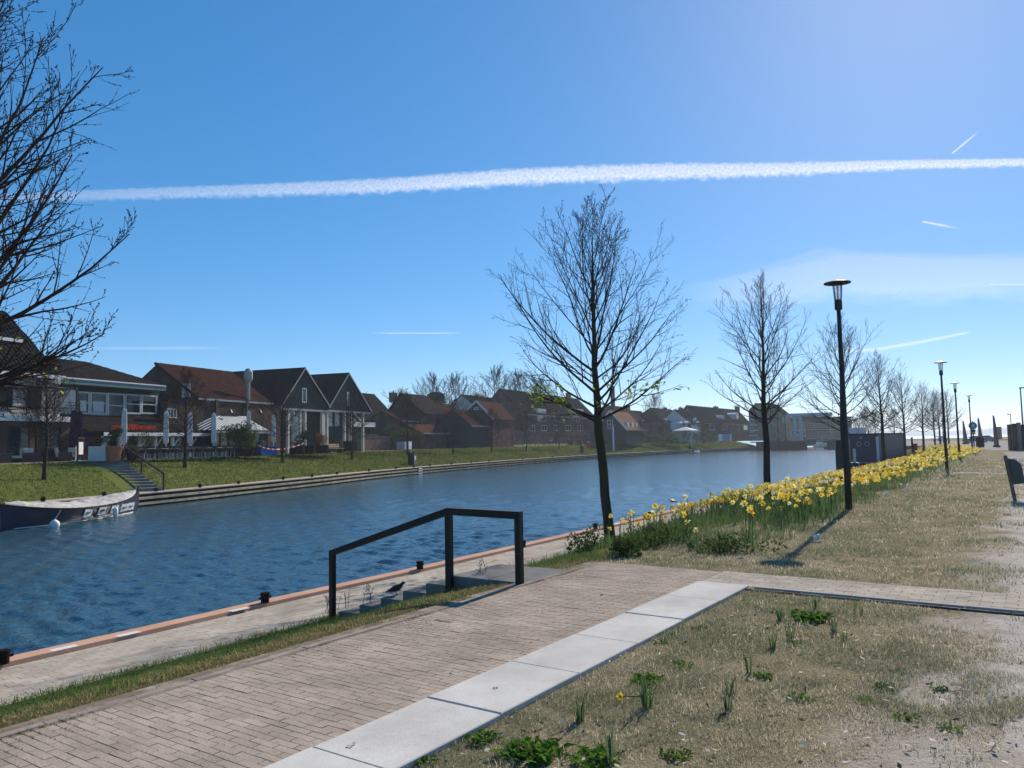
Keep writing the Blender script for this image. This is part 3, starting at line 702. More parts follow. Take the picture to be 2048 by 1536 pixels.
# far bank row
G2 = 'bare young trees on the far grass bank'
far_px = [(88,4.2),(370,5.2),(565,4.9),(704,4.6),(815,5.2),(906,4.8),(983,4.6),(1053,4.6),(1118,4.8),(1282,4.8),(1328,4.8),(1369,5.0),(1407,4.8),(1441,5.0),(1472,5.2)]
fnames = ['stairs and covered boat','closed white parasols','dark green gabled houses','park bench','white planter boxes','dark wall buttress','red brick gable','long old brick wall','flower strip under the wall','dark green orange-roofed house','white canopy','moored white dinghy','white sunshades','far white fence','bridge ramp']
for i, (px, off) in enumerate(far_px):
    p = FO(px, off)
    plant_tree('small bare far-bank tree in front of the %s' % fnames[i], 'far%d' % (i % 3), (p.x, p.y, p.z-.03), i*2.1, G2, scale=[1.05,1.2,1.25,1.22,1.3,1.3,1.15,1.15,1.15,1.1,1.1,1.05,1.05,1.0,.95][i],
               seed=31+i % 3, H=5.4, base=1.75, Rc=1.75, r0=.10, nprim=30, n2=9, n3=6, leaves=0, buds=False, r_tw=2.2, ksides=(8,4,3,3))
# big bare trees in the town
G3 = 'tall bare trees between the town roofs'
for i, (px, py, dist, h, lab) in enumerate([(868,800,150,13,'bare tree behind the small domed tower'),(912,795,155,13.5,'bare tree with a round bird nest in its crown'),(990,780,165,15.5,'broad bare tree above the red brick gable'),(1040,782,168,15,'broad bare tree behind the dormer houses'),(1085,790,172,14,'bare tree right of the two broad ones behind the dormer houses'),(800,830,135,9.5,'thin bare tree beside the dark steep roof'),(1312,815,230,13,'lone bare tree standing over the low dark roofs'),(955,812,170,11,'small pale bare tree between the tower and the dormer houses')]):
    q = D(px, 880, dist)
    plant_tree(lab, 'town%d' % (i % 2), (q.x, q.y, ZP), i*1.9, G3, scale=h/13.0, name='town_tree', seed=51+i % 2, H=13, base=3.2, Rc=5.2, r0=.28, nprim=34, n2=10, n3=6, leaves=0, buds=False, r_tw=7.0, ksides=(8,4,3,3))
q = D(912, 801, 154.5); MB().lathe([(.05,-.4),(.42,-.3),(.5,0),(.35,.25),(.05,.3)], n=10).build('bird_nest', M_twig, loc=(q.x,q.y,q.z)); tag(bpy.data.objects['bird_nest'], 'round dark bird nest high in a bare town tree', 'nest')
# ================================================================ BUILDINGS ON THE FAR BANK
class Frame:
    """facade frame: local x along the facade, y into the building, z up from the ground"""
    def __init__(s, px, dist, heading, z0=ZP):
        q = D(px, 885, dist); s.o = Vector((q.x, q.y, z0)); s.h = R(heading); s.u = Vector((math.sin(s.h), math.cos(s.h), 0)); s.v = Vector((-math.cos(s.h), math.sin(s.h), 0)); s.rz = math.pi/2-s.h
    def at(s, px, py, b=0.0):
        d = ray(px, py); o = Vector((0,0,EYE)); pl = s.o + s.v*b
        t = (pl-o).dot(s.v)/d.dot(s.v); p = o+d*t
        return ((p-s.o).dot(s.u), p.z-s.o.z)
    def sx(s, px, b=0.0): return s.at(px, 880, b)[0]
    def thing(s, name, label, cat='building', group=None): return thing(name, label, cat, s.o, s.rz, group)
def windowp(par, s0, s1, z0, z1, b=0.0, nx=1, ny=1, fr=.07, frame=None, proud=.05, name='window', glass=None):
    m = MB(); y0, y1 = b-proud, b+.03
    m.box(s0, s1, y0, y1, z0, z0+fr).box(s0, s1, y0, y1, z1-fr, z1).box(s0, s0+fr, y0, y1, z0+fr, z1-fr).box(s1-fr, s1, y0, y1, z0+fr, z1-fr)
    for i in range(1, nx): x = s0+(s1-s0)*i/nx; m.box(x-fr*.35, x+fr*.35, y0+.01, y1, z0+fr, z1-fr)
    for j in range(1, ny): z = z0+(z1-z0)*j/ny; m.box(s0+fr, s1-fr, y0+.012, y1-.002, z-fr*.35, z+fr*.35)
    w_ = m.build(name, frame or M_white, par)
    MB().box(s0+fr*.5, s1-fr*.5, b-.012, b+.02, z0+fr*.5, z1-fr*.5).build('pane', glass or M_glass, w_)
    return w_
def pantile(par, e0, e1, t1, t0, mtl, pitch=.30, amp=.035, rows=True, name='roof', thick=.12):
    """corrugated tiled slope: eave e0->e1, ridge t0->t1, columns run straight up the slope"""
    e0, e1, t0, t1 = map(Vector, (e0, e1, t0, t1)); ex = (e1-e0).normalized(); up = (t0-e0)-ex*(t0-e0).dot(ex); up.normalize(); nn = ex.cross(up).normalized()
    if nn.z < 0: nn = -nn
    W = (e1-e0).length; P2 = [( (p-e0).dot(ex), (p-e0).dot(up) ) for p in (e0, t0, t1, e1)]
    x0 = min(p[0] for p in P2); x1 = max(p[0] for p in P2)
    chain = sorted([P2[1], P2[2]]); upc = [(min(0, P2[1][0]) if P2[1][0] >= 0 else P2[1][0], 0 if P2[1][0] > 0 else P2[1][1]), P2[1], P2[2], (max(W, P2[2][0]), 0 if P2[2][0] < W else P2[2][1])]
    xs = np.arange(0, W+pitch/5, pitch/5); ux = [c[0] for c in upc]; uy = [c[1] for c in upc]
    ytop = np.interp(xs, ux, uy); nrow = max(2, int(max(uy)/.36)) if rows else 1
    V = []; F = []; ys = []
    for r in range(nrow):
        ys += [(r/nrow, .010 if rows else 0), ((r+1)/nrow-.001, 0)]
    k = len(ys)
    ymax = max(uy)
    for x, yt in zip(xs, ytop):
        wv = amp*(abs(math.sin(math.pi*x/pitch))**.8)
        for (q, st_) in ys:
            y = min(q*ymax, yt); p = e0+ex*min(x, W)+up*y+nn*(wv+st_); V.append(tuple(p))
    for i in range(len(xs)-1):
        for j in range(k-1): a = i*k+j; F.append((a, a+k, a+k+1, a+1))
    m = bpy.data.meshes.new(name); m.from_pydata(V, [], F); m.update()
    r_ = obj(name, m, mtl, par)
    # deck under the tiles
    d = MB(); dn = nn*-.10; pts = [e0, e1, t1, t0]; d.prism([p+nn*-.01 for p in pts], dn); d.build('roof_deck', M_timber_d, r_)
    return r_
def chimney(par, x0, x1, y0, y1, z0, z1, mtl=None, pots=1):
    c = MB().cbox(x0, x1, y0, y1, z0, z1-.12, .01).box(x0-.05, x1+.05, y0-.05, y1+.05, z1-.12, z1).build('chimney', mtl or M_brick, par)
    for i in range(pots):
        x = x0+(x1-x0)*(i+.5)/pots; MB().lathe([(.11,0),(.09,.35)], (x, (y0+y1)/2, z1), 8).build('chimney_pot', M_tile_brown, c)
    return c
FG = Frame(300, 66, 19.5)
zt = lambda px, py, b=0: FG.at(px, py, b)[1]
# ------------------------------------------------ A: white house at the left edge
fa = FG; A_ = thing('white_house', 'white rendered house with dark tiled roof and balcony at the left edge', 'building', FG.o, FG.rz)
b0_ = 1.5; xr = FG.sx(118, b0_); xl = xr-16; ze = zt(60, 752, b0_); zr_ = zt(20, 645, 6)
MB().box(xl, xr, b0_, 11, 0, ze).build('wall', M_render, A_)
xe = FG.sx(122, b0_-.6); xk = FG.sx(2, 5.5); zk = zt(2, 622, 5.5)
pantile(A_, (xl, b0_-.6, ze+.05), (xe, b0_-.6, ze+.05), (xk, 5.5, zk), (xl+2, 5.5, zk), M_tile_dark, .30, .075)
MB().prism([(xe,b0_-.55,ze),(xe,11.5,ze),(xk,5.5,zk-.05)], (-.05,0,0)).build('roof', M_tile_dark, A_)
MB().box(xl, xe+.15, b0_-.75, b0_-.58, ze-.12, ze+.12).build('gutter', M_white, A_)
for k in range(22): 
    x = xl+.5+k*.7
    if x < xe-.2: MB().box(x, x+.1, b0_-.58, b0_-.01, ze-.14, ze-.02).build('rafter_end', M_timber_d, A_)
# dormer
d0 = FG.sx(-12, 3.2); d1 = FG.sx(28, 3.2); dz0 = zt(5, 745, 3.2); dz1 = zt(10, 682, 3.2)
dm = MB().box(d0, d1, 3.2, 6, dz0, dz1).build('dormer', M_render, A_)
MB().box(d0-.25, d1+.25, 2.95, 6.2, dz1, dz1+.22).build('dormer_roof', M_white, dm)
windowp(A_, d0+.25, d1-.25, dz0+.9, dz1-.25, 3.19, 2, 2, frame=M_greenclad)
# balcony doors
for (p0, p1) in ((-8,22),(52,80)):
    s0, s1 = FG.sx(p0, b0_), FG.sx(p1, b0_); windowp(A_, s0, s1, zt(20, 815, b0_), zt(20, 769, b0_), b0_-.003, 4, 4, frame=M_greenclad, fr=.09, name='french_door')
zb = zt(40, 828, .2)
MB().box(xl, xr+.4, .0, b0_-.005, zb-.45, zb-.1).build('balcony_floor', M_white, A_)
bl = MB()
for k in range(5): bl.bar((xl, .05, zb+.1+.2*k), (xr+.4, .05, zb+.1+.2*k), .03)
for k in range(8): bl.bar((xr+.35-k*2.0, .05, zb-.1), (xr+.35-k*2.0, .05, zb+1.05), .05)
bl.build('balcony_railing', M_black, A_)
pg = MB(); xp = FG.sx(152, -.5)
for k in range(2): pg.bar((xl, -.5+k*1.8, zb+1.75), (xp, -.5+k*1.8, zb+1.75), .09)
pg.bar((xp, -.5, 0), (xp, -.5, zb+1.8), .12).bar((xp-4.5, b0_-.1, zb+2.75), (xp, -.5, zb+1.8), .07).build('awning_frame', M_black, A_)
gf = MB().box(xl, xr-.2, .3, b0_-.006, 0, zb-.46).build('ground_floor', M_brick, A_)
for k in range(5):
    s1 = xr-.9-k*2.3; windowp(A_, s1-1.5, s1, .35, zb-.8, .295, 2, 2, frame=M_greenclad)
# ------------------------------------------------ B: restaurant with glazed upper floor and tiled veranda
B_ = thing('restaurant_building', 'low dark hipped building with glazed upper storey and tiled veranda', 'building', FG.o, FG.rz)
bu = 3.4; x0 = FG.sx(108, bu); x1 = FG.sx(318, bu); ze = zt(200, 768, bu)-.1; zs = zt(200, 838, bu)
MB().box(x0, x1, bu+.1, bu+9, 0, ze).build('wall', M_greenclad, B_)
zr_ = zt(130, 719, bu+4.6); xk0 = FG.sx(60, bu+4.6); xk1 = FG.sx(168, bu+4.6); xe1 = FG.sx(330, bu-1.0)
pantile(B_, (x0-1.2, bu-1.0, ze+.3), (xe1, bu-1.0, ze+.3), (xk1, bu+4.6, zr_), (xk0, bu+4.6, zr_), M_tile_dark, .30, .03)
MB().prism([(xe1,bu-1.0,ze+.28),(xe1,bu+10,ze+.28),(xk1,bu+4.6,zr_-.02)], (-.05,0,0)).build('roof', M_tile_dark, B_)
MB().add([(x0-1.2,bu-1.02,ze-.15),(xe1,bu-1.02,ze-.15),(xe1,bu-1.02,ze+.27),(x0-1.2,bu-1.02,ze+.27),(x0-1.2,bu+.05,ze-.15),(xe1,bu+.05,ze-.15),(xe1,bu+.05,ze+.2),(x0-1.2,bu+.05,ze+.2)],[(0,1,2,3),(0,4,5,1),(1,5,6,2),(4,0,3,7)]).build('fascia', mat('fascia_green', (.17,.25,.24), .6, (.14,.21,.2), .5), B_)
MB().box(x0-1.2, xe1, bu-1.08, bu-1.025, ze+.2, ze+.30).build('gutter', M_white, B_)
mul = [150,178,213,248,281,313]
for i in range(5):
    s0, s1 = FG.sx(mul[i], bu), FG.sx(mul[i+1], bu); low = 828 if i != 2 else 836
    windowp(B_, s0+.02, s1-.02, zt((mul[i]+mul[i+1])/2, low, bu), zt((mul[i]+mul[i+1])/2, 783+i*1.8, bu), bu+.06, 1, 2, fr=.12, frame=M_offwhite, name='window', proud=.1)
    if i in (0, 1): MB().box(s0+.3, s1-.3, bu+.0, bu+.03, zt(200,824,bu), zt(200,803,bu)).build('blind', M_offwhite, B_)
    if i != 2: MB().box(s0+.05, s1-.05, bu-.03, bu+.06, zt((mul[i]+mul[i+1])/2, 838, bu)-.2, zt((mul[i]+mul[i+1])/2, 829, bu)).build('spandrel', M_white if i < 2 else M_greenclad, B_)
MB().box(x0-.3, FG.sx(152, bu), bu-.05, bu+.09, 0, ze-.3).build('white_bay', M_render, B_)
# veranda roof, fascia, posts, glass
v0 = FG.sx(168, 0); v1 = FG.sx(430, 0); zv = zt(300, 864, 0); zv1 = zt(300, 834, bu)
pantile(B_, (v0, -.4, zv), (v1, -.4, zv), (v1, bu, zv1), (v0+.8, bu, zv1), M_tile_dark, .26, .03, name='veranda_roof')
MB().prism([(v0,-.4,zv-.05),(v0,bu,zv-.05),(v0+.8,bu,zv1)], (.04,0,0)).build('veranda_gable', M_tile_brown, B_)
MB().box(FG.sx(198,0), v1, -.47, -.40, zv-.32, zv-.06).build('veranda_beam', M_white, B_)
for px in (203, 240, 279, 310, 345, 380, 417):
    s = FG.sx(px, 0); post = MB().box(s-.1, s+.1, -.1, .1, 0, zv-.32); post.bar((s+.08, 0, zv-1.15), (s+.75, 0, zv-.4), .09); post.build('veranda_post', M_white, B_)
MB().box(FG.sx(198,0), v1, .35, .45, 0, .75).build('veranda_plinth', M_greenclad, B_)
vg = [203, 240, 279, 310, 345, 380, 417]
for a, b2 in zip(vg[:-1], vg[1:]): windowp(B_, FG.sx(a,.4), FG.sx(b2,.4)-.05, .76, zv-.35, .36, 2, 1, fr=.06, frame=M_greenclad)
MB().box(FG.sx(150,-.2), FG.sx(200,-.2), -.3, 3.3, 0, zt(175,864,0)).build('side_annex', mat('annex_plum', (.03,.018,.03), .8), B_)
def letters(par, txt, px0, px1, py0, py1, b, mtl, frame=FG, name='sign_letter', bold=.02):
    s0, z0 = frame.at(px0, py1, b); s1, z1 = frame.at(px1, py0, b)
    cu = bpy.data.curves.new('t', 'FONT'); cu.body = txt; cu.size = 1; cu.extrude = .02; cu.offset = bold
    to = bpy.data.objects.new('t', cu); COL.objects.link(to); bpy.context.view_layer.update()
    me = bpy.data.meshes.new_from_object(to.evaluated_get(bpy.context.evaluated_depsgraph_get())); bpy.data.objects.remove(to)
    v = np.array([q.co for q in me.vertices]); mn, mx = v.min(0), v.max(0)
    v = (v-mn)/(mx-mn+1e-9); w_ = np.stack([s0+v[:,0]*(s1-s0), b-.06+v[:,2]*.05*-1, z0+v[:,1]*(z1-z0)], 1)
    me.vertices.foreach_set('co', w_.astype(np.float32).ravel()); me.update()
    return obj(name, me, mtl, par)
M_redsign = mat('red_letters', (.62,.07,.03), .5)
letters(B_, 'CHIN IN', 221, 244, 851, 859, -.05, M_redsign); letters(B_, 'U BIN', 252, 272.5, 848.5, 860, -.05, M_redsign); letters(B_, 'RESTAURANT', 275, 309, 852, 859, -.05, M_redsign)
# ------------------------------------------------ C: brown brick gabled building with orange-red tiles
C_ = thing('red_roof_building', 'brown brick building with orange-red pantile roof and dark gable', 'building', FG.o, FG.rz)
bc = 2.2; x0 = FG.sx(341, bc); x1 = FG.sx(500, bc); ze0 = zt(400, 797, bc); br = bc+4.6
xr0 = FG.sx(308, br); xr1 = FG.sx(463, br); zr_ = zt(308, 727, br)
x0 = xr0; x1 = FG.sx(500, bc)
x1 = max(x1, xr1)
pantile(C_, (x0, bc-.3, ze0), (x1, bc-.3, ze0), (x1, br, zr_), (x0, br, zr_), M_tile_red, .30, .08)
MB().prism([(x0+.02,bc,0),(x0+.02,bc+9.2,0),(x0+.02,bc+9.2,ze0-.1),(x0+.02,br,zr_-.15),(x0+.02,bc,ze0+.05)], (x1-x0-.04,0,0)).build('wall', M_brick, C_)
MB().box(x0-.12, x1+.1, bc-.45, bc-.31, ze0-.16, ze0+.02).build('gutter', M_zinc, C_)
pv = MB(); pv.bar((x0-.06, bc-.35, ze0-.02), (x0-.06, br, zr_+.05), .12, .22).build('verge', M_timber_d, C_)
rg_ = MB()
for k in range(int((x1-x0)/.35)): rg_.box(x0+k*.35, x0+k*.35+.33, br-.13, br+.13, zr_-.02, zr_+.10)
rg_.build('ridge_tiles', M_tile_red, C_)
# gable face seen on the left: small white window
MB().box(x0-.05, x0+.02, bc+.6, bc+1.5, zt(330,782,bc)-.3, zt(330,770,bc)+.4).build('gable_window', M_white, C_)
windowp(C_, FG.sx(412,bc), FG.sx(421,bc), zt(416,806,bc), zt(416,797.5,bc), bc-.003, 1, 1)
# lower brick front and flue
bf = 1.6; xf0 = FG.sx(335, bf); xf1 = FG.sx(560, bf); zf = zt(450, 809, bf)
MB().box(xf0, xf1, bf, bc-.01, 0, zf).build('front_block', M_brick, C_)
MB().box(xf0-.05, xf1+.05, bf-.08, bc-.02, zf+.003, zf+.14).build('coping', M_tile_brown, C_)
for px in (368, 381, 395): 
    s = FG.sx(px, bf)
for (a, b2) in ((333,352),): windowp(C_, FG.sx(a,bf), FG.sx(b2,bf), zt(340,836,bf), zt(340,817,bf), bf-.003, 3, 1, frame=M_offwhite)
fl = MB(); s = FG.sx(495.5, 2.2); fl.tube([(s,2.2,zt(495,812,2.2)),(s,2.2,zt(495,765,2.2))], .18, 10).lathe([(.20,0),(.42,.35),(.42,1.0),(.20,1.35)], (s,2.2,zt(495,765,2.2)), 8).box(s-.2,s+.2,2.0,2.55,zt(495,830,2.2),zt(495,812,2.2)); fl.build('flue', M_zinc, C_)
# ------------------------------------------------ glass pavilion with striped slat roof
Pv = thing('garden_pavilion', 'glass terrace pavilion with striped white slat roof', 'pavilion', FG.o, FG.rz)
pb0, pb1 = -1.2, 1.45; x0 = FG.sx(424, pb0); x1 = FG.sx(537, pb0); zl = zt(480, 861, pb0); zh = zt(470, 834, pb1)
xt0 = FG.sx(431, pb1); xt1 = FG.sx(500, pb1)
hipx = (xt0-x0)
MB().add([(x0,pb0,zl-.05),(x1,pb0,zl-.05),(xt1,pb1,zh-.05),(xt0,pb1,zh-.05),(x0,2*pb1-pb0,zl-.05),(x0,pb0,zl-.16),(x1,pb0,zl-.16)], [(0,1,2,3),(4,0,3),(5,6,1,0)]).build('roof', M_slate, Pv)
nsl = 19
for k in range(nsl):
    ax_ = x0+(x1-x0)*(k+.5)/nsl; f = min(1, (ax_-x0)/max(.1, xt0-x0), (x1-ax_)/max(.1, x1-xt1)); a = Vector((ax_, pb0-.03, zl+.03)); top = Vector((ax_, pb0+(pb1-pb0)*f, zl+.03+(zh-zl)*f))
    if f > .06: MB().bar(a, top, .15, .06).build('roof_slat', M_white, Pv)
for k in range(9):      # slats of the left hip
    f = 1-abs((k+.5)/9*2-1); y_ = pb0+(2*pb1-2*pb0)*(k+.5)/9; a = Vector((x0-.02, y_, zl+.03)); top = Vector((x0+(xt0-x0)*f, y_, zl+.03+(zh-zl)*f))
    if f > .06: MB().bar(a, top, .15, .06).build('roof_slat', M_white, Pv)
MB().box(x0-.1, x1+.1, pb0-.1, pb0-.03, zl-.24, zl-.06).build('gutter', M_zinc, Pv)
MB().bar((xt0-.1, pb1, zh+.05), (xt1, pb1, zh+.05), .10).bar((xt0-.05, pb1, zh+.05), (x0, pb0, zl+.05), .08).build('ridge_trim', M_white, Pv)
n = 7
for k in range(n):
    s0 = x0+(x1-x0)*k/n; s1 = x0+(x1-x0)*(k+1)/n; windowp(Pv, s0+.03, s1-.03, .05, zl-.26, pb0+.1, 1, 1, fr=.07, frame=M_greenclad, name='glass_panel')
MB().box(x0, x1, pb0+.9, pb0+1.0, .02, zl-.3).build('back_wall', mat('pavilion_dark', (.02,.025,.028), .9), Pv)
sg = MB(); zs0, zs1 = zt(460,835,pb1), zt(460,808,pb1)
sg.bar((xt0+.3,pb1+.05,zh),(xt0+.3,pb1+.05,zh+1.2),.08).bar((xt1-1,pb1+.05,zh),(xt1-1,pb1+.05,zh+1.2),.08); sg.build('sign_frame', M_black, Pv)
letters(Pv, 'LOKAUDIT', 441, 476, 825.5, 832.5, pb1, M_black, name='sign_letters')
for px in (433, 494): 
    s = FG.sx(px, pb1); lm = MB().bar((s,pb1,zt(px,820,pb1)-.6),(s,pb1,zt(px,806,pb1)+.3),.35,.12).tube([(s,pb1-.1,zt(px,815,pb1)),(s+.5,pb1-.6,zt(px,812,pb1)),(s+.8,pb1-.8,zt(px,821,pb1))], .03, 6).lathe([(.05,.3),(.26,0)], (s+.8,pb1-.8,zt(px,825,pb1)), 10); lm.build('wall_lamp', M_black, Pv)
# ------------------------------------------------ D: two dark green gabled houses
def green_house(label, apx, apy, lpx, lpy, rpx, rpy, b, depth, base_py, win):
    G = thing('green_gabled_house', label, 'house', FG.o, FG.rz, 'dark green gabled houses')
    sa, za = FG.at(apx, apy, b); s0, z0 = FG.at(lpx, lpy, b); s1, z1 = FG.at(rpx, rpy, b); zbm = FG.at((lpx+rpx)/2, base_py, b)[1]
    zl_ = min(z0, z1)
    MB().prism([(s0,b,zbm),(s1,b,zbm),(s1,b,z1),(sa,b,za),(s0,b,z0)], (0,depth,0)).build('upper_wall', M_greenclad, G)
    # cladding boards on the gable
    cb = MB(); n = 34
    for k in range(n):
        x = s0+(s1-s0)*(k+.1)/n; xb = x+(s1-s0)/n*.8; zt_ = min(np.interp(x, [s0,sa,s1], [z0,za,z1]), np.interp(xb, [s0,sa,s1], [z0,za,z1]))-.05
        if zt_ > zbm+.1: cb.box(x, xb, b-.03, b-.001, zbm+.02, zt_)
    cb.build('cladding', M_greenclad, G)
    for (xa, zz0) in ((s0-.25, z0-.2), (s1+.25, z1-.2)):
        nz = 1 if xa > sa else -1
        MB().prism([(xa,b-.25,zz0),(sa,b-.25,za+.12),(sa,b-.25,za+.30),(xa,b-.25,zz0+.2)], (0,depth+.3,0)).build('roof', M_slate, G)
        MB().bar((xa,b-.27,zz0+.06),(sa,b-.27,za+.18),.04,.14).build('verge_trim', M_zinc, G)
    MB().box(s0-.1, s1+.1, b-.12, b+.2, zbm-.22, zbm-.003).build('beam', M_zinc, G)
    MB().box(s0+.2, s1-.2, b+1.0, b+depth, 0, zbm-.225).build('lower_wall', M_greenclad, G)
    for (p0, p1, y0, y1) in win: windowp(G, FG.sx(p0,b), FG.sx(p1,b), FG.at(p0,y1,b)[1], FG.at(p0,y0,b)[1], b-.035, 1, 1, fr=.1, frame=M_offwhite)
    return G, s0, s1, zbm
BD = 3.6
G1_, s0, s1, zb1 = green_house('dark green gabled house with one tall window, left of the pair', 607, 740, 561, 812, 655, 812.5, BD, 14, 818, [(603.5,612,776,805)])
for px in (577, 588, 601, 611, 645): 
    s = FG.sx(px, BD); MB().box(s-.14, s+.14, BD-.05, BD+.25, 0, zb1-.23).build('column', M_cream, G1_)
for (a, b2) in ((578,587),(592,600),(605,610)): windowp(G1_, FG.sx(a,BD+.95), FG.sx(b2,BD+.95), zt(590,852,BD+.95), zt(590,822,BD+.95), BD+.95, 1, 1, frame=M_white, fr=.12, glass=M_offwhite)
G2_, s2, s3, zb2 = green_house('dark green gabled house with a small window, right of the pair', 695, 750, 657, 813, 738, 821, BD, 14, 822, [(694,698,784,811)])
for px in (648, 655, 690, 702, 727):
    s = FG.sx(px, BD); MB().box(s-.14, s+.14, BD-.05, BD+.25, 0, zb2-.23).build('column', M_cream, G2_)
MB().bar((FG.sx(706,BD), BD+.1, zt(706,822,BD)), (FG.sx(724,BD), BD+.1, zt(724,842,BD)), .18).build('brace', M_cream, G2_)
for (a, b2, c, d) in ((653,664,823,852),(670,678,824,852),(698,712,836,852),(712,750,844,853)): windowp(G2_, FG.sx(a,BD+.95), FG.sx(b2,BD+.95), zt(a,d,BD+.95), zt(a,c,BD+.95), BD+.95, 1, 1, frame=M_white, fr=.1, glass=M_offwhite)
# ================================================================ OLD WALL AND THE TOWN BEHIND IT
def wall_line(name, label, pxs, off, h, thick, mtl, top=None):
    pts = [FO(px, off) for px in pxs]; t = thing(name, label, 'wall', pts[0], 0)
    pts = [Vector((p.x-pts[0].x, p.y-pts[0].y, 0)) for p in pts]; nr = normals2d(pts, -1); hh = h if hasattr(h, '__len__') else [h]*len(pts)
    V = []; F = []
    for p, n, z in zip(pts, nr, hh): V += [(p.x,p.y,-.1),(p.x,p.y,z),(p.x+n.x*thick,p.y+n.y*thick,z),(p.x+n.x*thick,p.y+n.y*thick,-.1)]
    for i in range(len(pts)-1):
        for j in range(4): F.append((4*i+j, 4*i+(j+1)%4, 4*i+4+(j+1)%4, 4*i+4+j))
    F += [(0,1,2,3)[::-1], tuple(4*(len(pts)-1)+j for j in range(4))]
    MB().add(V, F).build('brickwork', mtl, t)
    V = []; F = []
    for p, n, z in zip(pts, nr, hh): V += [(p.x-n.x*.07,p.y-n.y*.07,z+.004),(p.x-n.x*.07,p.y-n.y*.07,z+.10),(p.x+n.x*(thick+.07),p.y+n.y*(thick+.07),z+.10),(p.x+n.x*(thick+.07),p.y+n.y*(thick+.07),z+.004)]
    for i in range(len(pts)-1):
        for j in range(4): F.append((4*i+j, 4*i+(j+1)%4, 4*i+4+(j+1)%4, 4*i+4+j))
    F += [(0,1,2,3)[::-1], tuple(4*(len(pts)-1)+j for j in range(4))]
    MB().add(V, F).build('coping', M_darkconc, t)
    return t
wall_line('garden_wall', 'brown brick garden wall in front of the dark green houses', [594,606], 17.2, 2.0, .35, M_brick_old)
wall_line('garden_wall', 'brown brick garden wall right of the arched gate', [642,680,720,757], 17.2, [2.15,2.15,2.15,2.15], .35, M_brick_old)
wall_line('town_wall', 'long old brown brick town wall behind the promenade', list(range(690,962,17)), 16.2, 1.85, .5, M_brick_old)
wall_line('town_wall', 'taller weathered stretch of old brick wall right of the buttress', list(range(955,1185,19)), 16.6, [3.0]*5+[2.9,2.9,2.8,2.6,2.5,2.4,2.3,2.2], .6, M_brick_old)
p = FO(606, 17.2); q = FO(642, 17.2); g = thing('arched_gate', 'brown brick arched garden gate between planters', 'gate', p, math.atan2(q.y-p.y, q.x-p.x)); L_ = (q-p).length
pts = [(0,0,0),(0,0,2.2)]+[(L_/2-L_/2*math.cos(a), 0, 2.2+1.0*math.sin(a)) for a in np.linspace(.15, math.pi-.15, 12)]+[(L_,0,2.2),(L_,0,0),(L_-.7,0,0),(L_-.7,0,1.7)]+[(L_/2+(L_/2-.7)*math.cos(a),0,1.7+.8*math.sin(a)) for a in np.linspace(.2, math.pi-.2, 10)]+[(.7,0,1.7),(.7,0,0)]
MB().prism(pts, (0,.4,0)).build('brickwork', M_brick_old, g)
MB().box(.7, L_-.7, .25, .32, 0, 2.5).build('gate_leaf', M_timber_d, g)
p = FO(906, 16.1); n = Vector((FN[60].x, FN[60].y, 0)); bt = thing('wall_buttress', 'dark sloping buttress leaning on the old town wall', 'buttress', p, math.atan2(n.y, n.x)-math.pi/2)
MB().prism([(-3.6,-1.8,0),(-3.6,.0,0),(-3.6,.0,1.9)], (0,0,0)) 
MB().add([(-4.2,-2.6,0),(2.4,-2.6,0),(2.4,0.1,0),(-4.2,.1,0),(-1.5,-.4,1.85),(2.1,-.4,1.85),(2.1,.1,1.85),(-1.5,.1,1.85)],[(0,1,5,4),(1,2,6,5),(3,0,4,7),(4,5,6,7)]).build('body', mat('buttress_tar', (.02,.028,.035), .8), bt)
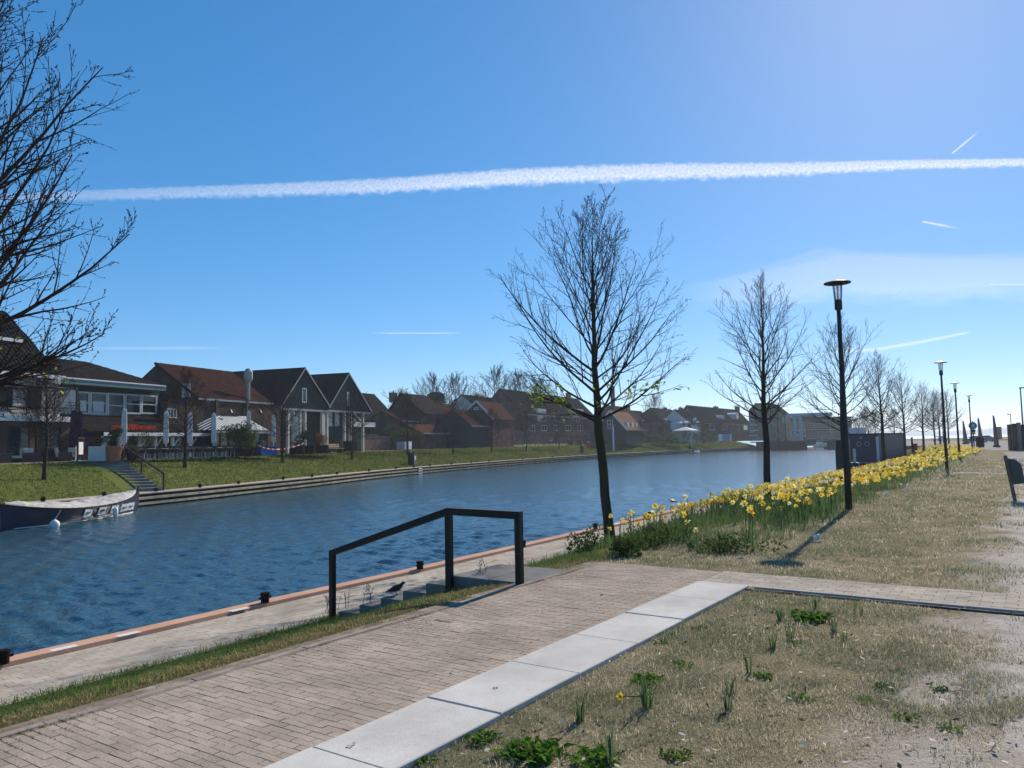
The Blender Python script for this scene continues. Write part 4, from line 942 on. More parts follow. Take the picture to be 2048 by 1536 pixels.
def ghouse(label, px0, px1, dist, heading, py_e, py_r, wall, roof, kind='ridge', depth=9.0, wins=(), chim=(), apx=None, dorm=(), py_e1=None, trim=None, lo=.3, name='town_house', dorm_flat=False):
    fr = Frame(px0, dist, heading); t = fr.thing(name, label, 'house')
    s1 = fr.sx(px1); ze = fr.at(px0, py_e)[1]
    if kind == 'ridge':
        zr = fr.at((px0+px1)/2, py_r, depth/2)[1]
        MB().prism([(0,0,0),(0,depth,0),(0,depth,ze),(0,depth/2,zr-.1),(0,0,ze)], (s1,0,0)).build('wall', wall, t)
        pantile(t, (-.2,-lo,ze-.05), (s1+.2,-lo,ze-.05), (s1+.2,depth/2,zr), (-.2,depth/2,zr), roof, .45, .05, rows=False)
        MB().prism([(-.2,depth+lo,ze-.05),(s1+.2,depth+lo,ze-.05),(s1+.2,depth/2,zr),(-.2,depth/2,zr)], (0,0,-.1)).build('roof', roof, t)
        MB().box(-.25, s1+.25, -lo-.12, -lo-.01, ze-.16, ze-.0).build('gutter', M_zinc if trim is None else trim, t)
    elif kind == 'hip':
        zr = fr.at((px0+px1)/2, py_r, depth/2)[1]; k = min(s1*.28, depth/2)
        MB().box(0, s1, 0, depth, 0, ze).build('wall', wall, t)
        e = [(-.3,-.3,ze),(s1+.3,-.3,ze),(s1+.3,depth+.3,ze),(-.3,depth+.3,ze)]; r0_, r1_ = (k,depth/2,zr), (s1-k,depth/2,zr)
        MB().add(e+[r0_, r1_], [(0,1,5,4),(1,2,5),(2,3,4,5),(3,0,4),(3,2,1,0)]).build('roof', roof, t)
        MB().box(-.35, s1+.35, -.42, -.31, ze-.16, ze).build('gutter', M_zinc if trim is None else trim, t)
    else:
        sa, za = fr.at(apx, py_r); z1 = fr.at(px1, py_e1 or py_e)[1]
        MB().prism([(0,0,0),(s1,0,0),(s1,0,z1),(sa,0,za),(0,0,ze)], (0,depth,0)).build('wall', wall, t)
        for (xa, zz) in ((-.3, ze-.15), (s1+.3, z1-.15)):
            MB().prism([(xa,-.3,zz),(sa,-.3,za+.08),(sa,-.3,za+.25),(xa,-.3,zz+.17)], (0,depth+.5,0)).build('roof', roof, t)
            MB().bar((xa,-.33,zz+.05),(sa,-.33,za+.12),.05,.30).build('verge_board', trim or M_white, t)
    for (a, b, c, d, *nn) in wins:
        sa_, sb_ = fr.sx(a), fr.sx(b); windowp(t, sa_, sb_, fr.at(a, d)[1], fr.at(a, c)[1], -.003, *(nn or (2, 1)), fr=.09)
    for (a, b, pt) in chim:
        bb = depth/2; x0_, x1_ = fr.sx(a, bb), fr.sx(b, bb); chimney(t, x0_, x1_, bb-.35, bb+.35, fr.at(a, py_r, bb)[1]-1.2, fr.at(a, pt, bb)[1])
    for (a, b, c, d) in dorm:      # dormers standing on the front slope
        x0_, x1_ = fr.sx(a), fr.sx(b); z0_, z1_ = fr.at(a, d)[1], fr.at(a, c)[1]
        dm = MB().prism([(x0_,-.05,z0_),(x1_,-.05,z0_),(x1_,-.05,z1_-(.5 if not dorm_flat else 0)),((x0_+x1_)/2,-.05,z1_),(x0_,-.05,z1_-(.5 if not dorm_flat else 0))], (0,depth/2,0)).build('dormer', M_render, t)
        MB().box(x0_+.25, x1_-.25, -.09, -.06, z0_+.25, z1_-.55).build('pane', M_glass, dm)
    return t, fr
ghouse('dark steep-roofed house with a white window, right of the green houses', 731, 800, 118, 22, 846, 790, M_brick, M_tile_dark, wins=[(760,779,832,847)], chim=[(782,792,785)], dorm=[(746,754,801,806)] and (), depth=10)
ghouse('dark gabled house with a long sloping roof beside the steep roof', 778, 850, 124, 112, 826, 789, M_brick, M_tile_dark, kind='gable', apx=803, py_e1=828, trim=M_timber_d, depth=8)
ghouse('low brick house with pale brown tiled roof behind the town wall', 800, 855, 116, 22, 841, 826, M_brick, M_tile_brown, wins=[(836,855,842,857)], depth=6)
ghouse('lean-to with ribbed red tile roof just above the town wall', 842, 892, 113, 22, 866, 850, M_brick, M_tile_red, depth=5, lo=.5)
ghouse('long house with brown-red roof and white gutter line', 857, 935, 130, 22, 829, 808, M_brick, M_tile_brown, chim=[(876,882,802),(932,946,799)], wins=[(862,872,838,846),(880,890,838,846)], trim=M_white, depth=8)
ghouse('red brick gabled house with pale verge boards', 925, 986, 127, 112, 833, 804, M_brick_red, M_tile_brown, kind='gable', apx=954, py_e1=838, trim=M_offwhite, wins=[(949,958,815,820)], depth=9)
ghouse('small house with bright red-brown tiled roof above the wall', 941, 992, 119, 22, 851, 823, M_greenclad, M_tile_brown, depth=6)
ghouse('terrace of dark slate roofs with white pointed dormers', 966, 1046, 150, 23, 826, 798, M_render, M_slate, chim=[(963,968,793)], dorm=[(982,990,808,828),(998,1008,808,828),(1020,1028,810,829)], depth=9)
ghouse('long dark-roofed terrace with flat white dormer windows', 1046, 1194, 156, 24, 828, 793, M_brick, M_slate, chim=[(1046,1052,788),(1136,1142,786)], wins=[(1076,1093,831,842),(1147,1160,832,842),(1110,1122,833,842),(1060,1070,850,862),(1084,1094,850,862),(1108,1118,850,862),(1132,1142,850,862),(1156,1166,850,862),(1176,1186,834,844)], dorm=[(1077,1093,817,826),(1147,1168,817,826)], dorm_flat=True, depth=10)
tH, fH = ghouse('dark green wooden gabled house with white trim and orange roof', 1204, 1254, 163, 112, 846, 823, M_greenclad, M_tile_orange, kind='gable', apx=1220, py_e1=860, wins=[(1216,1226.5,840,857,2,2)], depth=16)
for k in range(3):
    z0_ = 5.3; dx = 2.6
    s = fH.sx(1238); MB().box(s-.4, s+1.3, 2.5+4*k, 4.2+4*k, 2.6, 4.6).build('dormer', M_render, tH)
ghouse('reddish roofed house behind the orange roof', 1248, 1288, 186, 26, 838, 816, M_brick_red, M_tile_brown, chim=[(1256,1260,811)], wins=[(1262,1266,842,850),(1270,1274,842,850)])
ghouse('low black-hipped house left of the white canopy', 1281, 1326, 196, 28, 857, 824, M_brick, M_slate, kind='hip', wins=[(1290,1298,860,868),(1306,1314,860,868)])
ghouse('black-roofed house with two chimneys and pale dormers', 1325, 1384, 202, 29, 845, 820, M_brick_red, M_slate, kind='hip', chim=[(1330,1334,815),(1361,1366,815)], dorm=[(1334,1338,836,846),(1354,1359,835,846),(1370,1374,838,848)], wins=[(1342,1348,850,858),(1362,1368,850,858)])
ghouse('white-walled house with steep dark roof and tall chimney', 1384, 1412, 208, 30, 848, 823, M_render, M_slate, chim=[(1385,1389,816)], dorm=[(1375,1383,842,858),(1396,1402,842,856)], wins=[(1388,1394,836,846)])
ghouse('long dark-roofed block with two chimneys near the bridge', 1408, 1504, 216, 32, 846, 818, M_brick, M_slate, chim=[(1431,1437,813),(1474,1480,813)], wins=[(1420,1430,850,860,3,1),(1445,1455,850,860,3,1),(1470,1480,850,860,3,1),(1488,1496,850,860,2,1)], dorm=[(1446,1450,830,838),(1474,1479,825,838)])
fr = Frame(1497, 226, 118); t = fr.thing('yellow_gable_house', 'large yellow-grey brick house with broken dark gable roof by the bridge', 'house')
S = [fr.at(*q) for q in ((1497,824),(1511,808),(1541,808),(1571,832))]; s1 = fr.sx(1571); dp = 12
MB().prism([(S[0][0],0,0),(s1,0,0),(s1,0,S[3][1]-.1),(S[2][0],0,S[2][1]-.2),(S[1][0],0,S[1][1]-.2),(S[0][0],0,S[0][1]-.1)], (0,dp,0)).build('wall', M_brick_yel, t)
for a, b in zip(S[:-1], S[1:]): MB().prism([(a[0],-.4,a[1]),(b[0],-.4,b[1]),(b[0],-.4,b[1]+.25),(a[0],-.4,a[1]+.25)], (0,dp+.8,0)).build('roof', M_slate, t)
for (a,b,c,d) in ((1502,1508,838,848),(1502,1508,856,864),(1535,1538,840,848)): windowp(t, fr.sx(a), fr.sx(b), fr.at(a,d)[1], fr.at(a,c)[1], -.003, 2, 1, fr=.1)
for py in (851, 862, 872): MB().box(fr.sx(1499), fr.sx(1516), -.06, -.003, fr.at(1505,py)[1], fr.at(1505,py)[1]+.25).build('sill_band', M_offwhite, t)
# domed tower
q = D(873, 885, 158); t = thing('domed_tower', 'small dark domed roof tower with weathervane above the houses', 'tower', (q.x,q.y,ZP))
zt_ = lambda py: D(873, py, 158).z-ZP
MB().box(-1.5,1.5,-1.5,1.5,0,zt_(806)).build('shaft', M_brick, t)
MB().lathe([(2.0,zt_(806)),(2.0,zt_(803)),(1.75,zt_(802)),(1.9,zt_(794)),(1.7,zt_(788)),(1.1,zt_(785)),(.3,zt_(783.5)),(.1,zt_(783))], n=10).build('dome', M_tile_dark, t)
MB().tube([(0,0,zt_(784)),(0,0,zt_(775))], .06, 6).bar((-.7,0,zt_(777)),(.7,0,zt_(777)),.06).build('weathervane', M_black, t)
# tall factory pipe
q = D(1228, 885, 190); t = tag(MB().tube([(0,0,0),(0,0,D(1228,772,190).z-ZP)], .55, 12).build('chimney_pipe', M_black, loc=(q.x,q.y,ZP)), 'tall thin black chimney pipe behind the orange-roofed house', 'chimney')
# ================================================================ FAR BANK FURNITURE AND PLANTS
def leaf_mass(rg, n, fn, size, upb=.2):
    c = fn(n); d = rg.normal(0, 1, (n, 3)); d[:, 2] += upb; d /= np.linalg.norm(d, axis=1, keepdims=True)
    s_ = np.cross(d, rg.normal(0, 1, (n, 3))); s_ /= np.linalg.norm(s_, axis=1, keepdims=True); k = (size*(.6+.8*rg.random(n)))[:, None]
    V = np.stack([c-d*k*.5, c+s_*k*.28, c+d*k*.5, c-s_*k*.28], 1).reshape(-1, 3)
    return V, np.arange(4*n).reshape(-1, 4)
def blob(rg, c, r, lumps=9):
    cs = rg.normal(0, .45, (lumps, 3)); rs = .45+.3*rg.random(lumps)
    def fn(n):
        i = rg.integers(0, lumps, n); d = rg.normal(0, 1, (n, 3)); d /= np.linalg.norm(d, axis=1, keepdims=True)
        return np.array(c)+np.array(r)*(cs[i]*.9+d*rs[i][:, None]*(.75+.3*rg.random(n))[:, None])
    return fn
rgp = np.random.default_rng(99)
def plant(name, label, loc, pot, leafm, n, c, r, size, stem=None, group=None, cat_='plant'):
    t = thing(name, label, cat_, loc, 0, group)
    if pot: pot(t)
    if stem: MB().tube(stem, [.05, .04, .03], 6).build('stem', M_bark, t)
    obj('foliage', mesh_np('foliage', *leaf_mass(rgp, n, blob(rgp, c, r), size)), leafm, t)
    return t
def pot_round(r, h, mtl):
    def f(t):
        MB().lathe([(r*.68,0),(r*.95,h*.85),(r*1.06,h*.86),(r*1.06,h),(r*.9,h),(r*.88,h*.9)], n=16).build('pot', mtl, t, smooth=False); MB().lathe([(r*.88,h*.90),(.01,h*.91)], n=12).build('soil', M_soil, t)
    return f
def pot_box(sx, sy, h, mtl):
    def f(t):
        MB().cbox(-sx/2, sx/2, -sy/2, sy/2, 0, h, .02).build('box', mtl, t); MB().box(-sx/2+.05, sx/2-.05, -sy/2+.05, sy/2-.05, h+.001, h+.012).build('soil', M_soil, t)
    return f
def onp(px, off, z=ZP+.005): q = FO(px, off); q.z = z; return q
HEAD = FG.rz
def fgp(px, b): s_ = FG.sx(px, b); q = FG.o+FG.u*s_+FG.v*b; q.z = ZP+.005; return q
# closed white parasols
def parasol(label, loc, mtl, h, r, group):
    t = thing('closed_parasol', label, 'parasol', loc, HEAD, group)
    MB().lathe([(.32,0),(.32,.06),(.06,.09)], n=14).build('base', M_zinc, t); MB().tube([(0,0,.05),(0,0,h*.35)], .035, 8).build('pole', M_white, t)
    n = 16; V = []; prof = [(.30,.5),(.34,1.0),(.55,.98),(.80,.92),(.96,.8),(1.0,.3)]; m = MB(); b = 0
    for q, k in prof:
        for i in range(n): a = 2*math.pi*i/n; rr = r*k*(1+.16*math.cos(8*a)); m.v.append((rr*math.cos(a), rr*math.sin(a), h*q))
    for i in range(len(prof)-1):
        for k in range(n): m.f.append((i*n+k, i*n+(k+1)%n, (i+1)*n+(k+1)%n, (i+1)*n+k))
    m.f.append(tuple(range(n))[::-1]); m.f.append(tuple((len(prof)-1)*n+k for k in range(n)))
    m.build('folded_canopy', mtl, t)
    MB().lathe([(r*1.06,0),(r*1.06,.06)], (0,0,h*.62), n).build('strap', mtl, t)
    return t
for (px, off, h, lab) in ((248,-2.4,3.3,'left end, beside the terracotta pot'),(332,-2.4,3.25,'right of the red sign lettering'),(380,-2.4,3.2,'at the middle of the veranda'),(427.5,-2.6,3.25,'at the left corner of the striped pavilion'),(497,-3.0,3.5,'in front of the striped pavilion roof'),(547,-3.0,3.3,'near the right end of the pavilion'),(591.5,-1.5,3.2,'beside the left dark green house')):
    parasol('closed white parasol on the restaurant terrace, '+lab, fgp(px, off), M_parasol, h*1.1, .17, 'closed white parasols of the restaurant terrace')
parasol('closed dark purple parasol at the head of the far stairs', onp(151, 9.6), M_purple, 3.4, .34, None)
# terrace chairs and tables
def chair_proto():
    t = thing('terrace_chair', 'dark wicker terrace chair drawn up to a small table outside the restaurant', 'chair', group='dark wicker chairs on the restaurant terrace')
    MB().cbox(-.24,.24,-.24,.24,.41,.46,.01).build('seat', M_wicker, t); 
    b = MB().add([(-.25,.20,.46),(.25,.20,.46),(.25,.32,.90),(-.25,.32,.90),(-.25,.24,.46),(.25,.24,.46),(.25,.36,.90),(-.25,.36,.90)],[(0,1,2,3),(4,7,6,5),(0,4,5,1),(1,5,6,2),(2,6,7,3),(3,7,4,0)]); b.build('backrest', M_wicker, t)
    for sx in (-1,1):
        MB().bar((sx*.25,-.24,.64),(sx*.25,.24,.66),.05).bar((sx*.25,-.22,.44),(sx*.25,-.22,.64),.04).build('armrest', M_wicker, t)
        for sy in (-1,1): MB().bar((sx*.21,sy*.21,.0),(sx*.21,sy*.21,.41),.035).build('leg', M_zinc, t)
    return t
def table_proto():
    t = thing('terrace_table', 'small dark square terrace table outside the restaurant', 'table', group='small tables on the restaurant terrace')
    MB().cbox(-.36,.36,-.36,.36,.72,.75,.008).build('table_top', mat('table_top', (.28,.27,.26), .25, spec=.5), t); MB().bar((0,0,.03),(0,0,.72),.06).build('leg', M_zinc, t); MB().box(-.25,.25,-.25,.25,0,.03).build('foot', M_zinc, t)
    return t
c0, t0 = chair_proto(), table_proto(); first = True
rgf = np.random.default_rng(5)
for row, (off, pxs) in enumerate(((-4.6, [248,272,296,322,344,366,388,410,432,452]), (-3.3, [258,286,312,340,372,404,436,462,480]))):
    for ti, px in enumerate(pxs):
        p = fgp(px, off); tb = t0 if first else copy_tree(t0); tb.location = p; tb.rotation_euler = (0,0,HEAD+rgf.normal(0,.1)); rn = 'front' if row == 0 else 'back'; tb['label'] = 'small square terrace table, %s from the left in the %s row' % (ords[ti], rn)
        for k, (dx, a) in enumerate(((-.62, math.pi/2), (.62, -math.pi/2))):
            c = c0 if first else copy_tree(c0); first = False
            q = Matrix.Rotation(HEAD, 3, 'Z') @ Vector((dx+rgf.normal(0,.05), rgf.normal(0,.08), 0)); c.location = (p.x+q.x, p.y+q.y, p.z); c.rotation_euler = (0,0,HEAD+a+rgf.normal(0,.15)); c['label'] = 'dark wicker chair on the %s side of %s-row terrace table, %s from the left' % ('left' if k == 0 else 'right', rn, ords[ti])
# lounge chairs with pale cushions at the left
def lounge():
    t = thing('lounge_chair', '', 'armchair', group='cushioned lounge chairs at the left terrace')
    MB().box(-.4,.4,-.4,.4,.05,.3).build('base', M_wicker, t); MB().cbox(-.36,.36,-.40,.30,.305,.46,.05).build('seat_cushion', M_lounge, t)
    MB().add([(-.4,.26,.3),(.4,.26,.3),(.4,.42,.92),(-.4,.42,.92),(-.4,.42,.3),(.4,.42,.3),(.4,.55,.92),(-.4,.55,.92)],[(0,1,2,3),(4,7,6,5),(0,4,5,1),(1,5,6,2),(2,6,7,3),(3,7,4,0)]).build('back_cushion', M_lounge, t)
    for sx in (-1,1): MB().cbox(sx*.40-.06,sx*.40+.06,-.4,.4,.3,.62,.02).build('armrest', M_wicker, t)
    return t
l0 = lounge()
for k, (px, off, a, lab) in enumerate(((3,10.4,1.2,'cut by the left edge of the view'),(42,10.6,-1.3,'second from the left edge'),(62,10.6,1.2,'just left of the first far-bank tree trunk'),(128,10.4,1.0,'left of the dark purple parasol'),(143,10.6,-1.1,'hidden behind the dark purple parasol foot'))):
    o = l0 if k == 0 else copy_tree(l0); p = onp(px, off); o.location = p; o.rotation_euler = (0,0,HEAD+a); o['label'] = 'pale cushioned lounge chair on the left terrace, '+lab
# pots and plants
plant('olive_tree', 'round olive tree in a big terracotta pot on the far terrace', fgp(229, -5.4), pot_round(.52, .95, M_terra), M_olive, 1300, (0,0,1.72), (.52,.52,.42), .09, stem=[(0,0,.8),(.05,.02,1.2),(0,0,1.7)])
plant('planter_box', 'white planter box with a clipped green shrub on the far terrace', fgp(199, -4.6), pot_box(1.1, .6, .95, M_offwhite), M_foliage, 700, (0,0,1.25), (.5,.35,.3), .10, cat_='planter')
plant('potted_plant', 'dark round pot with yellow-green foliage among the chairs', fgp(266, -5.2), pot_round(.42, .5, M_purple), M_bamboo, 500, (0,0,.75), (.42,.42,.3), .10)
for (px, off, s, lab) in ((283,-1.0,.8,'left of the sign post'),(315,-1.0,.7,'under the right end of the red sign')): plant('potted_shrub', 'loose olive shrub against the veranda glass, '+lab, fgp(px, off), pot_round(.3,.45,M_timber_d), M_olive, 500, (0,0,1.35), (.6,.5,.75), .10)
for i, (px, off) in enumerate(((461,-3.4),(474,-3.6),(488,-3.8),(500,-4.0))):
    def mk(px=px, off=off, i=i):
        t = thing('bamboo_planter', 'tall bamboo in a dark pot before the pavilion, %s from the left' % ords[i], 'plant', fgp(px, off), i, 'tall bamboo planters before the pavilion')
        pot_round(.38,.6,M_timber_d)(t)
        st_ = MB(); 
        for k in range(12): a = rgp.random()*6.28; st_.tube([(.15*math.cos(a),.15*math.sin(a),.5),(.5*math.cos(a),.5*math.sin(a),2.3+rgp.random()*.5)], [.015,.006], 4)
        st_.build('canes', M_bamboo, t)
        obj('foliage', mesh_np('foliage', *leaf_mass(rgp, 700, blob(rgp, (0,0,1.75), (.62,.62,.95)), .17, .6)), M_bamboo, t)
    mk()
plant('shrub_in_planter', 'big green shrub in a dark planter by the arched gate', fgp(612, -3.2), pot_box(1.6,.9,.8,M_slate), M_olive, 1100, (0,0,1.5), (.85,.7,.7), .15, cat_='planter')
plant('shrub_in_planter', 'rusty brown shrub in a dark planter beside the bench', fgp(640, -3.2), pot_box(1.5,.9,.8,M_slate), M_rustleaf, 800, (0,0,1.3), (.6,.6,.6), .13, cat_='planter')
plant('shrub_in_planter', 'dark evergreen ball left of the arched gate', fgp(594, -3.2), pot_box(1.2,.9,.7,M_slate), M_foliage, 700, (0,0,1.15), (.6,.55,.5), .10, cat_='planter')
for (px, off, sx, lab) in ((20,13.5,1.6,'at the far left'),(60,14,1.5,'behind the first far-bank tree'),(96,13.6,1.3,'right of the first far-bank tree'),(130,13,1.2,'behind the lounge chairs')): plant('terrace_shrub', 'dark evergreen terrace shrub '+lab, onp(px, off), pot_box(.9,.6,.6,M_timber_d), M_foliage, 700, (0,0,1.25), (.75*sx/1.3,.6,.75), .12, group='dark evergreen shrubs of the left terrace')
for (px, off, lab) in ((72,12.2,'left'),(92,12.6,'right')):   # leafless climbers / slender trees on terrace
    q = onp(px, off); plant_tree('slender leafless terrace tree among the lounge chairs, %s of two' % lab, 'far0', q, px, None, scale=.95, name='terrace_tree', seed=31, H=5.4, base=1.75, Rc=1.75, r0=.10, nprim=30, n2=9, n3=6, leaves=0, buds=False, r_tw=2.2, ksides=(8,4,3,3))
# hedges behind the wall and far gardens
plant('hedge', 'clipped green hedge above the garden wall', onp(766, 18.5), None, M_foliage, 900, (0,0,1.9), (2.0,1.2,.7), .25, cat_='hedge')
plant('hedge', 'second clipped hedge piece right of the white fence', onp(778, 19.5), None, M_foliage, 700, (0,0,1.9), (1.6,1.2,.6), .25, cat_='hedge')
plant('bush', 'yellow-green bush in young leaf behind the white planter boxes', onp(804, 14.8), None, M_bamboo, 1300, (0,0,2.3), (1.6,1.2,1.0), .2, stem=[(0,0,0),(0,0,1.0),(0,0,1.7)], cat_='bush')
# skip, tape, bench, boxes
t = thing('blue_container', 'low blue container on the terrace right of the bamboo', 'container', fgp(530, -4.2), HEAD); t.scale = (.8,.8,.72)
MB().prism([(-1.3,-.6,.0),(1.3,-.6,.0),(1.5,-.6,1.0),(-1.5,-.6,1.0)], (0,1.2,0)).build('body', M_blue, t); MB().box(-1.55,1.55,-.66,.66,1.003,1.07).build('rim', M_blue, t)
tp_ = [(fgp(514,-5.0)+Vector((0,0,.95))), (fgp(530,-5.0)+Vector((0,0,.62))), (fgp(548,-5.0)+Vector((0,0,.50))), (fgp(570,-4.6)+Vector((0,0,.52))), (fgp(590,-4.6)+Vector((0,0,.72))), (fgp(608,-4.6)+Vector((0,0,1.0)))]
bt = thing('barrier_tape', 'red and white barrier tape sagging between the planters', 'tape', tp_[0])
for k in range(len(tp_)-1):
    for j in range(4):
        a = tp_[k].lerp(tp_[k+1], j/4)-tp_[0]; b = tp_[k].lerp(tp_[k+1], (j+.98)/4)-tp_[0]; MB().bar(a, b, .01, .09).build('tape_band', M_white if j % 2 else M_red, bt)
for k, px in ((0,514),(5,608)): MB().bar(Vector((tp_[k].x-tp_[0].x,tp_[k].y-tp_[0].y,ZP-tp_[0].z)), tp_[k]-tp_[0]+Vector((0,0,.05)), .06).build('tape_post', M_black, bt)
q = fgp(668, -3.2); t = thing('park_bench', 'pale wooden park bench on the far promenade', 'bench', q, HEAD)
for k in range(3): MB().cbox(-1.45,1.45,-.32+.2*k,-.32+.2*k+.17,.42,.47,.01).build('seat_plank', M_wood, t)
for k in range(2): MB().add([(-1.45,.30+.05*k,.56+.2*k),(1.45,.30+.05*k,.56+.2*k),(1.45,.345+.05*k,.72+.2*k),(-1.45,.345+.05*k,.72+.2*k),(-1.45,.34+.05*k,.56+.2*k),(1.45,.34+.05*k,.56+.2*k),(1.45,.385+.05*k,.72+.2*k),(-1.45,.385+.05*k,.72+.2*k)],[(0,1,2,3),(4,7,6,5),(0,4,5,1),(1,5,6,2),(2,6,7,3),(3,7,4,0)]).build('back_plank', M_wood, t)
for sx in (-1.1,1.1): MB().box(sx-.05,sx+.05,-.3,.3,0,.42).bar((sx,.28,.3),(sx,.42,.98),.06).build('leg', M_black, t)
def cube_box(name, label, px, off, sx, sy, h, mtl, cat_, legs=True, group=None):
    t = thing(name, label, cat_, onp(px, off), HEAD, group); z0_ = .12 if legs else 0
    MB().cbox(-sx/2,sx/2,-sy/2,sy/2,z0_,h,.02).build('body', mtl, t)
    MB().box(-sx/2+.08,sx/2-.08,-sy/2+.08,sy/2-.08,h+.001,h+.01).build('top', M_soil if cat_ == 'planter' else mtl, t)
    if legs:
        for a in (-1,1):
            for b in (-1,1): MB().box(a*(sx/2-.1)-.04,a*(sx/2-.1)+.04,b*(sy/2-.1)-.04,b*(sy/2-.1)+.04,0,z0_-.001).build('foot', M_zinc, t)
    return t
M_greybox = mat('grey_blue_box', (.30,.32,.42), .6)
cube_box('dark_planter', 'large black cube planter right of the bench', 700, 10.2, 1.3, 1.1, 1.25, M_slate, 'planter', False)
cube_box('pale_planter', 'grey-white cube planter, left of two on the promenade', 806, 9.2, 1.25, 1.1, 1.1, M_greybox, 'planter'); cube_box('pale_planter', 'white cube planter, right of two on the promenade', 815, 9.6, .9, .8, 1.1, M_white, 'planter')
cube_box('pale_planter', 'pale cube planter before the green orange-roofed house', 1262, 9.6, 1.6, 1.2, 1.3, M_greybox, 'planter')
for (px, lab) in ((1143,'left'),(1160,'right')): cube_box('brick_block', 'low dark storage block with pale lid near the wall end, '+lab+' of two', px, 13.5, 1.8, 1.2, 1.0, M_brick, 'block', False)
# lamp on far promenade, kiosks on far quay
q = onp(702, 9.0); t = thing('promenade_lamp', 'dark slender lamp post by the black planter on the far promenade', 'lamp post', q)
MB().tube([(0,0,0),(0,0,5.2)], [.06,.045], 8).build('pole', M_lamp, t); MB().lathe([(.10,5.0),(.14,5.3),(.42,5.32),(.40,5.36),(.05,5.42)], n=14).build('lamp_head', M_lamp, t)
def kiosk(label, px, off, z=ZQ):
    q = FO(px, off); t = thing('quay_kiosk', label, 'kiosk', (q.x,q.y,far_z(off)-.02), HEAD)
    MB().cbox(-.28,.28,-.25,.25,0,1.35,.06).build('cabinet', M_slate, t); MB().cbox(.36,.86,-.22,.22,0,1.15,.03).build('cabinet', mat('grey_cabinet', (.16,.18,.2), .5), t)
    MB().box(.44,.78,-.232,-.221,.55,1.0).build('notice', M_white, t); MB().tube([(.02,0,1.34),(.02,0,2.0)], .035, 6).lathe([(.09,0),(.09,.12)], (.02,0,2.0), 8).build('mast_light', M_white, t)
    return t
kiosk('grey mooring service cabinets with a white notice on the far quay', 822, 1.6)
kiosk('pair of dark service cabinets on the far quay beyond the dinghy', 1380, 1.5)
q = FO(1164, 2.2); t = thing('litter_bin', 'green-black litter bin on the far grass bank', 'bin', (q.x,q.y,far_z(2.2)-.02)); MB().lathe([(.3,0),(.32,1.2),(.26,1.35)], n=12).build('body', M_greenclad, t); MB().lathe([(.34,1.352),(.2,1.5)], n=12).build('lid', M_lamp, t)
q = FO(1177, 2.4); t = thing('lifebuoy_post', 'red lifebuoy post beside the litter bin on the far bank', 'lifebuoy', (q.x,q.y,far_z(2.4)-.02)); MB().tube([(0,0,0),(0,0,1.8)], .06, 8).build('post', M_red, t)
tr = MB(); n = 14
for i in range(n): a0, a1 = 2*math.pi*i/n, 2*math.pi*(i+1)/n; tr.tube([(.38*math.cos(a0),-.12,1.35+.38*math.sin(a0)),(.38*math.cos(a1),-.12,1.35+.38*math.sin(a1))], .09, 6)
tr.build('ring', M_red, t); MB().box(-.25,.25,-.1,.1,1.8,2.0).build('cap', M_white, t)
q = FO(1227, 2.0); t = thing('info_pylon', 'grey-blue information pylon on the far bank', 'pylon', (q.x,q.y,far_z(2.0)-.02), HEAD); MB().cbox(-.38,.38,-.12,.12,0,5.2,.02).build('panel', M_greybox, t); MB().box(-.5,.5,-.2,.2,-.05,.12).build('base', M_darkconc, t)
# far quay bollards
fb = [(86,1.02),(208,1.0),(312,.9),(400,.5),(477,.5),(566,.5),(624,.5),(674,.5),(738,.5),(792,.5),(828,.5),(860,.5),(903,.5),(942,.5),(978,.5),(1045,.5),(1076,.5),(1105,.5)]
for k, (px, off) in enumerate(fb):
    o = copy_tree(b0); q = FO(px, .35); o.location = (q.x,q.y,ZQ); o.scale = (1.5,1.5,1.5); o['group'] = 'mooring bollards along the far quay'
    o['label'] = 'small dark bollard on the far quay deck, number %s counted from the left' % ['one','two','three','four','five','six','seven','eight','nine','ten','eleven','twelve','thirteen','fourteen','fifteen','sixteen','seventeen','eighteen'][k]
# ladder on far quay
q = FO(840, -.1); t = thing('quay_ladder', 'white-rung ladder on the far quay wall', 'ladder', (q.x,q.y,0), HEAD)
for k in range(3): MB().box(-.45,.45,-.1,.04,-1.45+.25*k,-1.36+.25*k).build('rung', M_white, t)
for sx in (-.5,.5): MB().bar((sx,-.03,-1.5),(sx,-.03,-.72),.07).build('rail', M_black, t)
# ------------------------------------------------ far stairs with handrail
sp0, sp1 = P(285, 979, ZQ), FO(196, 8.0)
t = thing('far_stairs', 'grey steps climbing the far grass bank to the restaurant terrace', 'stairs', (0,0,0))
top = FO(205, 7.9); bot = FO(284, 1.2); n = 11; dr = (top-bot); dh = Vector((dr.x,dr.y,0)); side = Vector((-dh.y, dh.x, 0)).normalized()
for k in range(n):
    a = bot+dh*(k/n); b = bot+dh*((k+1.05)/n); z = ZQ+(ZP-ZQ)*(k+1)/n + .03
    MB().prism([a-side*1.1, b-side*1.1, b+side*1.1, a+side*1.1], (0,0,0)) if False else MB().add([(p.x,p.y,z-.35) for p in (a-side*1.1,a+side*1.1,b+side*1.1,b-side*1.1)]+[(p.x,p.y,z) for p in (a-side*1.1,a+side*1.1,b+side*1.1,b-side*1.1)], [(0,1,2,3),(7,6,5,4),(0,4,5,1),(1,5,6,2),(2,6,7,3),(3,7,4,0)]).build('step', M_darkconc, t)
t = thing('far_handrail', 'black handrail beside the steps on the far bank', 'handrail', (0,0,0))
e = -side if (PX(bot-side*1.2) > PX(bot+side*1.2)) else side
pa = bot+e*1.2; pb = top+e*1.2; pm = bot.lerp(top, .5)+e*1.2
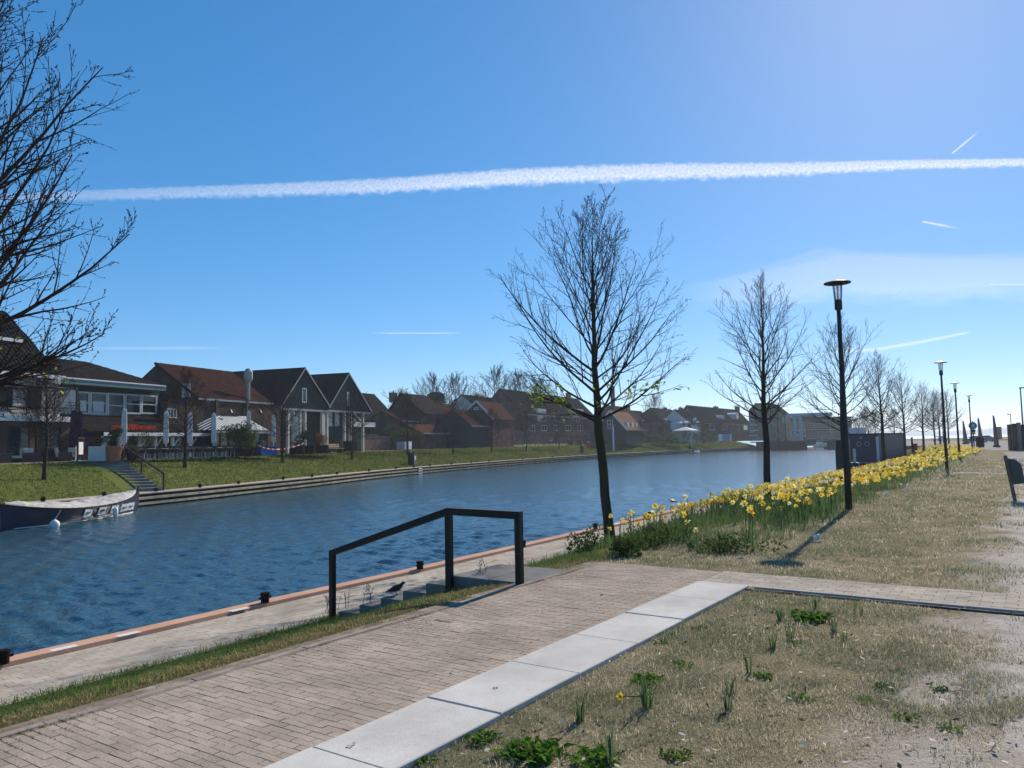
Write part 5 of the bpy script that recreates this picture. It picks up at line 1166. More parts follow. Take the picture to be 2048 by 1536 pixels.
MB().bar((pa.x,pa.y,ZQ-.1),(pa.x,pa.y,ZQ+1.0),.09).build('post', M_black, t); MB().bar((pm.x,pm.y,.0),(pm.x,pm.y,1.05),.09).build('post', M_black, t); MB().bar((pb.x,pb.y,.8),(pb.x,pb.y,ZP+1.0),.09).build('post', M_black, t)
MB().bar((pa.x,pa.y,ZQ+1.0),(pb.x,pb.y,ZP+1.0),.09).build('rail', M_black, t)
# notice board at the stair head
q = onp(160, 8.6); t = thing('menu_board', 'dark stand with a white menu board at the head of the far stairs', 'sign', q, HEAD+.5)
MB().bar((-.45,0,0),(-.45,0,1.5),.09).bar((.45,0,0),(.45,0,1.5),.09).bar((-.5,0,1.5),(.5,0,1.5),.1).build('frame', M_black, t); MB().box(-.36,.36,-.04,.0,.45,1.25).build('board', M_offwhite, t); MB().lathe([(.5,0),(.5,.06)], n=14).build('foot', M_offwhite, t)
# ------------------------------------------------ covered sloop moored at left
def sloop():
    a = P(4, 1062, ZW); b = P(270, 1024, ZW); ax = (b-a).normalized(); L_ = (b-a).length; c = (a+b)/2
    rz = math.atan2(ax.y, ax.x); t = thing('covered_sloop', 'dark blue wooden sloop with a white tarpaulin moored at the far quay', 'boat', (c.x, c.y, ZW), rz)
    n = 25; V = []; F = []; NS = 7
    def half(u): return .98*(1-abs(u)**2.6)+.03
    def sheer(u): return .62+.46*abs(u)**2.2
    for i in range(n):
        u = -1+2*i/(n-1); w_ = half(u); sh = sheer(u)
        for j in range(-NS, NS+1):
            q = j/NS; ang = abs(q); x = u*L_/2*(1+.05*(1-(1-ang)**1)*abs(u)**6); y = math.copysign(w_*(ang**.45), q) if q else 0; z = -.35+(sh+.35)*ang**1.6
            V.append((x, y, z))
    k = 2*NS+1
    for i in range(n-1):
        for j in range(k-1): F.append((i*k+j, i*k+j+1, (i+1)*k+j+1, (i+1)*k+j))
    MB().add(V, F).build('hull', M_navy, t, smooth=True)
    # gunwale and waterline stripe
    for sd_ in (-1, 1):
        MB().tube([(u*L_/2*1.05, sd_*(half(u)+.02), sheer(u)) for u in np.linspace(-1,1,25)], .035, 6).build('gunwale', M_timber_d, t)
    wl = [(u*L_/2*.985, -(half(u)*.76+.015), .045) for u in np.linspace(-.98,.98,25)]; m_ = MB()
    for p, q in zip(wl[:-1], wl[1:]): m_.bar(p, q, .02, .05)
    m_.build('waterline_stripe', M_offwhite, t)
    # tarpaulin over a ridge pole
    V = []; F = []; mth = 11
    for i in range(n):
        u = -1+2*i/(n-1)
        for j in range(mth):
            q = -1+2*j/(mth-1); sag = (.07*math.sin(u*13)+.05*math.sin(u*29+q*4)+.04*math.sin(q*9+u*7))*(1-abs(q)); V.append((u*L_/2*.99, q*(half(u)+.05), sheer(u)+.05+.24*(1-abs(q)**1.15)*(1-abs(u)**4)+sag*.5-(.07 if abs(q) == 1 else 0)))
    for i in range(n-1):
        for j in range(mth-1): F.append((i*mth+j, i*mth+j+1, (i+1)*mth+j+1, (i+1)*mth+j))
    MB().add(V, F).build('tarpaulin', M_tarp, t, smooth=True)
    for u in (-1.03, 1.03): MB().bar((u*L_/2, 0, .1), (u*L_/2*1.03, 0, 1.35), .10, .08).build('stem_post', M_navy, t)
    for k, u in enumerate((-.12,.10,.32,.53,.72)):
        x = u*L_/2; y = -(half(u)*1.0+.03); pl = MB(); y2 = -(half(u)*.90+.03)
        wd = .26
        pl.add([(x-wd,y2,.22),(x+wd,y2+.02,.22),(x+wd+.04,y+.02,.56),(x-wd+.04,y,.56),(x-wd,y2+.02,.22),(x+wd,y2+.04,.22),(x+wd+.04,y+.04,.56),(x-wd+.04,y+.02,.56)],[(0,1,2,3),(4,7,6,5),(0,4,5,1),(1,5,6,2),(2,6,7,3),(3,7,4,0)])
        s_ = pl.build('sponsor_plate', M_white, t)
        mk = MB()
        if k == 1:
            for i in range(3): mk.box(x-.15+.11*i, x-.06+.11*i, (y+y2)/2-.012, (y+y2)/2-.003, .36, .46)
        else:
            for i in range(4): mk.box(x-.16+.085*i, x-.10+.085*i, (y+y2)/2-.012, (y+y2)/2-.003, .34+.03*(i % 2), .40+.03*(i % 2))
        mk.build('plate_print', M_navy, s_)
    return t
sloop()
for k, (px, py, lab) in enumerate(((109,1049,'round white fender buoy floating beside the sloop'),(231,1030,'slim white fender hanging at the sloop stern'))):
    p = P(px, py+6, ZW); t = thing('fender', lab, 'fender', (p.x-.0, p.y-.0, ZW))
    if k == 0: MB().lathe([(.02,-.1),(.15,-.02),(.2,.1),(.18,.22),(.08,.31),(.02,.33)], n=14).build('body', M_white, t, smooth=True); MB().tube([(0,0,.32),(.1,.25,.7)], .012, 5).build('rope', M_offwhite, t)
    else: MB().lathe([(.02,.0),(.1,.05),(.11,.4),(.06,.48),(.02,.5)], n=12).build('body', M_white, t, smooth=True); MB().tube([(0,0,.49),(.05,.25,.85)], .012, 5).build('rope', M_offwhite, t)
# white dinghy
p = P(1391, 906.5, ZW); t = thing('white_dinghy', 'small white inflatable dinghy at the far quay', 'boat', (p.x,p.y,ZW), R(55))
MB().tube([(-1.3,-.55,.22),(.7,-.55,.25),(1.25,-.2,.36),(1.35,0,.4),(1.25,.2,.36),(.7,.55,.25),(-1.3,.55,.22)], .22, 10).build('tube', M_white, t, smooth=True); MB().box(-1.2,.9,-.5,.5,.05,.14).build('floor', M_zinc, t); MB().box(-1.55,-1.3,-.15,.15,.0,.75).build('outboard', M_slate, t); MB().box(-.3,.0,-.5,.5,.3,.36).build('thwart', M_zinc, t)
# ================================================================ RIGHT BANK, BRIDGE, BOATS
# street lamps
def lamp(label, loc, h=5.25):
    t = thing('street_lamp', label, 'street lamp', loc, 0, 'disc-topped street lamps along the lawn'); k = h/5.25
    MB().tube([(0,0,-.1),(0,0,1.0),(0,0,4.62*k)], [.078,.07,.045], 12).build('pole', M_lamp, t, smooth=True)
    MB().box(.068,.075,-.03,.03,.7,1.0).build('service_door', M_lamp, t)
    MB().lathe([(.05,0),(.085,.02),(.085,.22),(.07,.25)], (0,0,4.60*k), 14).build('collar', M_black, t)
    gl = MB().lathe([(.088,.25),(.12,.62)], (0,0,4.60*k), 16).build('glass', mat_glassy(), t, smooth=True)
    MB().tube([(0,0,4.85*k),(0,0,5.2*k)], .02, 6).build('lamp_tube', M_offwhite, t)
    for a in range(4): MB().bar((.09*math.cos(a*1.571+.5),.09*math.sin(a*1.571+.5),4.84*k),(.12*math.cos(a*1.571+.5),.12*math.sin(a*1.571+.5),5.21*k),.012).build('rod', M_black, t)
    MB().lathe([(.15,.0),(.30,.015),(.30,.035),(.20,.065),(.06,.10),(.01,.11)], (0,0,5.22*k), 24).build('disc_shade', M_lamp, t, smooth=False)
    return t
def mat_glassy():
    if 'lamp_glass' in MATS: return MATS['lamp_glass']
    m = bpy.data.materials.new('lamp_glass'); m.use_nodes = True; N = m.node_tree.nodes; L = m.node_tree.links
    g = N.new('ShaderNodeBsdfGlossy'); g.inputs[0].default_value = (.9,.9,.9,1); g.inputs[1].default_value = .05; tr = N.new('ShaderNodeBsdfTransparent'); tr.inputs[0].default_value = (.86,.88,.9,1); ms = N.new('ShaderNodeMixShader'); ms.inputs[0].default_value = .14
    L.new(tr.outputs[0], ms.inputs[1]); L.new(g.outputs[0], ms.inputs[2]); L.new(ms.outputs[0], N['Material Output'].inputs[0]); MATS['lamp_glass'] = m; return m
for (px, py, lab) in ((1698,1018,'nearest tall disc-topped street lamp, at the edge of the daffodil bed'),(1894,937,'second disc-topped street lamp, beyond the pale strip in the lawn'),(1919,917,'third disc-topped street lamp, beside the farthest daffodils'),(1945,905,'fourth disc-topped street lamp, behind the blue round sign')):
    p = P(px, py); lamp(lab, (p.x, p.y, 0))
p = P(1887, 886); lamp('farthest thin street lamp, left of the second lamp post', (p.x,p.y,0), 5.6)
# leaning litter bin at right
p = P(2030, 1001); t = thing('leaning_litter_bin', 'dark litter bin on a leaning pale post at the right edge', 'litter bin', (p.x,p.y,0), R(-58)); t.rotation_euler = (R(0), R(-7.5), R(-25))
MB().cbox(-.035,.035,-.05,.05,-.1,1.12,.01).build('post', mat('bin_post', (.13,.13,.125), .6, (.08,.08,.08), 8), t)
MB().prism([(.05,-.15,.40),(.27,-.15,.40),(.28,-.15,.82),(.15,-.15,1.0),(.05,-.15,1.02)], (0,.3,0)).build('bin_body', mat('bin_dark', (.025,.045,.05), .5, spec=.3), t)
MB().prism([(.06,-.16,1.023),(.15,-.16,1.003),(.28,-.16,.84),(.30,-.16,.86),(.16,-.16,1.03),(.06,-.16,1.05)], (0,.32,0)).build('bin_lid', M_zinc, t)
# concrete strip in the lawn
a, b = P(1910, 945.5), P(2022, 947.5); d = (b-a).normalized(); s_ = Vector((-d.y, d.x, 0)); st = thing('concrete_strip', 'pale concrete strip crossing the lawn by the leaning bin', 'kerb', (a.x,a.y,0), math.atan2(d.y, d.x)); L_ = (b-a).length
for k in range(2): MB().cbox(L_*k/2, L_*(k+1)/2-.02, -.2, .2, -.1, .014, .006).build('slab', M_offwhite, st)
# cup of litter
p = P(1628, 1083); t = thing('paper_cup', 'white paper cup lying on the lawn edge', 'cup', (p.x,p.y,.055), R(200)); t.rotation_euler = (0, R(80), R(20)); MB().lathe([(.032,0),(.042,.11),(.045,.112),(.045,.118),(.038,.118),(.03,.01)], n=14).build('cup_wall', M_white, t, smooth=False); MB().lathe([(.0445,.05),(.0445,.06)], n=14).build('print_band', M_greybox, t)
for (px, py, lab) in ((1773,992,'crumpled white paper beside the daffodils'),(1813,981,'small white scrap of paper by the flower edge')):
    p = P(px, py); t = tag(MB().add([(-.07,-.04,0),(.08,-.05,.01),(.06,.05,.04),(-.06,.05,.02),(0,0,.06)],[(0,1,4),(1,2,4),(2,3,4),(3,0,4)]).build('paper_scrap', M_white, loc=(p.x,p.y,.03)), lab, 'litter')
# dark service cabinet and mooring pile at the quay behind the lamp
p = P(1690, 962, ZQ); t = thing('service_column', 'tall dark mooring service column on the near quay', 'column', (p.x,p.y,ZQ), TROT)
MB().cbox(-.32,.32,-.30,.30,0,2.25,.04).build('column_body', mat('column_blue', (.02,.035,.05), .5, spec=.2), t); MB().cbox(-.2,.25,-.75,-.32,0,1.0,.03).build('side_box', mat('column_blue', (.02,.035,.05)), t); MB().box(-.1,-.02,-.62,-.5,1.0,1.75).build('marker', M_offwhite, t); MB().box(.0,.2,-.5,-.4,1.003,1.03).build('label_plate', M_offwhite, t)
p = P(1677, 952, ZW); t = tag(MB().tube([(0,0,-1),(0,0,2.1)], [.16,.15], 10).build('mooring_pile', M_timber_d, loc=(p.x,p.y,ZW)), 'dark timber mooring pile in the water left of the service column', 'pile')
# houseboat
a = P(1693, 934, ZW); b = D(1757, 884, math.hypot(a.x, a.y)-1.0); b.z = ZW; d = (b-a).normalized(); L_ = (b-a).length; t = thing('houseboat', 'dark blue box-shaped houseboat with two portholes moored at the curved quay', 'houseboat', (a.x,a.y,ZW), math.atan2(d.y, d.x))
M_hb = mat('houseboat_blue', (.018,.032,.06), .5, (.022,.038,.068), .5, spec=.2)
hz = (934-876)/FPX*math.hypot(a.x, a.y); MB().box(0, L_, 0, 9, .35, hz).build('cabin', M_hb, t); MB().box(-.25, L_+.25, -.25, 9.3, -.3, .345).build('hull', M_slate, t); MB().box(-.1,L_+.1,-.1,9.1,hz+.002,hz+.14).build('roof', M_slate, t)
for f_ in (.42, .66): w_ = MB().tube([(L_*f_,-.02,hz*.72),(L_*f_,-.08,hz*.72)], .24, 18).build('porthole', M_zinc, t); MB().tube([(L_*f_,-.075,hz*.72),(L_*f_,-.09,hz*.72)], .16, 18).build('pane', M_glass, w_)
MB().box(L_*.93,L_+.02,-.03,-.002,.5,hz-.2).build('corner_trim', M_offwhite, t); MB().box(.1,L_-.1,-.06,-.003,.42,.52).build('rub_rail', M_zinc, t)
for k in range(3): windowp(t, .0, .01, .9, 1.8, 0) if False else MB().box(-.02,-.004,1+2.4*k,2.4+2.4*k,1.0,hz-.6).build('side_window', M_glass, t)
MB().box(L_*.45,L_*.52,-.05,-.004,hz-.42,hz-.22).build('name_plate', M_zinc, t)
# jetty by the curved quay
a = P(1760, 917, ZQ); jt = thing('quay_jetty', 'low dark jetty platform by the curved quay', 'jetty', (a.x,a.y,ZQ-.25), TROT+.4)
for k in range(9): MB().box(-3+.7*k,-2.36+.7*k,-1.0,1.0,-.1,.0).build('deck_board', M_timber_d, jt)
for k in range(3): MB().bar((-2.6+2.8*k,-.9,-1.6),(-2.6+2.8*k,-.9,.2),.16).build('pile', M_timber_d, jt)
# ------------------------------------------------ drawbridge
DB = 212.0
def W(px, py, dist=DB): return D(px, py, dist)
l = W(1522, 884); r = W(1672, 884); ax = Vector((r.x-l.x, r.y-l.y, 0)); LB = ax.length; ax.normalize(); rz = math.atan2(ax.y, ax.x)
br = thing('drawbridge', 'pale grey drawbridge with double portal over the canal mouth', 'bridge', (l.x,l.y,0), rz)
bx = lambda px: (Vector((W(px,884).x-l.x, W(px,884).y-l.y, 0))).dot(ax)
bz = lambda py, px=1600: W(px, py).z
zd = bz(882)
M_port = mat('portal_grey', (.42,.46,.48), .6, (.36,.4,.42), 1)
MB().box(bx(1512), bx(1614), 0, 8, -3, zd-.25).build('abutment', M_slate, br); MB().box(bx(1656), bx(1760), 0, 8, -3, zd-.25).build('abutment', M_slate, br)
MB().box(bx(1500), bx(1800), -.3, 8.3, zd-.245, zd).build('deck', M_slate, br)
for k in range(2):
    y = 1.2+5.6*k; px = 1594 if k == 0 else 1603
    for xx in (bx(1591), bx(1603)):
        MB().box(xx-.42, xx+.42, y-.4, y+.4, zd+.003, bz(834)).build('portal_post', M_port, br)
    MB().bar((bx(1570), y, bz(833.5)+.5), (bx(1668), y, bz(835)+.7), .7, .85).build('balance_beam', M_port, br)
    MB().bar((bx(1666), y, bz(837)+.5), (bx(1660), y, zd), .14).build('hanger_rod', M_zinc, br)
    MB().bar((bx(1594), y, bz(862)), (bx(1613), y, zd), .25).build('brace', M_slate, br)
MB().box(bx(1566), bx(1575), 0.6, 7.4, bz(846), bz(834)).build('counterweight', M_port, br)
MB().box(bx(1588), bx(1606), 1.2, 6.8, bz(836), bz(831)).build('cross_head', M_port, br)
rl = MB()
for k in range(60): x = bx(1505)+k*(bx(1790)-bx(1505))/59; rl.bar((x,-.2,zd),(x,-.2,zd+1.0),.05)
for z in (.5, 1.0): rl.bar((bx(1505),-.2,zd+z),(bx(1790),-.2,zd+z),.06)
rl.build('railing', M_zinc, br)
for px in (1557, 1572):
    q = W(px, 884); lp = thing('bridge_lamp', 'dark lamp mast on the bridge approach, %s of two' % ('left' if px == 1557 else 'right'), 'lamp post', (q.x,q.y,zd)); MB().tube([(0,0,-2.5),(0,0,bz(828)-zd)], [.14,.09], 8).build('mast', M_lamp, lp); MB().bar((-.6,0,bz(828)-zd),(.6,0,bz(828)-zd+.05),.2).build('lamp_arm', M_lamp, lp); MB().lathe([(.35,0),(.35,1.0)], n=8).build('base', M_slate, lp)
# ramp and pale road piece at the left bridge head
a = FO(1505, 9); MB().prism([(0,0,0),(14,-1.5,0),(14,6,0),(0,7,0)], (0,0,.25))
# boats beyond the bridge
def cruiser(label, px, dist, L_, rz):
    q = D(px, 884, dist); t = thing('motor_cruiser', label, 'boat', (q.x,q.y,ZW), rz, 'boats moored beyond the bridge')
    pts = []; m = MB(); n = 12
    for i in range(n):
        u = i/(n-1); w_ = 1.35*(1-u**3)**.6+.02
        m.v += [(u*L_,-w_*.7,-.2),(u*L_,-w_,1.0+.5*u*u),(u*L_,w_,1.0+.5*u*u),(u*L_,w_*.7,-.2)]
    for i in range(n-1):
        for j in range(4): m.f.append((4*i+j,4*i+(j+1)%4,4*i+4+(j+1)%4,4*i+4+j))
    m.f.append((3,2,1,0)); m.build('hull', M_white, t)
    MB().prism([(L_*.12,-1.0,1.05),(L_*.62,-1.0,1.1),(L_*.5,-1.0,2.2),(L_*.15,-1.0,2.3)], (0,2.0,0)).build('cabin', M_white, t)
    MB().prism([(L_*.16,-1.03,1.5),(L_*.53,-1.03,1.5),(L_*.48,-1.03,2.05),(L_*.17,-1.03,2.1)], (0,.02,0)).build('cabin_window', M_glass, t)
    MB().tube([(L_*.3,0,2.2),(L_*.28,0,3.6)], .05, 6).build('mast', M_offwhite, t)
    return t
cruiser('white motor cruiser seen through the bridge opening', 1632, 245, 9, R(25)); cruiser('pale motor cruiser moored farther behind the bridge', 1650, 275, 8, R(40)); cruiser('white cabin boat beside the right bridge abutment', 1675, 232, 6, R(30))
# apartment block right of the bridge
fr = Frame(1612, 262, 70); t = fr.thing('apartment_block', 'long grey apartment block with white bays behind the bridge', 'building'); s1 = fr.sx(1705)
ztop = fr.at(1640, 836)[1]; MB().box(0, s1, 0, 12, -2, ztop).build('wall', M_brick, t); MB().box(-.3,s1+.3,-.4,12.3,ztop+.003,ztop+.4).build('roof', M_slate, t)
for fl_ in range(3):
    for k in range(12):
        x0_ = .8+k*(s1-1.6)/12; zz = .9+fl_*2.75
        if zz+1.6 < ztop: windowp(t, x0_, x0_+(s1-1.6)/12*.6, zz, zz+1.6, -.003, 2, 1, fr=.12, frame=M_zinc)
    MB().box(0, s1, -.6, -.1, .3+fl_*2.75, .45+fl_*2.75).build('balcony_slab', M_conc, t)
fr = Frame(1578, 250, 70); t = fr.thing('low_brick_building', 'dark brick building seen through the bridge portal', 'building'); s1 = fr.sx(1612); MB().box(0, s1, 0, 9, -2, fr.at(1590,842)[1]).build('wall', M_brick_yel, t); MB().box(-.2,s1+.2,-.3,9.3,fr.at(1590,842)[1]+.003,fr.at(1590,842)[1]+.9).build('roof', M_slate, t)
for k in range(4): windowp(t, .6+k*s1/4.3, .6+k*s1/4.3+1.2, 1.2, 2.9, -.003, 2, 1)
# white event tent, shrubs beyond houseboat
q0 = D(1700, 884, 150); q1 = D(1733, 884, 150); d = (q1-q0); t = thing('white_shed', 'plain white shed wall beyond the houseboat', 'shed', (q0.x,q0.y,0), math.atan2(d.y,d.x)); L_ = math.hypot(d.x,d.y); hh = D(1715,857,150).z
MB().box(0,L_,0,6,0,hh).build('wall', M_render, t); MB().box(-.1,L_+.1,-.1,6.1,hh+.002,hh+.12).build('roof', M_offwhite, t); MB().box(L_*.5-.03,L_*.5+.03,-.03,-.002,0,hh).build('panel_seam', M_zinc, t)
for i, (px, dist, h) in enumerate(((1738,210,9),(1752,205,8),(1728,225,8.5),(1790,190,8),(1713,235,7))):
    q = D(px, 884, dist); plant_tree('bare tree beyond the houseboat, %s of its clump' % ['tallest','second tallest','second from the left','rightmost','leftmost'][i], 'town%d' % (i % 2), (q.x,q.y,-.1), i*1.7, 'bare trees beyond the houseboat', scale=h/13*.9, name='bare_tree', seed=51+i % 2, H=13, base=3.2, Rc=5.2, r0=.28, nprim=34, n2=10, n3=6, leaves=0, buds=False, r_tw=7.0, ksides=(8,4,3,3))
# red post and bin by the near trees
p = P(1831, 905.5, -.3); t = thing('red_post_box', 'red post with a dark red bin beside the near tree row', 'post box', (p.x,p.y,-.3), .4); t.scale = (.62,.62,.8); MB().cbox(-.3,.3,-.25,.25,0,1.25,.05).build('bin', mat('dark_red', (.16,.035,.03), .6), t); MB().box(-.32,.32,-.27,.27,1.252,1.32).build('lid', M_zinc, t); MB().bar((-.5,.2,0),(-.5,.2,2.2),.3,.2).build('post', mat('dark_red', (.16,.035,.03)), t)
# blue round sign and plate below
p = P(1949, 903); t = thing('round_blue_sign', 'round blue cycle path sign on a pole with small plates below', 'road sign', (p.x,p.y,0), R(-30)); k = math.hypot(p.x,p.y)/FPX
MB().tube([(0,0,0),(0,0,52*k)], .05, 8).build('pole', M_lamp, t); d_ = MB().tube([(0,-.06,44*k),(0,-.09,44*k)], 6.4*k, 24).build('disc', mat('sign_blue', (.03,.22,.36), .5), t); MB().box(-.12,.12,-.1,-.092,43*k,46*k).bar((0,-.1,42*k),(0,-.1,41*k),.2,.02).build('symbol', M_offwhite, d_)
MB().box(-3.4*k,3.4*k,-.09,-.06,33*k,37.5*k).build('plate', M_slate, t); MB().box(-3.0*k,3.0*k,-.09,-.06,29.5*k,32.7*k).build('plate', mat('plate_ochre', (.3,.2,.08), .7), t)
# tapering timber fins
for i, (px, pyb, pyt) in enumerate(((1931,888,849),(1962,891,845),(1993,894,842))):
    p = P(px, pyb); k = math.hypot(p.x,p.y)/FPX; t = thing('timber_fin', 'tall tapering timber fin beside the forecourt, %s of three' % ('left','middle','right')[i], 'sculpture', (p.x,p.y,0), R(-20), 'tapering timber fins by the forecourt'); h = (pyb-pyt)*k
    MB().prism([(-3*k,-.25,0),(3.2*k,-.25,0),(3.0*k,-.25,h*.3),(-.8*k,-.25,h),(-2.0*k,-.25,h)], (0,.22,0)).build('blade', mat('fin_timber', (.16,.10,.08), .8, (.1,.07,.06), 3), t)
    MB().prism([(-3*k,.0,0),(2.5*k,.0,0),(2.3*k,.0,h*.28),(-1.3*k,.0,h*1.04),(-2.2*k,.0,h*1.04)], (0,.22,0)).build('blade', mat('fin_timber_pale', (.22,.21,.2), .8, (.16,.15,.15), 3), t)
    MB().box(-4.4*k,4.9*k,-.4,.4,-.05,.18).build('foot', M_slate, t)
# small bin by the path, info column, palisade
p = P(1961, 902); t = thing('small_bin', 'small dark bin at the path edge before the middle timber fin', 'litter bin', (p.x,p.y,0)); MB().cbox(-.25,.25,-.25,.25,.35,1.35,.04).build('body', M_slate, t); MB().bar((0,0,0),(0,0,.35),.1).build('post', M_slate, t)
p = P(1999, 878.5); k = math.hypot(p.x,p.y)/FPX; t = thing('info_column', 'black information column on the grass by the lake', 'column', (p.x,p.y,0), R(-30)); MB().cbox(-3.8*k,3.8*k,-.5,.5,0,21*k,.05).build('body', M_slate, t); MB().box(-2.6*k,2.6*k,-.52,-.502,6*k,18*k).build('panel', M_greenclad, t)
p = P(2040, 901); k = math.hypot(p.x,p.y)/FPX; t = thing('timber_palisade', 'brown timber palisade enclosure at the right edge', 'fence', (p.x,p.y,0), R(-20))
M_pal = [mat('palisade_%s' % n, c, .85, tuple(v*.7 for v in c), 2) for n, c in (('brown',(.09,.06,.05)),('grey',(.2,.19,.19)),('dark',(.04,.03,.03)))]
for i in range(16): MB().cbox(-.5+.36*i,-.5+.36*i+.33,-.12,.12,0,45*k+.12*math.sin(i*2.3),.02).build('stake', M_pal[i % 3], t)
for i in range(5): MB().cbox(-.52,-.34,.2+.36*i,.53+.36*i,0,44*k,.02).build('stake', M_pal[(i+1) % 3], t)
# lamps far right
p = P(2025, 880); t = thing('arm_lamp', 'short grey lamp with side arm near the lake shore', 'lamp post', (p.x,p.y,0)); k = math.hypot(p.x,p.y)/FPX; MB().tube([(0,0,0),(-3*k*.3,0,43*k)], [.12,.08], 8).build('pole', M_lamp, t); MB().bar((-6*k,0,43*k),(0,0,43*k),.3,.2).build('lamp_arm', M_lamp, t)
p = P(2049, 897); t = thing('arm_lamp', 'tall grey lamp mast behind the palisade', 'lamp post', (p.x,p.y,0)); k = math.hypot(p.x,p.y)/FPX; MB().tube([(0,0,0),(0,0,101*k)], [.1,.06], 8).build('pole', M_lamp, t); MB().bar((-1*k,0,101*k),(6*k,0,101*k),.25,.12).build('lamp_arm', M_lamp, t)
# cars
def car(label, px, py, L_, rz, body, group='cars parked beyond the forecourt'):
    p = P(px, py); t = thing('parked_car', label, 'car', (p.x,p.y,0), rz, group); w_ = 1.75
    prof = [(-.5,.28),(-.5,.62),(-.46,.86),(-.30,.92),(-.17,1.38),(.12,1.42),(.30,.98),(.46,.84),(.5,.58),(.5,.28)]
    V = []; n = len(prof)
    ys = [(-.5,.9),(-.42,1.0),(.42,1.0),(.5,.9)]
    m = MB()
    for (yy, s_) in ys:
        for (x, z) in prof: m.v.append((x*L_, yy*w_*(1 if z < .95 else .86), .28+(z-.28)*(s_ if z > .9 else 1)))
    for i in range(3):
        for j in range(n): m.f.append((i*n+j, i*n+(j+1)%n, (i+1)*n+(j+1)%n, (i+1)*n+j))
    m.f.append(tuple(range(n))[::-1]); m.f.append(tuple(3*n+j for j in range(n))); m.build('body', body, t)
    for sd_ in (-1, 1):
        MB().prism([(-.27*L_,sd_*.76,.98),(.24*L_,sd_*.76,1.0),(.11*L_,sd_*.76,1.32),(-.16*L_,sd_*.76,1.30)], (0,sd_*.03,0)).build('side_window', M_glass, t)
        for x in (-.31, .31):
            w2 = MB().tube([(x*L_,sd_*.70,.32),(x*L_,sd_*.90,.32)], .32, 16).build('wheel', M_slate, t); MB().tube([(x*L_,sd_*.89,.32),(x*L_,sd_*.905,.32)], .2, 12).build('rim', M_zinc, w2)
    MB().box(.485*L_,.505*L_,-.7,-.4,.62,.75).build('headlight', M_offwhite, t); MB().box(.485*L_,.505*L_,.4,.7,.62,.75).build('headlight', M_offwhite, t)
    return t
M_cb = mat('car_blue', (.06,.10,.18), .35, spec=.5); M_cw = mat('car_white', (.6,.62,.64), .35, spec=.5); M_cg = mat('car_grey', (.1,.11,.12), .35, spec=.5)
car('dark blue parked car behind the blue round sign', 1952, 885.5, 4.4, R(-15), M_cb); car('silver car nose showing right of the middle timber fin', 1972, 883.5, 4.2, R(-20), M_cg)
car('white parked car seen between the near trees', 1787, 880.5, 4.3, R(-5), M_cw); car('white car beside the second lamp, half hidden', 1880, 882, 4.2, R(20), M_cw); car('grey car left of the white car between the trees', 1762, 880, 4.3, R(5), M_cg)
# dike with dark railing by the lake, far grass verge
dk = [P(1650,879.5), P(1800,879), P(1895,878.5), P(1960,879.5), P(2090,880)]
V = []; F = []
for p in dk: V += [(p.x,p.y,-.05),(p.x*1.01,p.y*1.01,.12),(p.x*1.025,p.y*1.025,.12),(p.x*1.035,p.y*1.035,-.05)]
for i in range(len(dk)-1):
    for j in range(3): F.append((4*i+j,4*i+4+j,4*i+5+j,4*i+1+j))
m = bpy.data.meshes.new('lake_dike'); m.from_pydata(V, [], F); m.update(); tag(obj('lake_dike', m, M_fargrass), kind='structure')
# wind turbine, tiny, across the lake
q = D(1981, 862, 3900); t = thing('wind_turbine', 'tiny wind turbine across the lake', 'wind turbine', (q.x,q.y,5)); MB().tube([(0,0,0),(0,0,30)], [1.6,.9], 8).build('tower', M_offwhite, t)
for k in range(3): a = R(90+120*k+20); MB().bar((0,-2,30),(20*math.cos(a),-2,30+20*math.sin(a)),1.2).build('blade', M_offwhite, t)
# white open canopy and pale fences on the far terrace near the bridge
q = D(1372, 884, 192); k = 192/FPX; t = thing('white_canopy', 'large white open sunshade over the far terrace', 'sunshade', (q.x,q.y,ZP), R(55)); zc = D(1372,861,192).z-ZP; zh_ = D(1372,853.5,192).z-ZP
MB().add([(-20*k,-2.5,zc),(20*k,-2.5,zc),(20*k,2.5,zc),(-20*k,2.5,zc),(0,0,zh_)],[(0,1,4),(1,2,4),(2,3,4),(3,0,4),(3,2,1,0)]).build('canopy', M_white, t)
for a in (-1,1):
    for b in (-1,1): MB().bar((a*18*k,b*2.3,0),(a*18*k,b*2.3,zc),.1).build('pole', M_offwhite, t)
for i, (px, dist, h) in enumerate(((1316,186,2.0),(1335,190,2.2),(1398,198,2.1),(1420,205,2.0),(1346,187,1.8),(1300,178,1.9))):
    q = D(px, 884, dist); plant('terrace_hedge', 'dark green terrace hedge under the dark roofs near the bridge, %s from the left' % ['second','third','fifth','last','fourth','first'][i], (q.x,q.y,ZP), None, M_foliage, 500, (0,0,h*.5), (2.6,1.5,h*.55), .4, cat_='hedge', group='terrace hedges near the bridge')
q = D(1450, 884, 206); t = thing('white_fence', 'white panel fence near the bridge ramp', 'fence', (q.x,q.y,ZP), R(52))
for k in range(7): MB().box(-4+1.2*k,-4+1.2*k+1.1,-.05,.05,.2,1.9).build('panel', M_white if k < 2 or k > 5 else M_greybox, t)
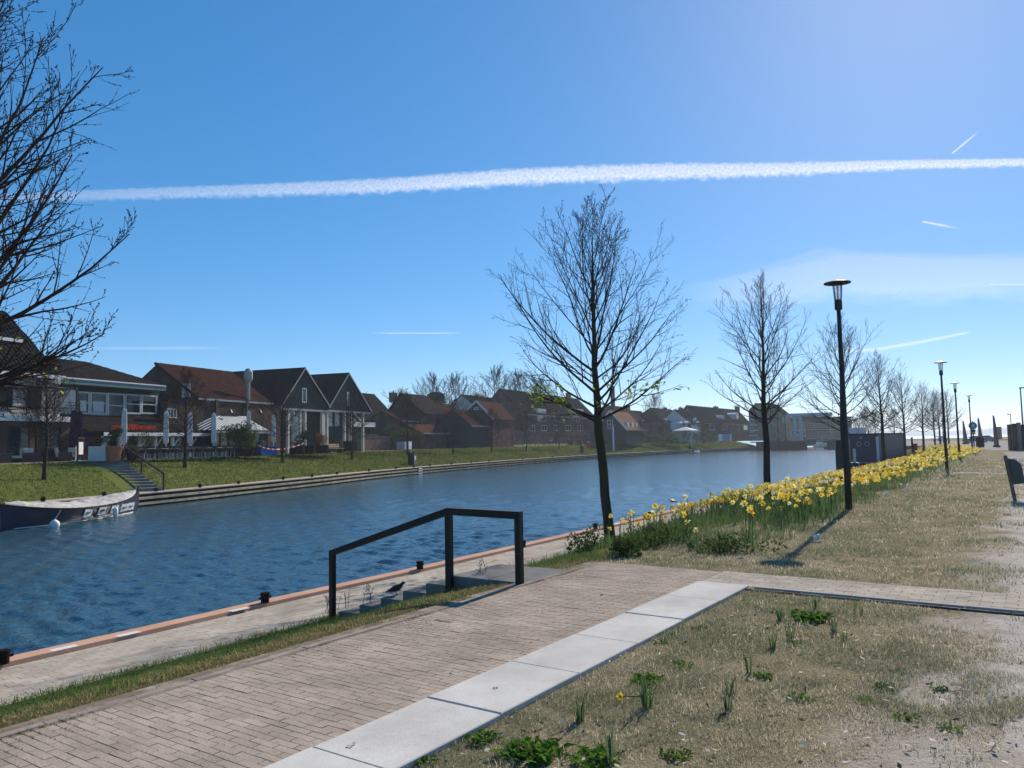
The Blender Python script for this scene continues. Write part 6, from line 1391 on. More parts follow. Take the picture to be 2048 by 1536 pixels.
# ================================================================ GRASS, DAFFODILS, WEEDS
rv = np.random.default_rng(404)
qx = np.array([p.x for p in QL]); qy = np.array([p.y for p in QL]); qnx = np.array([n.x for n in QN]); qny = np.array([n.y for n in QN])
qc = np.concatenate([[0], np.cumsum(np.hypot(np.diff(qx), np.diff(qy)))])
def q_pt(l, o_): return np.interp(l, qc, qx)+np.interp(l, qc, qnx)*o_, np.interp(l, qc, qy)+np.interp(l, qc, qny)*o_
def q_inv(x, y):        # arc length and offset from the near quay line
    i = np.argmin((x[:, None]-qx[None])**2+(y[:, None]-qy[None])**2, 1)
    return qc[i], (x-qx[i])*qnx[i]+(y-qy[i])*qny[i]
def near_z(o_):
    t = np.clip((o_-1.70)/(STOP-1.70), 0, 1); return np.where(o_ < 1.7, ZQ, ZQ-ZQ*(t*t*(3-2*t)))
def vn(x, y, s, k=0):   # cheap value noise for clumping
    x = x/s+k*17.3; y = y/s-k*9.1
    return .5+.25*(np.sin(x*1.7+1.3*np.sin(y*1.1+k))+np.sin(y*2.3+1.7*np.sin(x*.9)+k*2))
def blades(name, x, y, z, h, wd, col, lean=.5, mtl=None, parent=None, fold=True):
    n = len(x); a = rv.random(n)*6.283; le = (rv.random(n)*lean)[:, None]; b = rv.random(n)*6.283
    base = np.stack([x, y, z], 1); sd_ = np.stack([np.cos(a), np.sin(a), 0*a], 1)*wd[:, None]/2; ld = np.stack([np.cos(b), np.sin(b), 0*b], 1)
    mid = base+np.array([0, 0, 1.])*h[:, None]*.55+ld*le*h[:, None]*.3; tip = base+np.array([0, 0, 1.])*(h*(1-.35*le[:, 0]))[:, None]+ld*le*h[:, None]*1.1
    if fold:
        V = np.stack([base-sd_, base+sd_, mid+sd_*.7, mid-sd_*.7, tip], 1).reshape(-1, 3)
        i = 5*np.arange(n)[:, None]; F = np.concatenate([i+np.array([[0, 1, 2]]), i+np.array([[0, 2, 3]]), i+np.array([[3, 2, 4]])]); k = 5
    else:
        V = np.stack([base-sd_, base+sd_, tip], 1).reshape(-1, 3); F = np.arange(3*n).reshape(-1, 3); k = 3
    m = mesh_np(name, V, F); vcol(m, np.repeat(col, k, 0)); return obj(name, m, mtl or M_blade, parent)
M_blade = mat('grass_blade', (.1,.1,.1), .75, attr='Col', trans=.35)
def mixc(a, b, t): return np.array(a)[None]*(1-t[:, None])+np.array(b)[None]*t[:, None]
def jitter(c, s=.25): return np.clip(c*(1+rv.normal(0, s, (len(c), 1))), .003, .9)
def terrace_sw(x, y): dx, dy = x-TO.x, y-TO.y; return dx*TA.x+dy*TA.y, dx*TN.x+dy*TN.y
def visible(x, y, z, m_=40):
    d = np.stack([x, y, z-EYE], 1)@np.array(CM); u = 1024+FPX*d[:, 0]/np.maximum(-d[:, 2], .01); v = 768-FPX*d[:, 1]/np.maximum(-d[:, 2], .01)
    return (d[:, 2] < -.5) & (u > -m_) & (u < 2048+m_) & (v < 1536+m_*2)
STRAW, DRY, OLIVE, GREEN, LUSH = (.74,.65,.48), (.48,.39,.26), (.24,.245,.15), (.155,.195,.09), (.10,.18,.04)
GB = [(lambda p: (p.x, p.y, r))(P(a, b)) for a, b, r in ((1600,1270,.8),(1780,1420,.35),(1830,1310,.5),(1250,1480,.4),(1400,1290,.45),(1700,1350,.3),(1650,1060,1.3),(1760,1030,1.2),(1580,1110,.7),(1900,1240,.4),(1500,1450,.3),(1850,1000,1.5))]
# --- the lawn: dense near, bigger and sparser blades farther out
def lawn():
    out = []
    for (d0, d1, dens, hh, ww) in ((2.5, 6.5, 13500, .019, .0034), (6.5, 10, 5600, .024, .0048), (10, 16, 1900, .03, .0075), (16, 28, 380, .04, .015), (28, 60, 70, .05, .035)):
        a0, a1 = R(-24), R(37); area = .5*(d1*d1-d0*d0)*(a1-a0); n = int(area*dens)
        d = np.sqrt(rv.random(n)*(d1*d1-d0*d0)+d0*d0); a = a0+rv.random(n)*(a1-a0); x, y = d*np.sin(a), d*np.cos(a)
        s, w_ = terrace_sw(x, y); l, o_ = q_inv(x, y)
        ok = (o_ > STOP-.1) & ~((s < 1.93) & (w_ < W_R+.0)) & ~((s > .94) & (s < 1.93)) & ((s > 1.93) | (w_ > W_R+.005))
        # worn sand on the right, paved path
        sand = vn(x, y, 1.1)*.9+vn(x, y, .35, 3)*.5-.7
        ok &= ~((w_+sand*1.6 > 4.6) & (rv.random(n) < .95)) & ~((s > 13.5) & (w_ > 5.0))
        patch = vn(x, y, .55, 1)*.6+vn(x, y, .17, 2)*.4; ok &= rv.random(n) < np.clip(.2+1.7*(patch-.25), .08, 1)
        ok &= visible(x, y, 0*x)
        x, y, s, w_, patch = x[ok], y[ok], s[ok], w_[ok], patch[ok]; n = len(x)
        g = np.clip(vn(x, y, .8, 5)*1.5+vn(x, y, .23, 6)*.8-.62+.25*(s > 2)*np.clip(1-(w_+1)/6, 0, 1)+.35*np.exp(-((w_-W_R)/.25)**2)*(s < 1), 0, 1)
        for (bx_, by_, br_) in GB: g = np.clip(g+.75*np.exp(-((x-bx_)**2+(y-by_)**2)/br_**2), 0, 1)
        c = np.where((rv.random(n) < .85*g+.04)[:, None], mixc(OLIVE, GREEN, rv.random(n)*g), mixc(STRAW, DRY, rv.random(n)))
        c = np.where((rv.random(n) < .2)[:, None], mixc(DRY, OLIVE, rv.random(n)), c)
        h = hh*(.45+1.0*rv.random(n))*(.6+.8*patch)*(1+.8*g); out.append((x, y, 0*x-.008, h, ww*(.7+.6*rv.random(n)), jitter(c)))
    X = [np.concatenate(v) for v in zip(*out)]
    tag(blades('lawn_grass', *X, lean=1.3, fold=False), 'short dry straw-coloured lawn grass', 'grass', kind='stuff')
lawn()
def lawn_tufts():
    out = []
    for (d0, d1, dens, hh, ww, nb) in ((3, 7, 120, .034, .0038, 16), (7, 12, 55, .04, .0055, 12), (12, 24, 17, .05, .010, 9)):
        a0, a1 = R(-20), R(36); n = int(.5*(d1*d1-d0*d0)*(a1-a0)*dens); d = np.sqrt(rv.random(n)*(d1*d1-d0*d0)+d0*d0); a = a0+rv.random(n)*(a1-a0); x, y = d*np.sin(a), d*np.cos(a); s, w_ = terrace_sw(x, y); l, o_ = q_inv(x, y)
        cl = vn(x, y, .7, 5)*.6+vn(x, y, .3, 9)*.5; ok = (o_ > STOP) & ~((s < 1.96) & (w_ < W_R+.03)) & ~((s > .9) & (s < 1.96)) & (w_ < 4.6+rv.normal(0, .4, n)) & (rv.random(n) < np.clip((cl-.35)*2.2, .05, 1))
        x, y = x[ok], y[ok]; n = len(x); tone = np.repeat(rv.random(n), nb); r = np.repeat(.02+.05*rv.random(n), nb); X = np.repeat(x, nb)+rv.normal(0, 1, n*nb)*r; Y = np.repeat(y, nb)+rv.normal(0, 1, n*nb)*r
        c = np.where((tone < .6)[:, None], mixc(GREEN, OLIVE, rv.random(n*nb)), mixc(STRAW, DRY, rv.random(n*nb))); out.append((X, Y, 0*X-.008, hh*(.5+.9*rv.random(n*nb)), ww*(.7+.6*rv.random(n*nb)), jitter(c, .3)))
    X = [np.concatenate(v) for v in zip(*out)]; tag(blades('lawn_tufts', *X, lean=1.2), 'scattered longer grass tufts in the dry lawn', 'grass', kind='stuff')
lawn_tufts()
# --- grass strip on the slope, lush near the water, straw by the kerb
def strip():
    out = []
    for (l0, l1, dens) in ((10, 24, 2600), (24, 33, 1400), (33, 60, 320), (60, 110, 40)):
        n = int((l1-l0)*3.4*dens); l = l0+rv.random(n)*(l1-l0); o_ = 1.62+rv.random(n)**.9*3.45; x, y = q_pt(l, o_); s, w_ = terrace_sw(x, y)
        ok = ~((s > .03) & (s < 1.15) & (w_ < .2) & (w_ > -3.2)) & (w_ < -.0) | (s > 1.93); ok &= visible(x, y, near_z(o_))
        ok &= ~((s < 1.93) & (w_ > -.0))
        x, y, o_, l = x[ok], y[ok], o_[ok], l[ok]; n = len(x); t = (o_-1.7)/(STOP-1.7); nz = vn(x, y, .5, 7)*.6+vn(x, y, .16, 8)*.4
        g = np.clip(1.35-1.5*t+ (nz-.5)*1.6, 0, 1); g = np.where(terrace_sw(x, y)[0] > 2, np.clip(.75+(nz-.5), 0, 1), g)
        keep = rv.random(n) < np.clip(.35+.9*g, .3, 1); x, y, o_, g, l = x[keep], y[keep], o_[keep], g[keep], l[keep]; n = len(x)
        c = np.where((rv.random(n) < g)[:, None], mixc((.10,.15,.05), LUSH, rv.random(n)), mixc((.38,.30,.14), (.25,.21,.10), rv.random(n)))
        k = np.interp(l, [10, 30, 60, 110], [1, 1.2, 1.9, 3]); h = (.028+.05*g)*(.4+rv.random(n)); out.append((x, y, near_z(o_)-.01, h*np.minimum(k, 1.6), .006*k*(.7+.6*rv.random(n)), jitter(c)))
    X = [np.concatenate(v) for v in zip(*out)]
    tag(blades('slope_grass', *X, lean=1.7), 'green grass strip on the slope beside the towpath, straw-dry along the kerb', 'grass', kind='stuff')
strip()
# --- far bank turf relief
def far_turf():
    n = 90000; fx = np.array([p.x for p in FL]); fy = np.array([p.y for p in FL]); gx = np.array([q.x for q in FN]); gy = np.array([q.y for q in FN]); fc_ = np.concatenate([[0], np.cumsum(np.hypot(np.diff(fx), np.diff(fy)))])
    l = fc_[-1]*rv.random(n)**1.5; o_ = 1.05+6.9*rv.random(n); x = np.interp(l, fc_, fx)+np.interp(l, fc_, gx)*o_; y = np.interp(l, fc_, fy)+np.interp(l, fc_, gy)*o_
    z = ZQ+(ZP-ZQ)*((o_-1.05)/6.9)**.85; d = np.hypot(x, y); ok = visible(x, y, z)
    # leave the steps clear
    b2, t2 = np.array([bot.x, bot.y]), np.array([top.x, top.y]); dv = (t2-b2)/np.linalg.norm(t2-b2); px_ = (x-b2[0])*-dv[1]+(y-b2[1])*dv[0]; pa_ = (x-b2[0])*dv[0]+(y-b2[1])*dv[1]
    ok &= ~((np.abs(px_) < 1.15) & (pa_ > -.5) & (pa_ < np.linalg.norm(t2-b2)+.3))
    x, y, z, d = x[ok], y[ok], z[ok], d[ok]; n = len(x); nz = vn(x, y, 2.2, 1)*.5+vn(x, y, .8, 2)*.5
    c = mixc((.07,.115,.025), (.17,.175,.05), np.clip(nz+rv.normal(0, .2, n), 0, 1)); k = d/45
    tag(blades('far_bank_turf', x, y, z-.02, (.10+.10*nz)*np.minimum(k, 2)*.8, .05*k*(.6+.8*rv.random(n)), jitter(c, .22), lean=1.2, fold=False), 'mottled green turf on the far bank', 'grass', kind='stuff')
far_turf()
# --- daffodils
def bloom_mesh(k, tone):
    rg = np.random.default_rng(k); V = []; F = []; C = []
    pet = np.array(tone[0])
    for i in range(6):
        a = i*math.pi/3+rg.normal(0, .06); ca, sa = math.cos(a), math.sin(a); r = .040*(1+.1*rg.normal()); b = len(V)
        for (rr, ww, zz) in ((.006, .004, 0), (r*.55, .015, .003), (r, .002, -.002+.006*rg.normal())):
            V += [(rr*ca-ww*sa, rr*sa+ww*ca, zz), (rr*ca+ww*sa, rr*sa-ww*ca, zz)]
        F += [(b, b+1, b+3), (b, b+3, b+2), (b+2, b+3, b+5), (b+2, b+5, b+4)]; C += [pet*(1+.12*rg.normal())]*6
    b = len(V); n = 8
    for (rr, zz) in ((.010, 0), (.013, .018), (.019, .028)):
        for i in range(n): a = 2*math.pi*i/n; V.append((rr*math.cos(a), rr*math.sin(a), zz)); C.append(np.array(tone[1]))
    for j in range(2):
        for i in range(n): p0_, p1_ = b+j*n+i, b+j*n+(i+1) % n; F += [(p0_, p1_, p1_+n), (p0_, p1_+n, p0_+n)]
    return np.array(V), np.array(F), np.clip(np.array(C), 0, 1)
TONES = [((.84,.68,.10),(.78,.42,.03)), ((.86,.77,.22),(.82,.58,.06)), ((.86,.82,.46),(.84,.60,.10))]
BL = [bloom_mesh(k, TONES[k % 3 if k < 5 else 0]) for k in range(6)]
M_petal = mat('daffodil_petal', (.8,.6,.05), .55, attr='Col', trans=.35)
BLM = []
for V, F, C in BL: m = mesh_np('bloom', V, F); vcol(m, C); m.materials.append(M_petal); BLM.append(m)
M_dleaf = mat('daffodil_leaf', (.07,.13,.05), .5, (.11,.17,.065), 8, trans=.35)
STM = []; LFM = []
for k in range(4):
    h = .34+.03*k; bx_ = .04*math.sin(k*2.1); mb = MB().tube([(0,0,0),(bx_*.4,0,h*.5),(bx_,0,h*.95),(bx_+.03,0,h)], [.005,.0045,.004,.004], 5); m = bpy.data.meshes.new('stem'); m.from_pydata(mb.v, [], mb.f); m.update(); m.materials.append(M_dleaf); STM.append((m, (bx_+.035, 0, h+.005)))
    mb = MB()
    for j in range(4):
        a = j*1.6+k; L0 = .26+.05*math.sin(j*3+k); ca, sa = math.cos(a), math.sin(a); r = .03
        pts = [(r*ca*.3, r*sa*.3, 0), (r*ca+.02*ca, r*sa+.02*sa, L0*.6), (r*ca+.08*ca, r*sa+.08*sa, L0*.95)]
        for q in range(2):
            w0, w1 = (.007, .008) if q == 0 else (.008, .002); p0_, p1_ = pts[q], pts[q+1]
            mb.quad((p0_[0]-sa*w0, p0_[1]+ca*w0, p0_[2]), (p0_[0]+sa*w0, p0_[1]-ca*w0, p0_[2]), (p1_[0]+sa*w1, p1_[1]-ca*w1, p1_[2]), (p1_[0]-sa*w1, p1_[1]+ca*w1, p1_[2]))
    m = bpy.data.meshes.new('leaves'); m.from_pydata(mb.v, [], mb.f); m.update(); m.materials.append(M_dleaf); LFM.append(m)
def bed_points():
    """flower positions on the slope: arc length along the quay, offset"""
    L, O = [], []
    for (l0, l1, o0, o1, n) in ((27.5, 30.5, 3.6, 6.2, 34), (30.5, 34, 2.6, 6.6, 330), (34, 40, 2.4, 6.7, 900), (40, 50, 2.2, 6.9, 1100), (50, 62, 2.2, 7.0, 850), (62, 80, 2.4, 7.2, 850), (80, 128, 2.8, 7.6, 1150)):
        l = l0+rv.random(n)*(l1-l0); o_ = o0+rv.random(n)*(o1-o0); L.append(l); O.append(o_)
    L, O = np.concatenate(L), np.concatenate(O); x, y = q_pt(L, O); cl = vn(x, y, .5, 11)*.6+vn(x, y, 1.4, 12)*.5; ok = rv.random(len(L)) < np.clip((cl-.50)*5, .04, 1); return L[ok], O[ok], x[ok], y[ok]
l, o_, x, y = bed_points(); z = near_z(o_)-.01
ex = [P(1212,1100,-.2), P(1262,1075,-.3), P(1382,1108,-.05), P(1218,1086,-.3), P(1415,1072,0), P(1506,1100,0), P(1395,1110,-.02), P(1240,905+170,-.3)]
x = np.concatenate([[p.x for p in ex], x]); y = np.concatenate([[p.y for p in ex], y]); z = np.concatenate([[p.z-.03 for p in ex], z])
d = np.hypot(x, y); order = np.argsort(d); x, y, z, d = x[order], y[order], z[order], d[order]
GD = 'yellow daffodils in the long bed beside the towpath'
for i in range(min(300, len(x))):
    k = i % 4; t = thing('daffodil', 'yellow daffodil blooming in the long flower bed beside the towpath', 'flower', (x[i], y[i], z[i]), rv.random()*6.28, GD); s_ = .95+.5*rv.random(); t.scale = (s_,)*3
    obj('stem', STM[k][0], None, t); obj('leaves', LFM[(k+i) % 4], None, t)
    obj('bloom', BLM[int(rv.integers(6))], None, t, loc=STM[k][1], rot=(R(60)+rv.normal(0,.35), rv.normal(0,.3), rv.random()*6.28), scale=1.15)
def daff_mass(x, y, z, d):
    n = len(x); V, F, C = [], [], []; off = 0
    sc_ = np.interp(d, [20, 40, 80], [1.35, 1.6, 2.2]); hh = (.34+.12*rv.random(n))*1.15
    for k in range(6):
        ii = np.where(np.arange(n) % 6 == k)[0]; v, f, c = BL[k]; m_ = len(ii)
        a, b = rv.random(m_)*6.28, R(60)+rv.normal(0, .4, m_); ca, sa, cb, sb = np.cos(a), np.sin(a), np.cos(b), np.sin(b)
        v0 = v[None]*sc_[ii][:, None, None]; X, Y, Z = v0[..., 0], v0[..., 1], v0[..., 2]; Y2 = Y*cb[:, None]-Z*sb[:, None]; Z2 = Y*sb[:, None]+Z*cb[:, None]
        W_ = np.stack([X*ca[:, None]-Y2*sa[:, None]+x[ii][:, None], X*sa[:, None]+Y2*ca[:, None]+y[ii][:, None], Z2+(z[ii]+hh[ii])[:, None]], -1)
        V.append(W_.reshape(-1, 3)); F.append((f[None]+off+len(v)*np.arange(m_)[:, None, None]).reshape(-1, 3)); C.append(np.tile(c, (m_, 1))); off += m_*len(v)
    m = mesh_np('daffodil_drift', np.vstack(V), np.vstack(F)); vcol(m, np.vstack(C)); return m
tag(obj('daffodil_drift', daff_mass(x[300:], y[300:], z[300:], d[300:]), M_petal), 'distant yellow daffodils massed along the bed', 'flowers', kind='stuff')
def bed_leaves():
    out = []
    for (l0, l1, n, kk) in ((27, 31, 6500, .8), (31, 40, 22000, .95), (40, 50, 16000, 1.2), (50, 65, 13000, 1.7), (65, 128, 16000, 2.8)):
        l = l0+rv.random(n)*(l1-l0); o_ = 1.9+rv.random(n)*np.interp(l, [27, 32, 60, 128], [4.8, 4.9, 5.3, 5.9]); x, y = q_pt(l, o_); cl = vn(x, y, .5, 11)*.6+vn(x, y, 1.4, 12)*.5; ok = rv.random(n) < np.clip((cl-.2)*1.8, .15, 1)*np.clip((6.7+1.6*(vn(x, y, .6, 31)-.5)-o_)*.9, .04, 1); 
        x, y, o_ = x[ok], y[ok], o_[ok]; n = len(x); out.append((x, y, near_z(o_)-.02, (.13+.19*rv.random(n)), .012*kk*(.7+.6*rv.random(n)), jitter(mixc((.065,.12,.05), (.13,.19,.06), rv.random(n)), .25)))
    X = [np.concatenate(v) for v in zip(*out)]; tag(blades('daffodil_foliage', *X, lean=.55), 'upright green daffodil leaves filling the bed', 'foliage', kind='stuff')
bed_leaves()
# --- small shrubs at the head of the bed
for i, (px, py, z0_, r, h, lab, mm) in enumerate(((1172,1120,-.35,.32,.55,'loose green shrub left of the nearest tree foot','a'),(1340,1095,-.1,.55,.42,'low bushy green plant amid the first daffodils','b'),(1252,1125,-.1,.22,.38,'small upright green plant right of the nearest tree foot','a'),(1455,1020,-.55,.6,.45,'dense dark green shrub by the towpath behind the daffodils','b'),(1300,1105,-.1,.35,.3,'mid-green leafy clump between the first shrubs','b'),(1440,1105,-.0,.4,.25,'low green herb clump at the front of the bed','b'))):
    p = P(px, py, z0_); t = thing('bed_shrub', lab, 'shrub', (p.x,p.y,z0_-.03), 0)
    st_ = MB()
    for k in range(9): a = rv.random()*6.28; st_.tube([(0,0,0),(r*.5*math.cos(a),r*.5*math.sin(a),h*.6),(r*.8*math.cos(a),r*.8*math.sin(a),h*(.8+.3*rv.random()))], [.008,.006,.003], 4)
    st_.build('stems', M_twig, t)
    obj('foliage', mesh_np('foliage', *leaf_mass(rv, 900, blob(rv, (0,0,h*.6), (r,r,h*.5)), .05, .4)), mat('shrub_green', (.075,.12,.03), .6, (.05,.085,.025), 8, trans=.35), t)
# --- broadleaf weeds and bulb tufts in the near lawn
M_weed = mat('weed_leaf', (.10,.20,.025), .5, (.06,.13,.02), 14, trans=.4)
def weed(px, py, r, n, h, label, mtl=None):
    p = P(px, py); t = thing('weed_clump', label, 'weed', (p.x,p.y,-.005), 0, 'broad-leaved weeds in the near lawn'); m = MB()
    for k in range(int(n*2.6)):
        a = rv.random()*6.28; q = rv.random()**.6; L0 = r*(.22+.34*rv.random()); el = R(rv.uniform(20, 75)); ca, sa = math.cos(a), math.sin(a); ox, oy = r*.8*q*math.cos(a*3.1), r*.8*q*math.sin(a*3.1)
        dx, dz = math.cos(el), math.sin(el); wd = L0*.22
        p0_ = Vector((ox,oy,0)); p1_ = p0_+Vector((ca*dx, sa*dx, dz))*L0*.55; p2_ = p1_+Vector((ca*dx*1.3, sa*dx*1.3, dz*.1))*L0*.45; s_ = Vector((-sa, ca, .15))*wd
        m.add([p0_-s_*.2, p0_+s_*.2, p1_-s_, p1_+s_, p1_+Vector((0,0,-wd*.3)), p2_], [(0,4,2),(0,1,4),(1,3,4),(2,4,5),(4,3,5)])
    m.build('leaves', mtl or M_weed, t); return t
wl_ = [(1068,1510,.20,46,'brightest broad-leaved weed at the bottom edge'),(962,1478,.13,30,'weed clump hugging the slab edge'),(1190,1522,.17,34,'weed clump right of the brightest one at the bottom'),(1292,1362,.14,34,'round green weed behind the bulb tuft'),(1350,1512,.10,20,'small weed near the bottom edge'),(1362,1332,.10,24,'dull weed right of the round green one'),(1527,1352,.10,22,'bright weed left of centre in the lawn'),(1618,1238,.22,40,'large weed near the cross path'),(1345,1270,.09,16,'small weed by the slab edge'),(1400,1256,.09,16,'second small weed by the slab edge'),(1600,1398,.10,18,'weed in the middle of the lawn'),(1770,1375,.10,18,'flat weed toward the sandy track'),(1880,1378,.09,16,'flat weed closest to the sandy track'),(1812,1436,.09,14,'pale flat weed below the middle'),(840,1522,.10,22,'weed at the lower slab end'),(1588,1285,.08,14,'tiny weed under the large one'),(1325,1285,.09,18,'dark weed beside the slabs'),(1900,1455,.09,14,'pale flat weed at the sand edge'),(1730,1400,.08,14,'small pale weed right of the middle')]
for (px, py, r, n, lab) in wl_: weed(px, py, r, n, .1, 'broad-leaved green weed, '+lab)
def tuft(px, py, n, h, label):
    p = P(px, py); t = thing('bulb_tuft', label, 'plant', (p.x,p.y,-.01), 0, 'spent bulb tufts in the near lawn'); m = MB()
    for k in range(n):
        a = rv.random()*6.28; r = .035*rv.random(); L0 = h*(.6+.6*rv.random()); le = .12+.5*rv.random()**3; ca, sa = math.cos(a), math.sin(a); wd = .0055
        pts = [Vector((r*ca, r*sa, 0)), Vector((r*ca+le*L0*.35*ca, r*sa+le*L0*.35*sa, L0*.6)), Vector((r*ca+le*L0*ca, r*sa+le*L0*sa, L0*(1-le*.35)))]; s_ = Vector((-sa, ca, 0))
        for q, (w0, w1) in enumerate(((wd, wd), (wd, .001))): m.quad(pts[q]-s_*w0, pts[q]+s_*w0, pts[q+1]+s_*w1, pts[q+1]-s_*w1)
    m.build('leaves', M_dleaf, t); return t
for (px, py, n, h, lab) in ((1158,1440,18,.16,'below the round weed, left'),(1294,1415,16,.22,'tallest, in front of the round weed'),(1456,1420,14,.13,'splayed, right of the tallest'),(1460,1385,9,.12,'thin, behind the splayed one'),(1222,1525,8,.2,'at the bottom edge'),(1498,1345,6,.16,'by the bright weed'),(1706,1222,3,.16,'single spikes near the cross path'),(1630,1215,8,.15,'left of the single spikes'),(1560,1240,14,.14,'grey-green, in the upper lawn left'),(1668,1262,8,.14,'beside the large weed'),(1545,1295,12,.13,'in the shade of the upper left lawn'),(1580,1275,10,.13,'second in the upper left lawn'),(1724,1225,5,.08,'right of the single spikes'),(1690,1280,6,.12,'below the single spikes')): tuft(px, py, n, h, 'spent bulb tuft of thin green leaves, '+lab)
p = P(1240, 1402); t = thing('fallen_daffodil', 'single yellow daffodil lying flat on the near lawn', 'flower', (p.x,p.y,.03), .5); obj('bloom', BLM[0], None, t, rot=(1.2,0,0), scale=.7); MB().tube([(0,0,0),(.1,-.02,-.015),(.26,-.03,-.02)], .004, 5).build('stem', M_dleaf, t)
# --- weeds in the paving joints
def joint_weeds():
    n = 17000; s = -6.5+rv.random(n)*8.3; w_ = .05+rv.random(n)**2.2*1.65; cl = vn(s*1.0, w_, .28, 21)*.6+vn(s, w_, .9, 22)*.5; ok = rv.random(n) < np.clip((cl-.42)*2.2, .01, .8)*np.interp(w_, [0, .3, .8, 1.7], [1, .8, .25, .12]); s, w_ = s[ok], w_[ok]
    s = np.round((s+7.4)/.058)*.058-7.4; k = 7; s = np.repeat(s, k)+rv.normal(0, .006, len(s)*k); w_ = np.repeat(w_, k)+rv.normal(0, .028, len(w_)*k); x = TO.x+TA.x*s+TN.x*w_; y = TO.y+TA.y*s+TN.y*w_; n = len(x)
    x2n = 4200; l = 13+rv.random(x2n)*26; o_ = np.where(rv.random(x2n) < .45, .28+.06*rv.random(x2n), .3+1.4*rv.random(x2n)); xx, yy = q_pt(l, o_); cl = vn(xx, yy, .3, 23); ok = rv.random(x2n) < np.clip((cl-.45)*1.6, .02, .7); xx, yy = np.repeat(xx[ok], 6), np.repeat(yy[ok], 6); m_ = len(xx); xx = xx+rv.normal(0, .03, m_); yy = yy+rv.normal(0, .03, m_)
    X = np.concatenate([x, xx]); Y = np.concatenate([y, yy]); Z = np.concatenate([np.full(n, .006), np.full(m_, ZQ-.003)]); N_ = len(X)
    c = np.where((rv.random(N_) < .55)[:, None], mixc((.09,.075,.045), (.17,.14,.09), rv.random(N_)), mixc((.09,.11,.045), (.14,.16,.075), rv.random(N_)))
    tag(blades('joint_weeds', X, Y, Z, .006+.014*rv.random(N_), .006*(.6+.8*rv.random(N_)), jitter(c), lean=1.6, fold=False), 'sparse weeds growing in the brick joints', 'weeds', kind='stuff')
joint_weeds()
# dead stalks by the handrail and along the strip
def stalks():
    m = MB()
    for (px, py, z0_, n) in ((655,1225,-.7,7),(690,1215,-.65,4),(740,1205,-.5,5),(960,1165,-.1,4)):
        p = P(px, py, z0_)
        for k in range(n):
            a = rv.random()*6.28; h = .16+.14*rv.random(); x0_, y0_ = p.x+rv.normal(0,.05), p.y+rv.normal(0,.05); m.tube([(x0_,y0_,z0_-.02),(x0_+.03*math.cos(a),y0_+.03*math.sin(a),z0_+h*.6),(x0_+.07*math.cos(a),y0_+.07*math.sin(a),z0_+h)], [.003,.0025,.0015], 4)
            for j in range(5): b = rv.random()*6.28; q = .4+.6*rv.random(); m.tube([(x0_+.05*q*math.cos(a),y0_+.05*q*math.sin(a),z0_+h*q),(x0_+.05*q*math.cos(a)+.035*math.cos(b),y0_+.05*q*math.sin(a)+.035*math.sin(b),z0_+h*q+.03)], [.0018,.0035], 4)
    tag(m.build('dead_stalks', mat('dry_stalk', (.12,.085,.06), .9)), 'dry brown weed stalks round the handrail foot', 'stalks', kind='stuff')
stalks()
# white flowers along the foot of the far town wall
n = 2600; fl_ = [FO(px, 15.2) for px in range(905, 1130, 6)]; ii = rv.integers(0, len(fl_), n); X = np.array([fl_[i].x for i in ii])+rv.normal(0, .7, n); Y = np.array([fl_[i].y for i in ii])+rv.normal(0, .7, n)
tag(blades('wall_flowers', X, Y, np.full(n, ZP), .25+.25*rv.random(n), np.full(n, .14), np.where((rv.random(n) < .45)[:, None], np.array([[.5,.48,.3]]), np.array([[.09,.13,.05]])), lean=.6, fold=False), 'pale flower strip along the foot of the old town wall', 'flowers', kind='stuff')
# loose stones and twigs on the sandy track
def pebbles():
    n = 900; d_ = 3.6+rv.random(n)**1.5*9; a = R(22)+rv.random(n)*R(15); x, y = d_*np.sin(a), d_*np.cos(a); s, w_ = terrace_sw(x, y); ok = (w_ > 4.4); x, y = x[ok], y[ok]; n = len(x); r = .002+.006*rv.random(n)**3
    b = np.array([(1,0,0),(0,1,0),(-1,0,0),(0,-1,0),(0,0,.8),(0,0,-.5)], float); V = (b[None]*(1+.25*rv.normal(0,1,(n,6,1)))*r[:, None, None]+np.stack([x, y, np.full(n, 0.)], 1)[:, None]).reshape(-1, 3)
    f = np.array([(0,1,4),(1,2,4),(2,3,4),(3,0,4),(1,0,5),(2,1,5),(3,2,5),(0,3,5)]); m = mesh_np('pebbles', V, (f[None]+6*np.arange(n)[:, None, None]).reshape(-1, 3)); vcol(m, np.repeat(mixc((.10,.085,.07), (.36,.33,.29), rv.random(n)), 6, 0)); tag(obj('pebbles', m, mat('pebble', (.3,.3,.3), .9, attr='Col')), 'loose pebbles and crumbs on the sandy track', 'pebbles', kind='stuff')
pebbles()
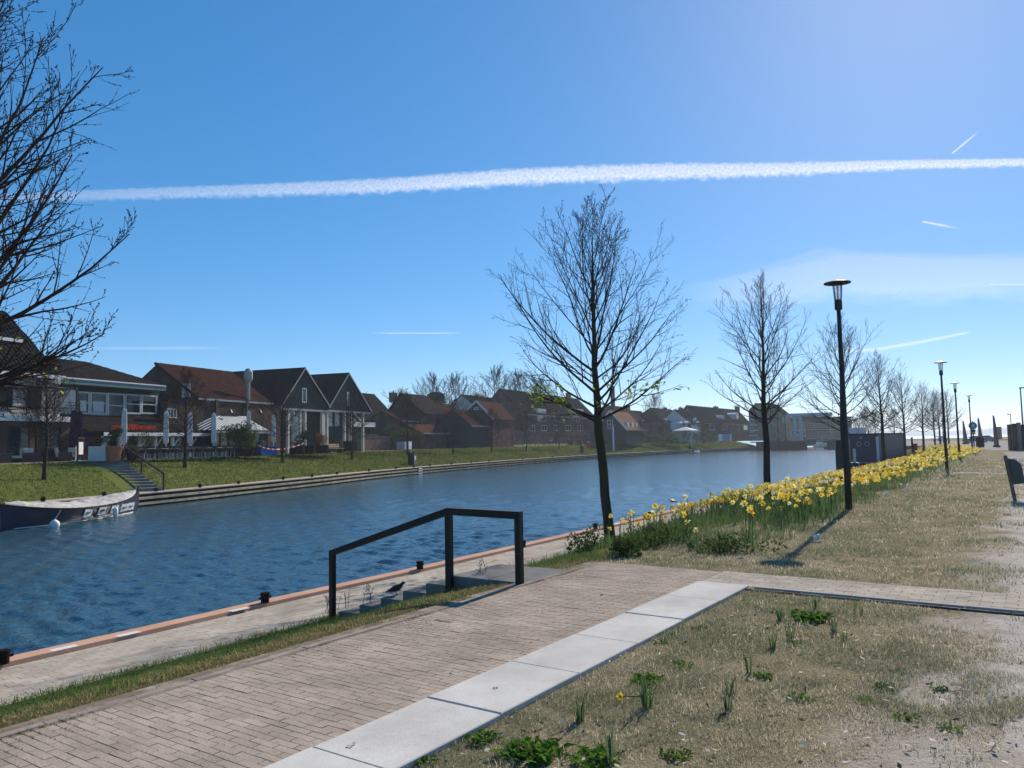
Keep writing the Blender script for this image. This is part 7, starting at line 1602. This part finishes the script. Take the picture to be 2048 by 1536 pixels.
def litter():
    n = 1700; d_ = 3.3+rv.random(n)**1.3*10; a = R(-8)+rv.random(n)*R(44); x, y = d_*np.sin(a), d_*np.cos(a); s, w_ = terrace_sw(x, y); ok = ((w_ > W_R+.02) & (s < .9)) | (s > 1.96) | (rv.random(n) < .06); ok &= q_inv(x, y)[1] > STOP-.2; x, y = x[ok], y[ok]; n = len(x)
    a = rv.random(n)*6.28; L0 = .008+.022*rv.random(n)**2; u = np.stack([np.cos(a), np.sin(a), .25*rv.normal(0, 1, n)], 1)*L0[:, None]; v = np.stack([-np.sin(a), np.cos(a), .4*rv.normal(0, 1, n)], 1)*(L0*(.2+.4*rv.random(n)))[:, None]; c = np.stack([x, y, .018+.008*rv.random(n)], 1)
    V = np.stack([c-u, c+v, c+u, c-v], 1).reshape(-1, 3); m = mesh_np('leaf_litter', V, np.arange(4*n).reshape(-1, 4)); k = rv.random(n)
    vcol(m, np.repeat(np.where((k < .45)[:, None], mixc((.62,.57,.47), (.75,.72,.64), rv.random(n)), mixc((.10,.075,.05), (.22,.16,.10), rv.random(n))), 4, 0)); tag(obj('leaf_litter', m, M_blade), 'dry leaf scraps and straw bits strewn over the lawn', 'litter', kind='stuff')
litter()
# ================================================================ CONTRAILS AND THIN CLOUD
def trail_mat(name, dens, nscale, amp, a0=0.0, a1=1.0, fine=0.0):
    """white ice cloud lit by the sun; alpha falls off across the trail in the trail's own coordinates"""
    m = bpy.data.materials.new(name); m.use_nodes = True; N = m.node_tree.nodes; L = m.node_tree.links; N.remove(N['Principled BSDF'])
    at = N.new('ShaderNodeAttribute'); at.attribute_name = 'tc'; sep = N.new('ShaderNodeSeparateXYZ'); L.new(at.outputs['Vector'], sep.inputs[0])   # x along 0..1, y across -1..1
    mp = N.new('ShaderNodeCombineXYZ'); ml = N.new('ShaderNodeMath'); ml.operation = 'MULTIPLY'; ml.inputs[1].default_value = nscale; L.new(sep.outputs[0], ml.inputs[0]); L.new(ml.outputs[0], mp.inputs[0]); L.new(sep.outputs[1], mp.inputs[1])
    n = N.new('ShaderNodeTexNoise'); n.inputs['Scale'].default_value = 1.6; n.inputs['Detail'].default_value = 7; n.inputs['Roughness'].default_value = .62; L.new(mp.outputs[0], n.inputs['Vector'])
    ab = N.new('ShaderNodeMath'); ab.operation = 'ABSOLUTE'; L.new(sep.outputs[1], ab.inputs[0])
    ad = N.new('ShaderNodeMath'); ad.operation = 'MULTIPLY_ADD'; L.new(n.outputs[0], ad.inputs[0]); ad.inputs[1].default_value = amp; L.new(ab.outputs[0], ad.inputs[2])
    r = N.new('ShaderNodeMapRange'); r.interpolation_type = 'SMOOTHSTEP'; r.inputs[1].default_value = .35+amp*.5; r.inputs[2].default_value = .95+amp*.5; r.inputs[3].default_value = 1; r.inputs[4].default_value = 0; L.new(ad.outputs[0], r.inputs[0])
    f = N.new('ShaderNodeMath'); f.operation = 'MULTIPLY'; L.new(r.outputs[0], f.inputs[0]); L.new(sep.outputs[2], f.inputs[1])
    f2 = N.new('ShaderNodeMath'); f2.operation = 'MULTIPLY'; f2.inputs[1].default_value = dens; L.new(f.outputs[0], f2.inputs[0])
    if fine:
        n3 = N.new('ShaderNodeTexNoise'); n3.inputs['Scale'].default_value = fine; n3.inputs['Detail'].default_value = 5; L.new(mp.outputs[0], n3.inputs['Vector']); r3 = N.new('ShaderNodeMapRange'); r3.inputs[1].default_value = .3; r3.inputs[2].default_value = .68; r3.inputs[3].default_value = .6; L.new(n3.outputs[0], r3.inputs[0]); f3 = N.new('ShaderNodeMath'); f3.operation = 'MULTIPLY'; L.new(f2.outputs[0], f3.inputs[0]); L.new(r3.outputs[0], f3.inputs[1]); f2 = f3
    tr = N.new('ShaderNodeBsdfTransparent'); tl = N.new('ShaderNodeBsdfTranslucent'); tl.inputs[0].default_value = (1,1,1,1); df = N.new('ShaderNodeBsdfDiffuse'); df.inputs[0].default_value = (1,1,1,1); a_ = N.new('ShaderNodeMixShader'); a_.inputs[0].default_value = .2; L.new(tl.outputs[0], a_.inputs[1]); L.new(df.outputs[0], a_.inputs[2])
    ms = N.new('ShaderNodeMixShader'); L.new(f2.outputs[0], ms.inputs[0]); L.new(tr.outputs[0], ms.inputs[1]); L.new(a_.outputs[0], ms.inputs[2]); L.new(ms.outputs[0], N['Material Output'].inputs[0]); return m
def sky_pt(px, py, alt): d = ray(px, py); t = (alt-EYE)/d.z; return Vector((d.x*t, d.y*t, alt))
def trail(label, pts, alt, mtl, name='contrail', ends=(.02, .02)):
    """pts: (px, py, width px, opacity): a gently thick lens-shaped cloud at cruising altitude"""
    P_ = [sky_pt(p[0], p[1], alt) for p in pts]; Wd = [(sky_pt(p[0], p[1]-p[2]/2, alt)-sky_pt(p[0], p[1]+p[2]/2, alt)) for p in pts]
    V = []; F = []; TC = []; nu, nv = 64, 9
    cum = np.concatenate([[0], np.cumsum([(b-a).length for a, b in zip(P_[:-1], P_[1:])])]); cum /= cum[-1]
    for i in range(nu):
        u = i/(nu-1); j = min(np.searchsorted(cum, u, side='right')-1, len(P_)-2); f = (u-cum[j])/(cum[j+1]-cum[j]); c = P_[j].lerp(P_[j+1], f); w_ = Wd[j].lerp(Wd[j+1], f); op = pts[j][3]*(1-f)+pts[j+1][3]*f
        op *= min(1, u/ends[0] if ends[0] else 1, (1-u)/ends[1] if ends[1] else 1); th = w_.length*.05
        for k in range(nv): q = -1+2*k/(nv-1); V.append(tuple(c+w_*q*.62+Vector((0,0,th*(1-q*q))))); TC.append((u, q, op))
    for i in range(nu-1):
        for k in range(nv-1): a = i*nv+k; F.append((a, a+nv, a+nv+1, a+1))
    me = mesh_np(name, V, F, smooth=True); a = me.attributes.new('tc', 'FLOAT_VECTOR', 'POINT'); a.data.foreach_set('vector', np.array(TC, np.float32).ravel())
    o = obj(name, me, mtl); o.visible_shadow = True; return tag(o, label, 'contrail' if name == 'contrail' else 'cloud')
big = trail_mat('contrail_big', .74, 95, 1.0, fine=4.0); thin = trail_mat('contrail_thin', .55, 30, .2); wisp = trail_mat('cirrus_veil', .28, 2.2, 1.3)
trail('long thick white contrail crossing the whole sky', [(-150,402,14,.15),(220,391,24,.35),(500,383,28,.52),(760,374,32,.75),(1050,355,36,1),(1300,346,36,1),(1550,341,30,1),(1800,331,22,1),(2250,321,14,1)], 9000, big, ends=(0,0))
trail('short bright contrail slanting up at the upper right', [(1903,308,5,1),(1930,286,6,1),(1962,259,5,.4)], 7000, thin, ends=(.05,.3))
trail('short contrail slanting down right of the middle', [(1842,443,4,1),(1880,450,6,.9),(1925,459,6,.2)], 9800, thin, ends=(.05,.4))
trail('thin pale contrail low above the far lamps', [(1600,712,6,.3),(1760,700,8,.7),(1850,684,8,.8),(1946,664,5,.7)], 9500, thin, ends=(.2,.05))
trail('faint short contrail in the left middle sky', [(740,667,4,.5),(930,667,4,.5)], 9500, thin, ends=(.2,.2))
trail('thin straight contrail at the right edge', [(1968,569,4,.8),(2100,570,4,.9)], 9500, thin, ends=(.1,0))
trail('faint horizontal trail low at the left', [(150,698,6,.25),(470,697,6,.3)], 9500, thin, ends=(.3,.3))
trail('broad faint veil of cirrus behind the near lamp', [(1340,598,36,.25),(1480,592,70,.7),(1640,578,105,1),(1850,574,95,1),(2200,575,90,1)], 11000, wisp, name='cirrus_cloud', ends=(.12,0))
# ================================================================ A WALKER WITH A PRAM ON THE FAR PROMENADE
def walker():
    q = FO(1111, 10.5); t = thing('person', 'person in dark clothes walking on the far promenade with a pram', 'person', (q.x,q.y,ZP+.004), HEAD+math.pi/2)
    J = [(0,0,.95),(0,0,1.2),(0,.02,1.42),(0,.02,1.52),(0,.05,1.66), (.09,0,.90),(.10,.12,.5),(.10,.02,.07),(.10,.16,.03), (-.09,0,.90),(-.10,-.02,.5),(-.10,-.2,.10),(-.10,-.08,.05), (.2,.02,1.40),(.24,.10,1.12),(.22,.34,1.0),(-.2,.02,1.40),(-.24,.10,1.12),(-.22,.34,1.0)]
    E_ = [(0,1),(1,2),(2,3),(3,4),(0,5),(5,6),(6,7),(7,8),(0,9),(9,10),(10,11),(11,12),(2,13),(13,14),(14,15),(2,16),(16,17),(17,18)]
    rad = [.15,.15,.14,.06,.10,.10,.075,.05,.04,.10,.075,.05,.04,.07,.05,.035,.07,.05,.035]
    m = bpy.data.meshes.new('body'); m.from_pydata(J, E_, []); m.update(); o = obj('body', m, mat('dark_clothes', (.02,.022,.03), .9), t)
    md = o.modifiers.new('skin', 'SKIN')
    for v, r in zip(m.skin_vertices[0].data, rad): v.radius = (r, r)
    m.skin_vertices[0].data[0].use_root = True; o.modifiers.new('sub', 'SUBSURF').levels = 1
    MB().lathe([(.02,.0),(.085,.05),(.1,.14),(.08,.22),(.02,.25)], (0,.05,1.56), 10).build('hair', M_timber_d, t)
    q = FO(1103, 10.2); p = thing('pram', 'dark pram with pale hood pushed along the far promenade', 'pram', (q.x,q.y,ZP+.004), HEAD+math.pi/2)
    MB().prism([(-.2,-.4,.5),(-.2,.4,.5),(-.2,.5,.8),(-.2,-.45,.8)], (.4,0,0)).build('carrycot', M_slate, p); MB().prism([(-.21,.1,.8),(-.21,.5,.8),(-.21,.4,1.1),(-.21,.15,1.12)], (.42,0,0)).build('hood', M_greybox, p)
    for sx in (-.22,.22):
        for sy in (-.35,.35): MB().tube([(sx-.02,sy,.16),(sx+.02,sy,.16)], .16, 12).build('wheel', M_black, p)
        MB().bar((sx,-.35,.16),(sx,-.75,1.0),.03).build('handle_bar', M_black, p)
walker()
# ================================================================ AIR
hz = MB().box(-4500, 9500, -70, 9200, ZW-1.2, 38)
m = bpy.data.materials.new('haze'); m.use_nodes = True; N = m.node_tree.nodes; N.remove(N['Principled BSDF']); v = N.new('ShaderNodeVolumePrincipled'); v.inputs['Color'].default_value = (.80,.90,1,1); v.inputs['Density'].default_value = .0003; v.inputs['Anisotropy'].default_value = .3
m.node_tree.links.new(v.outputs[0], N['Material Output'].inputs['Volume']); tag(hz.build('haze', m), 'thin bluish air over the water and town', 'haze', kind='stuff')
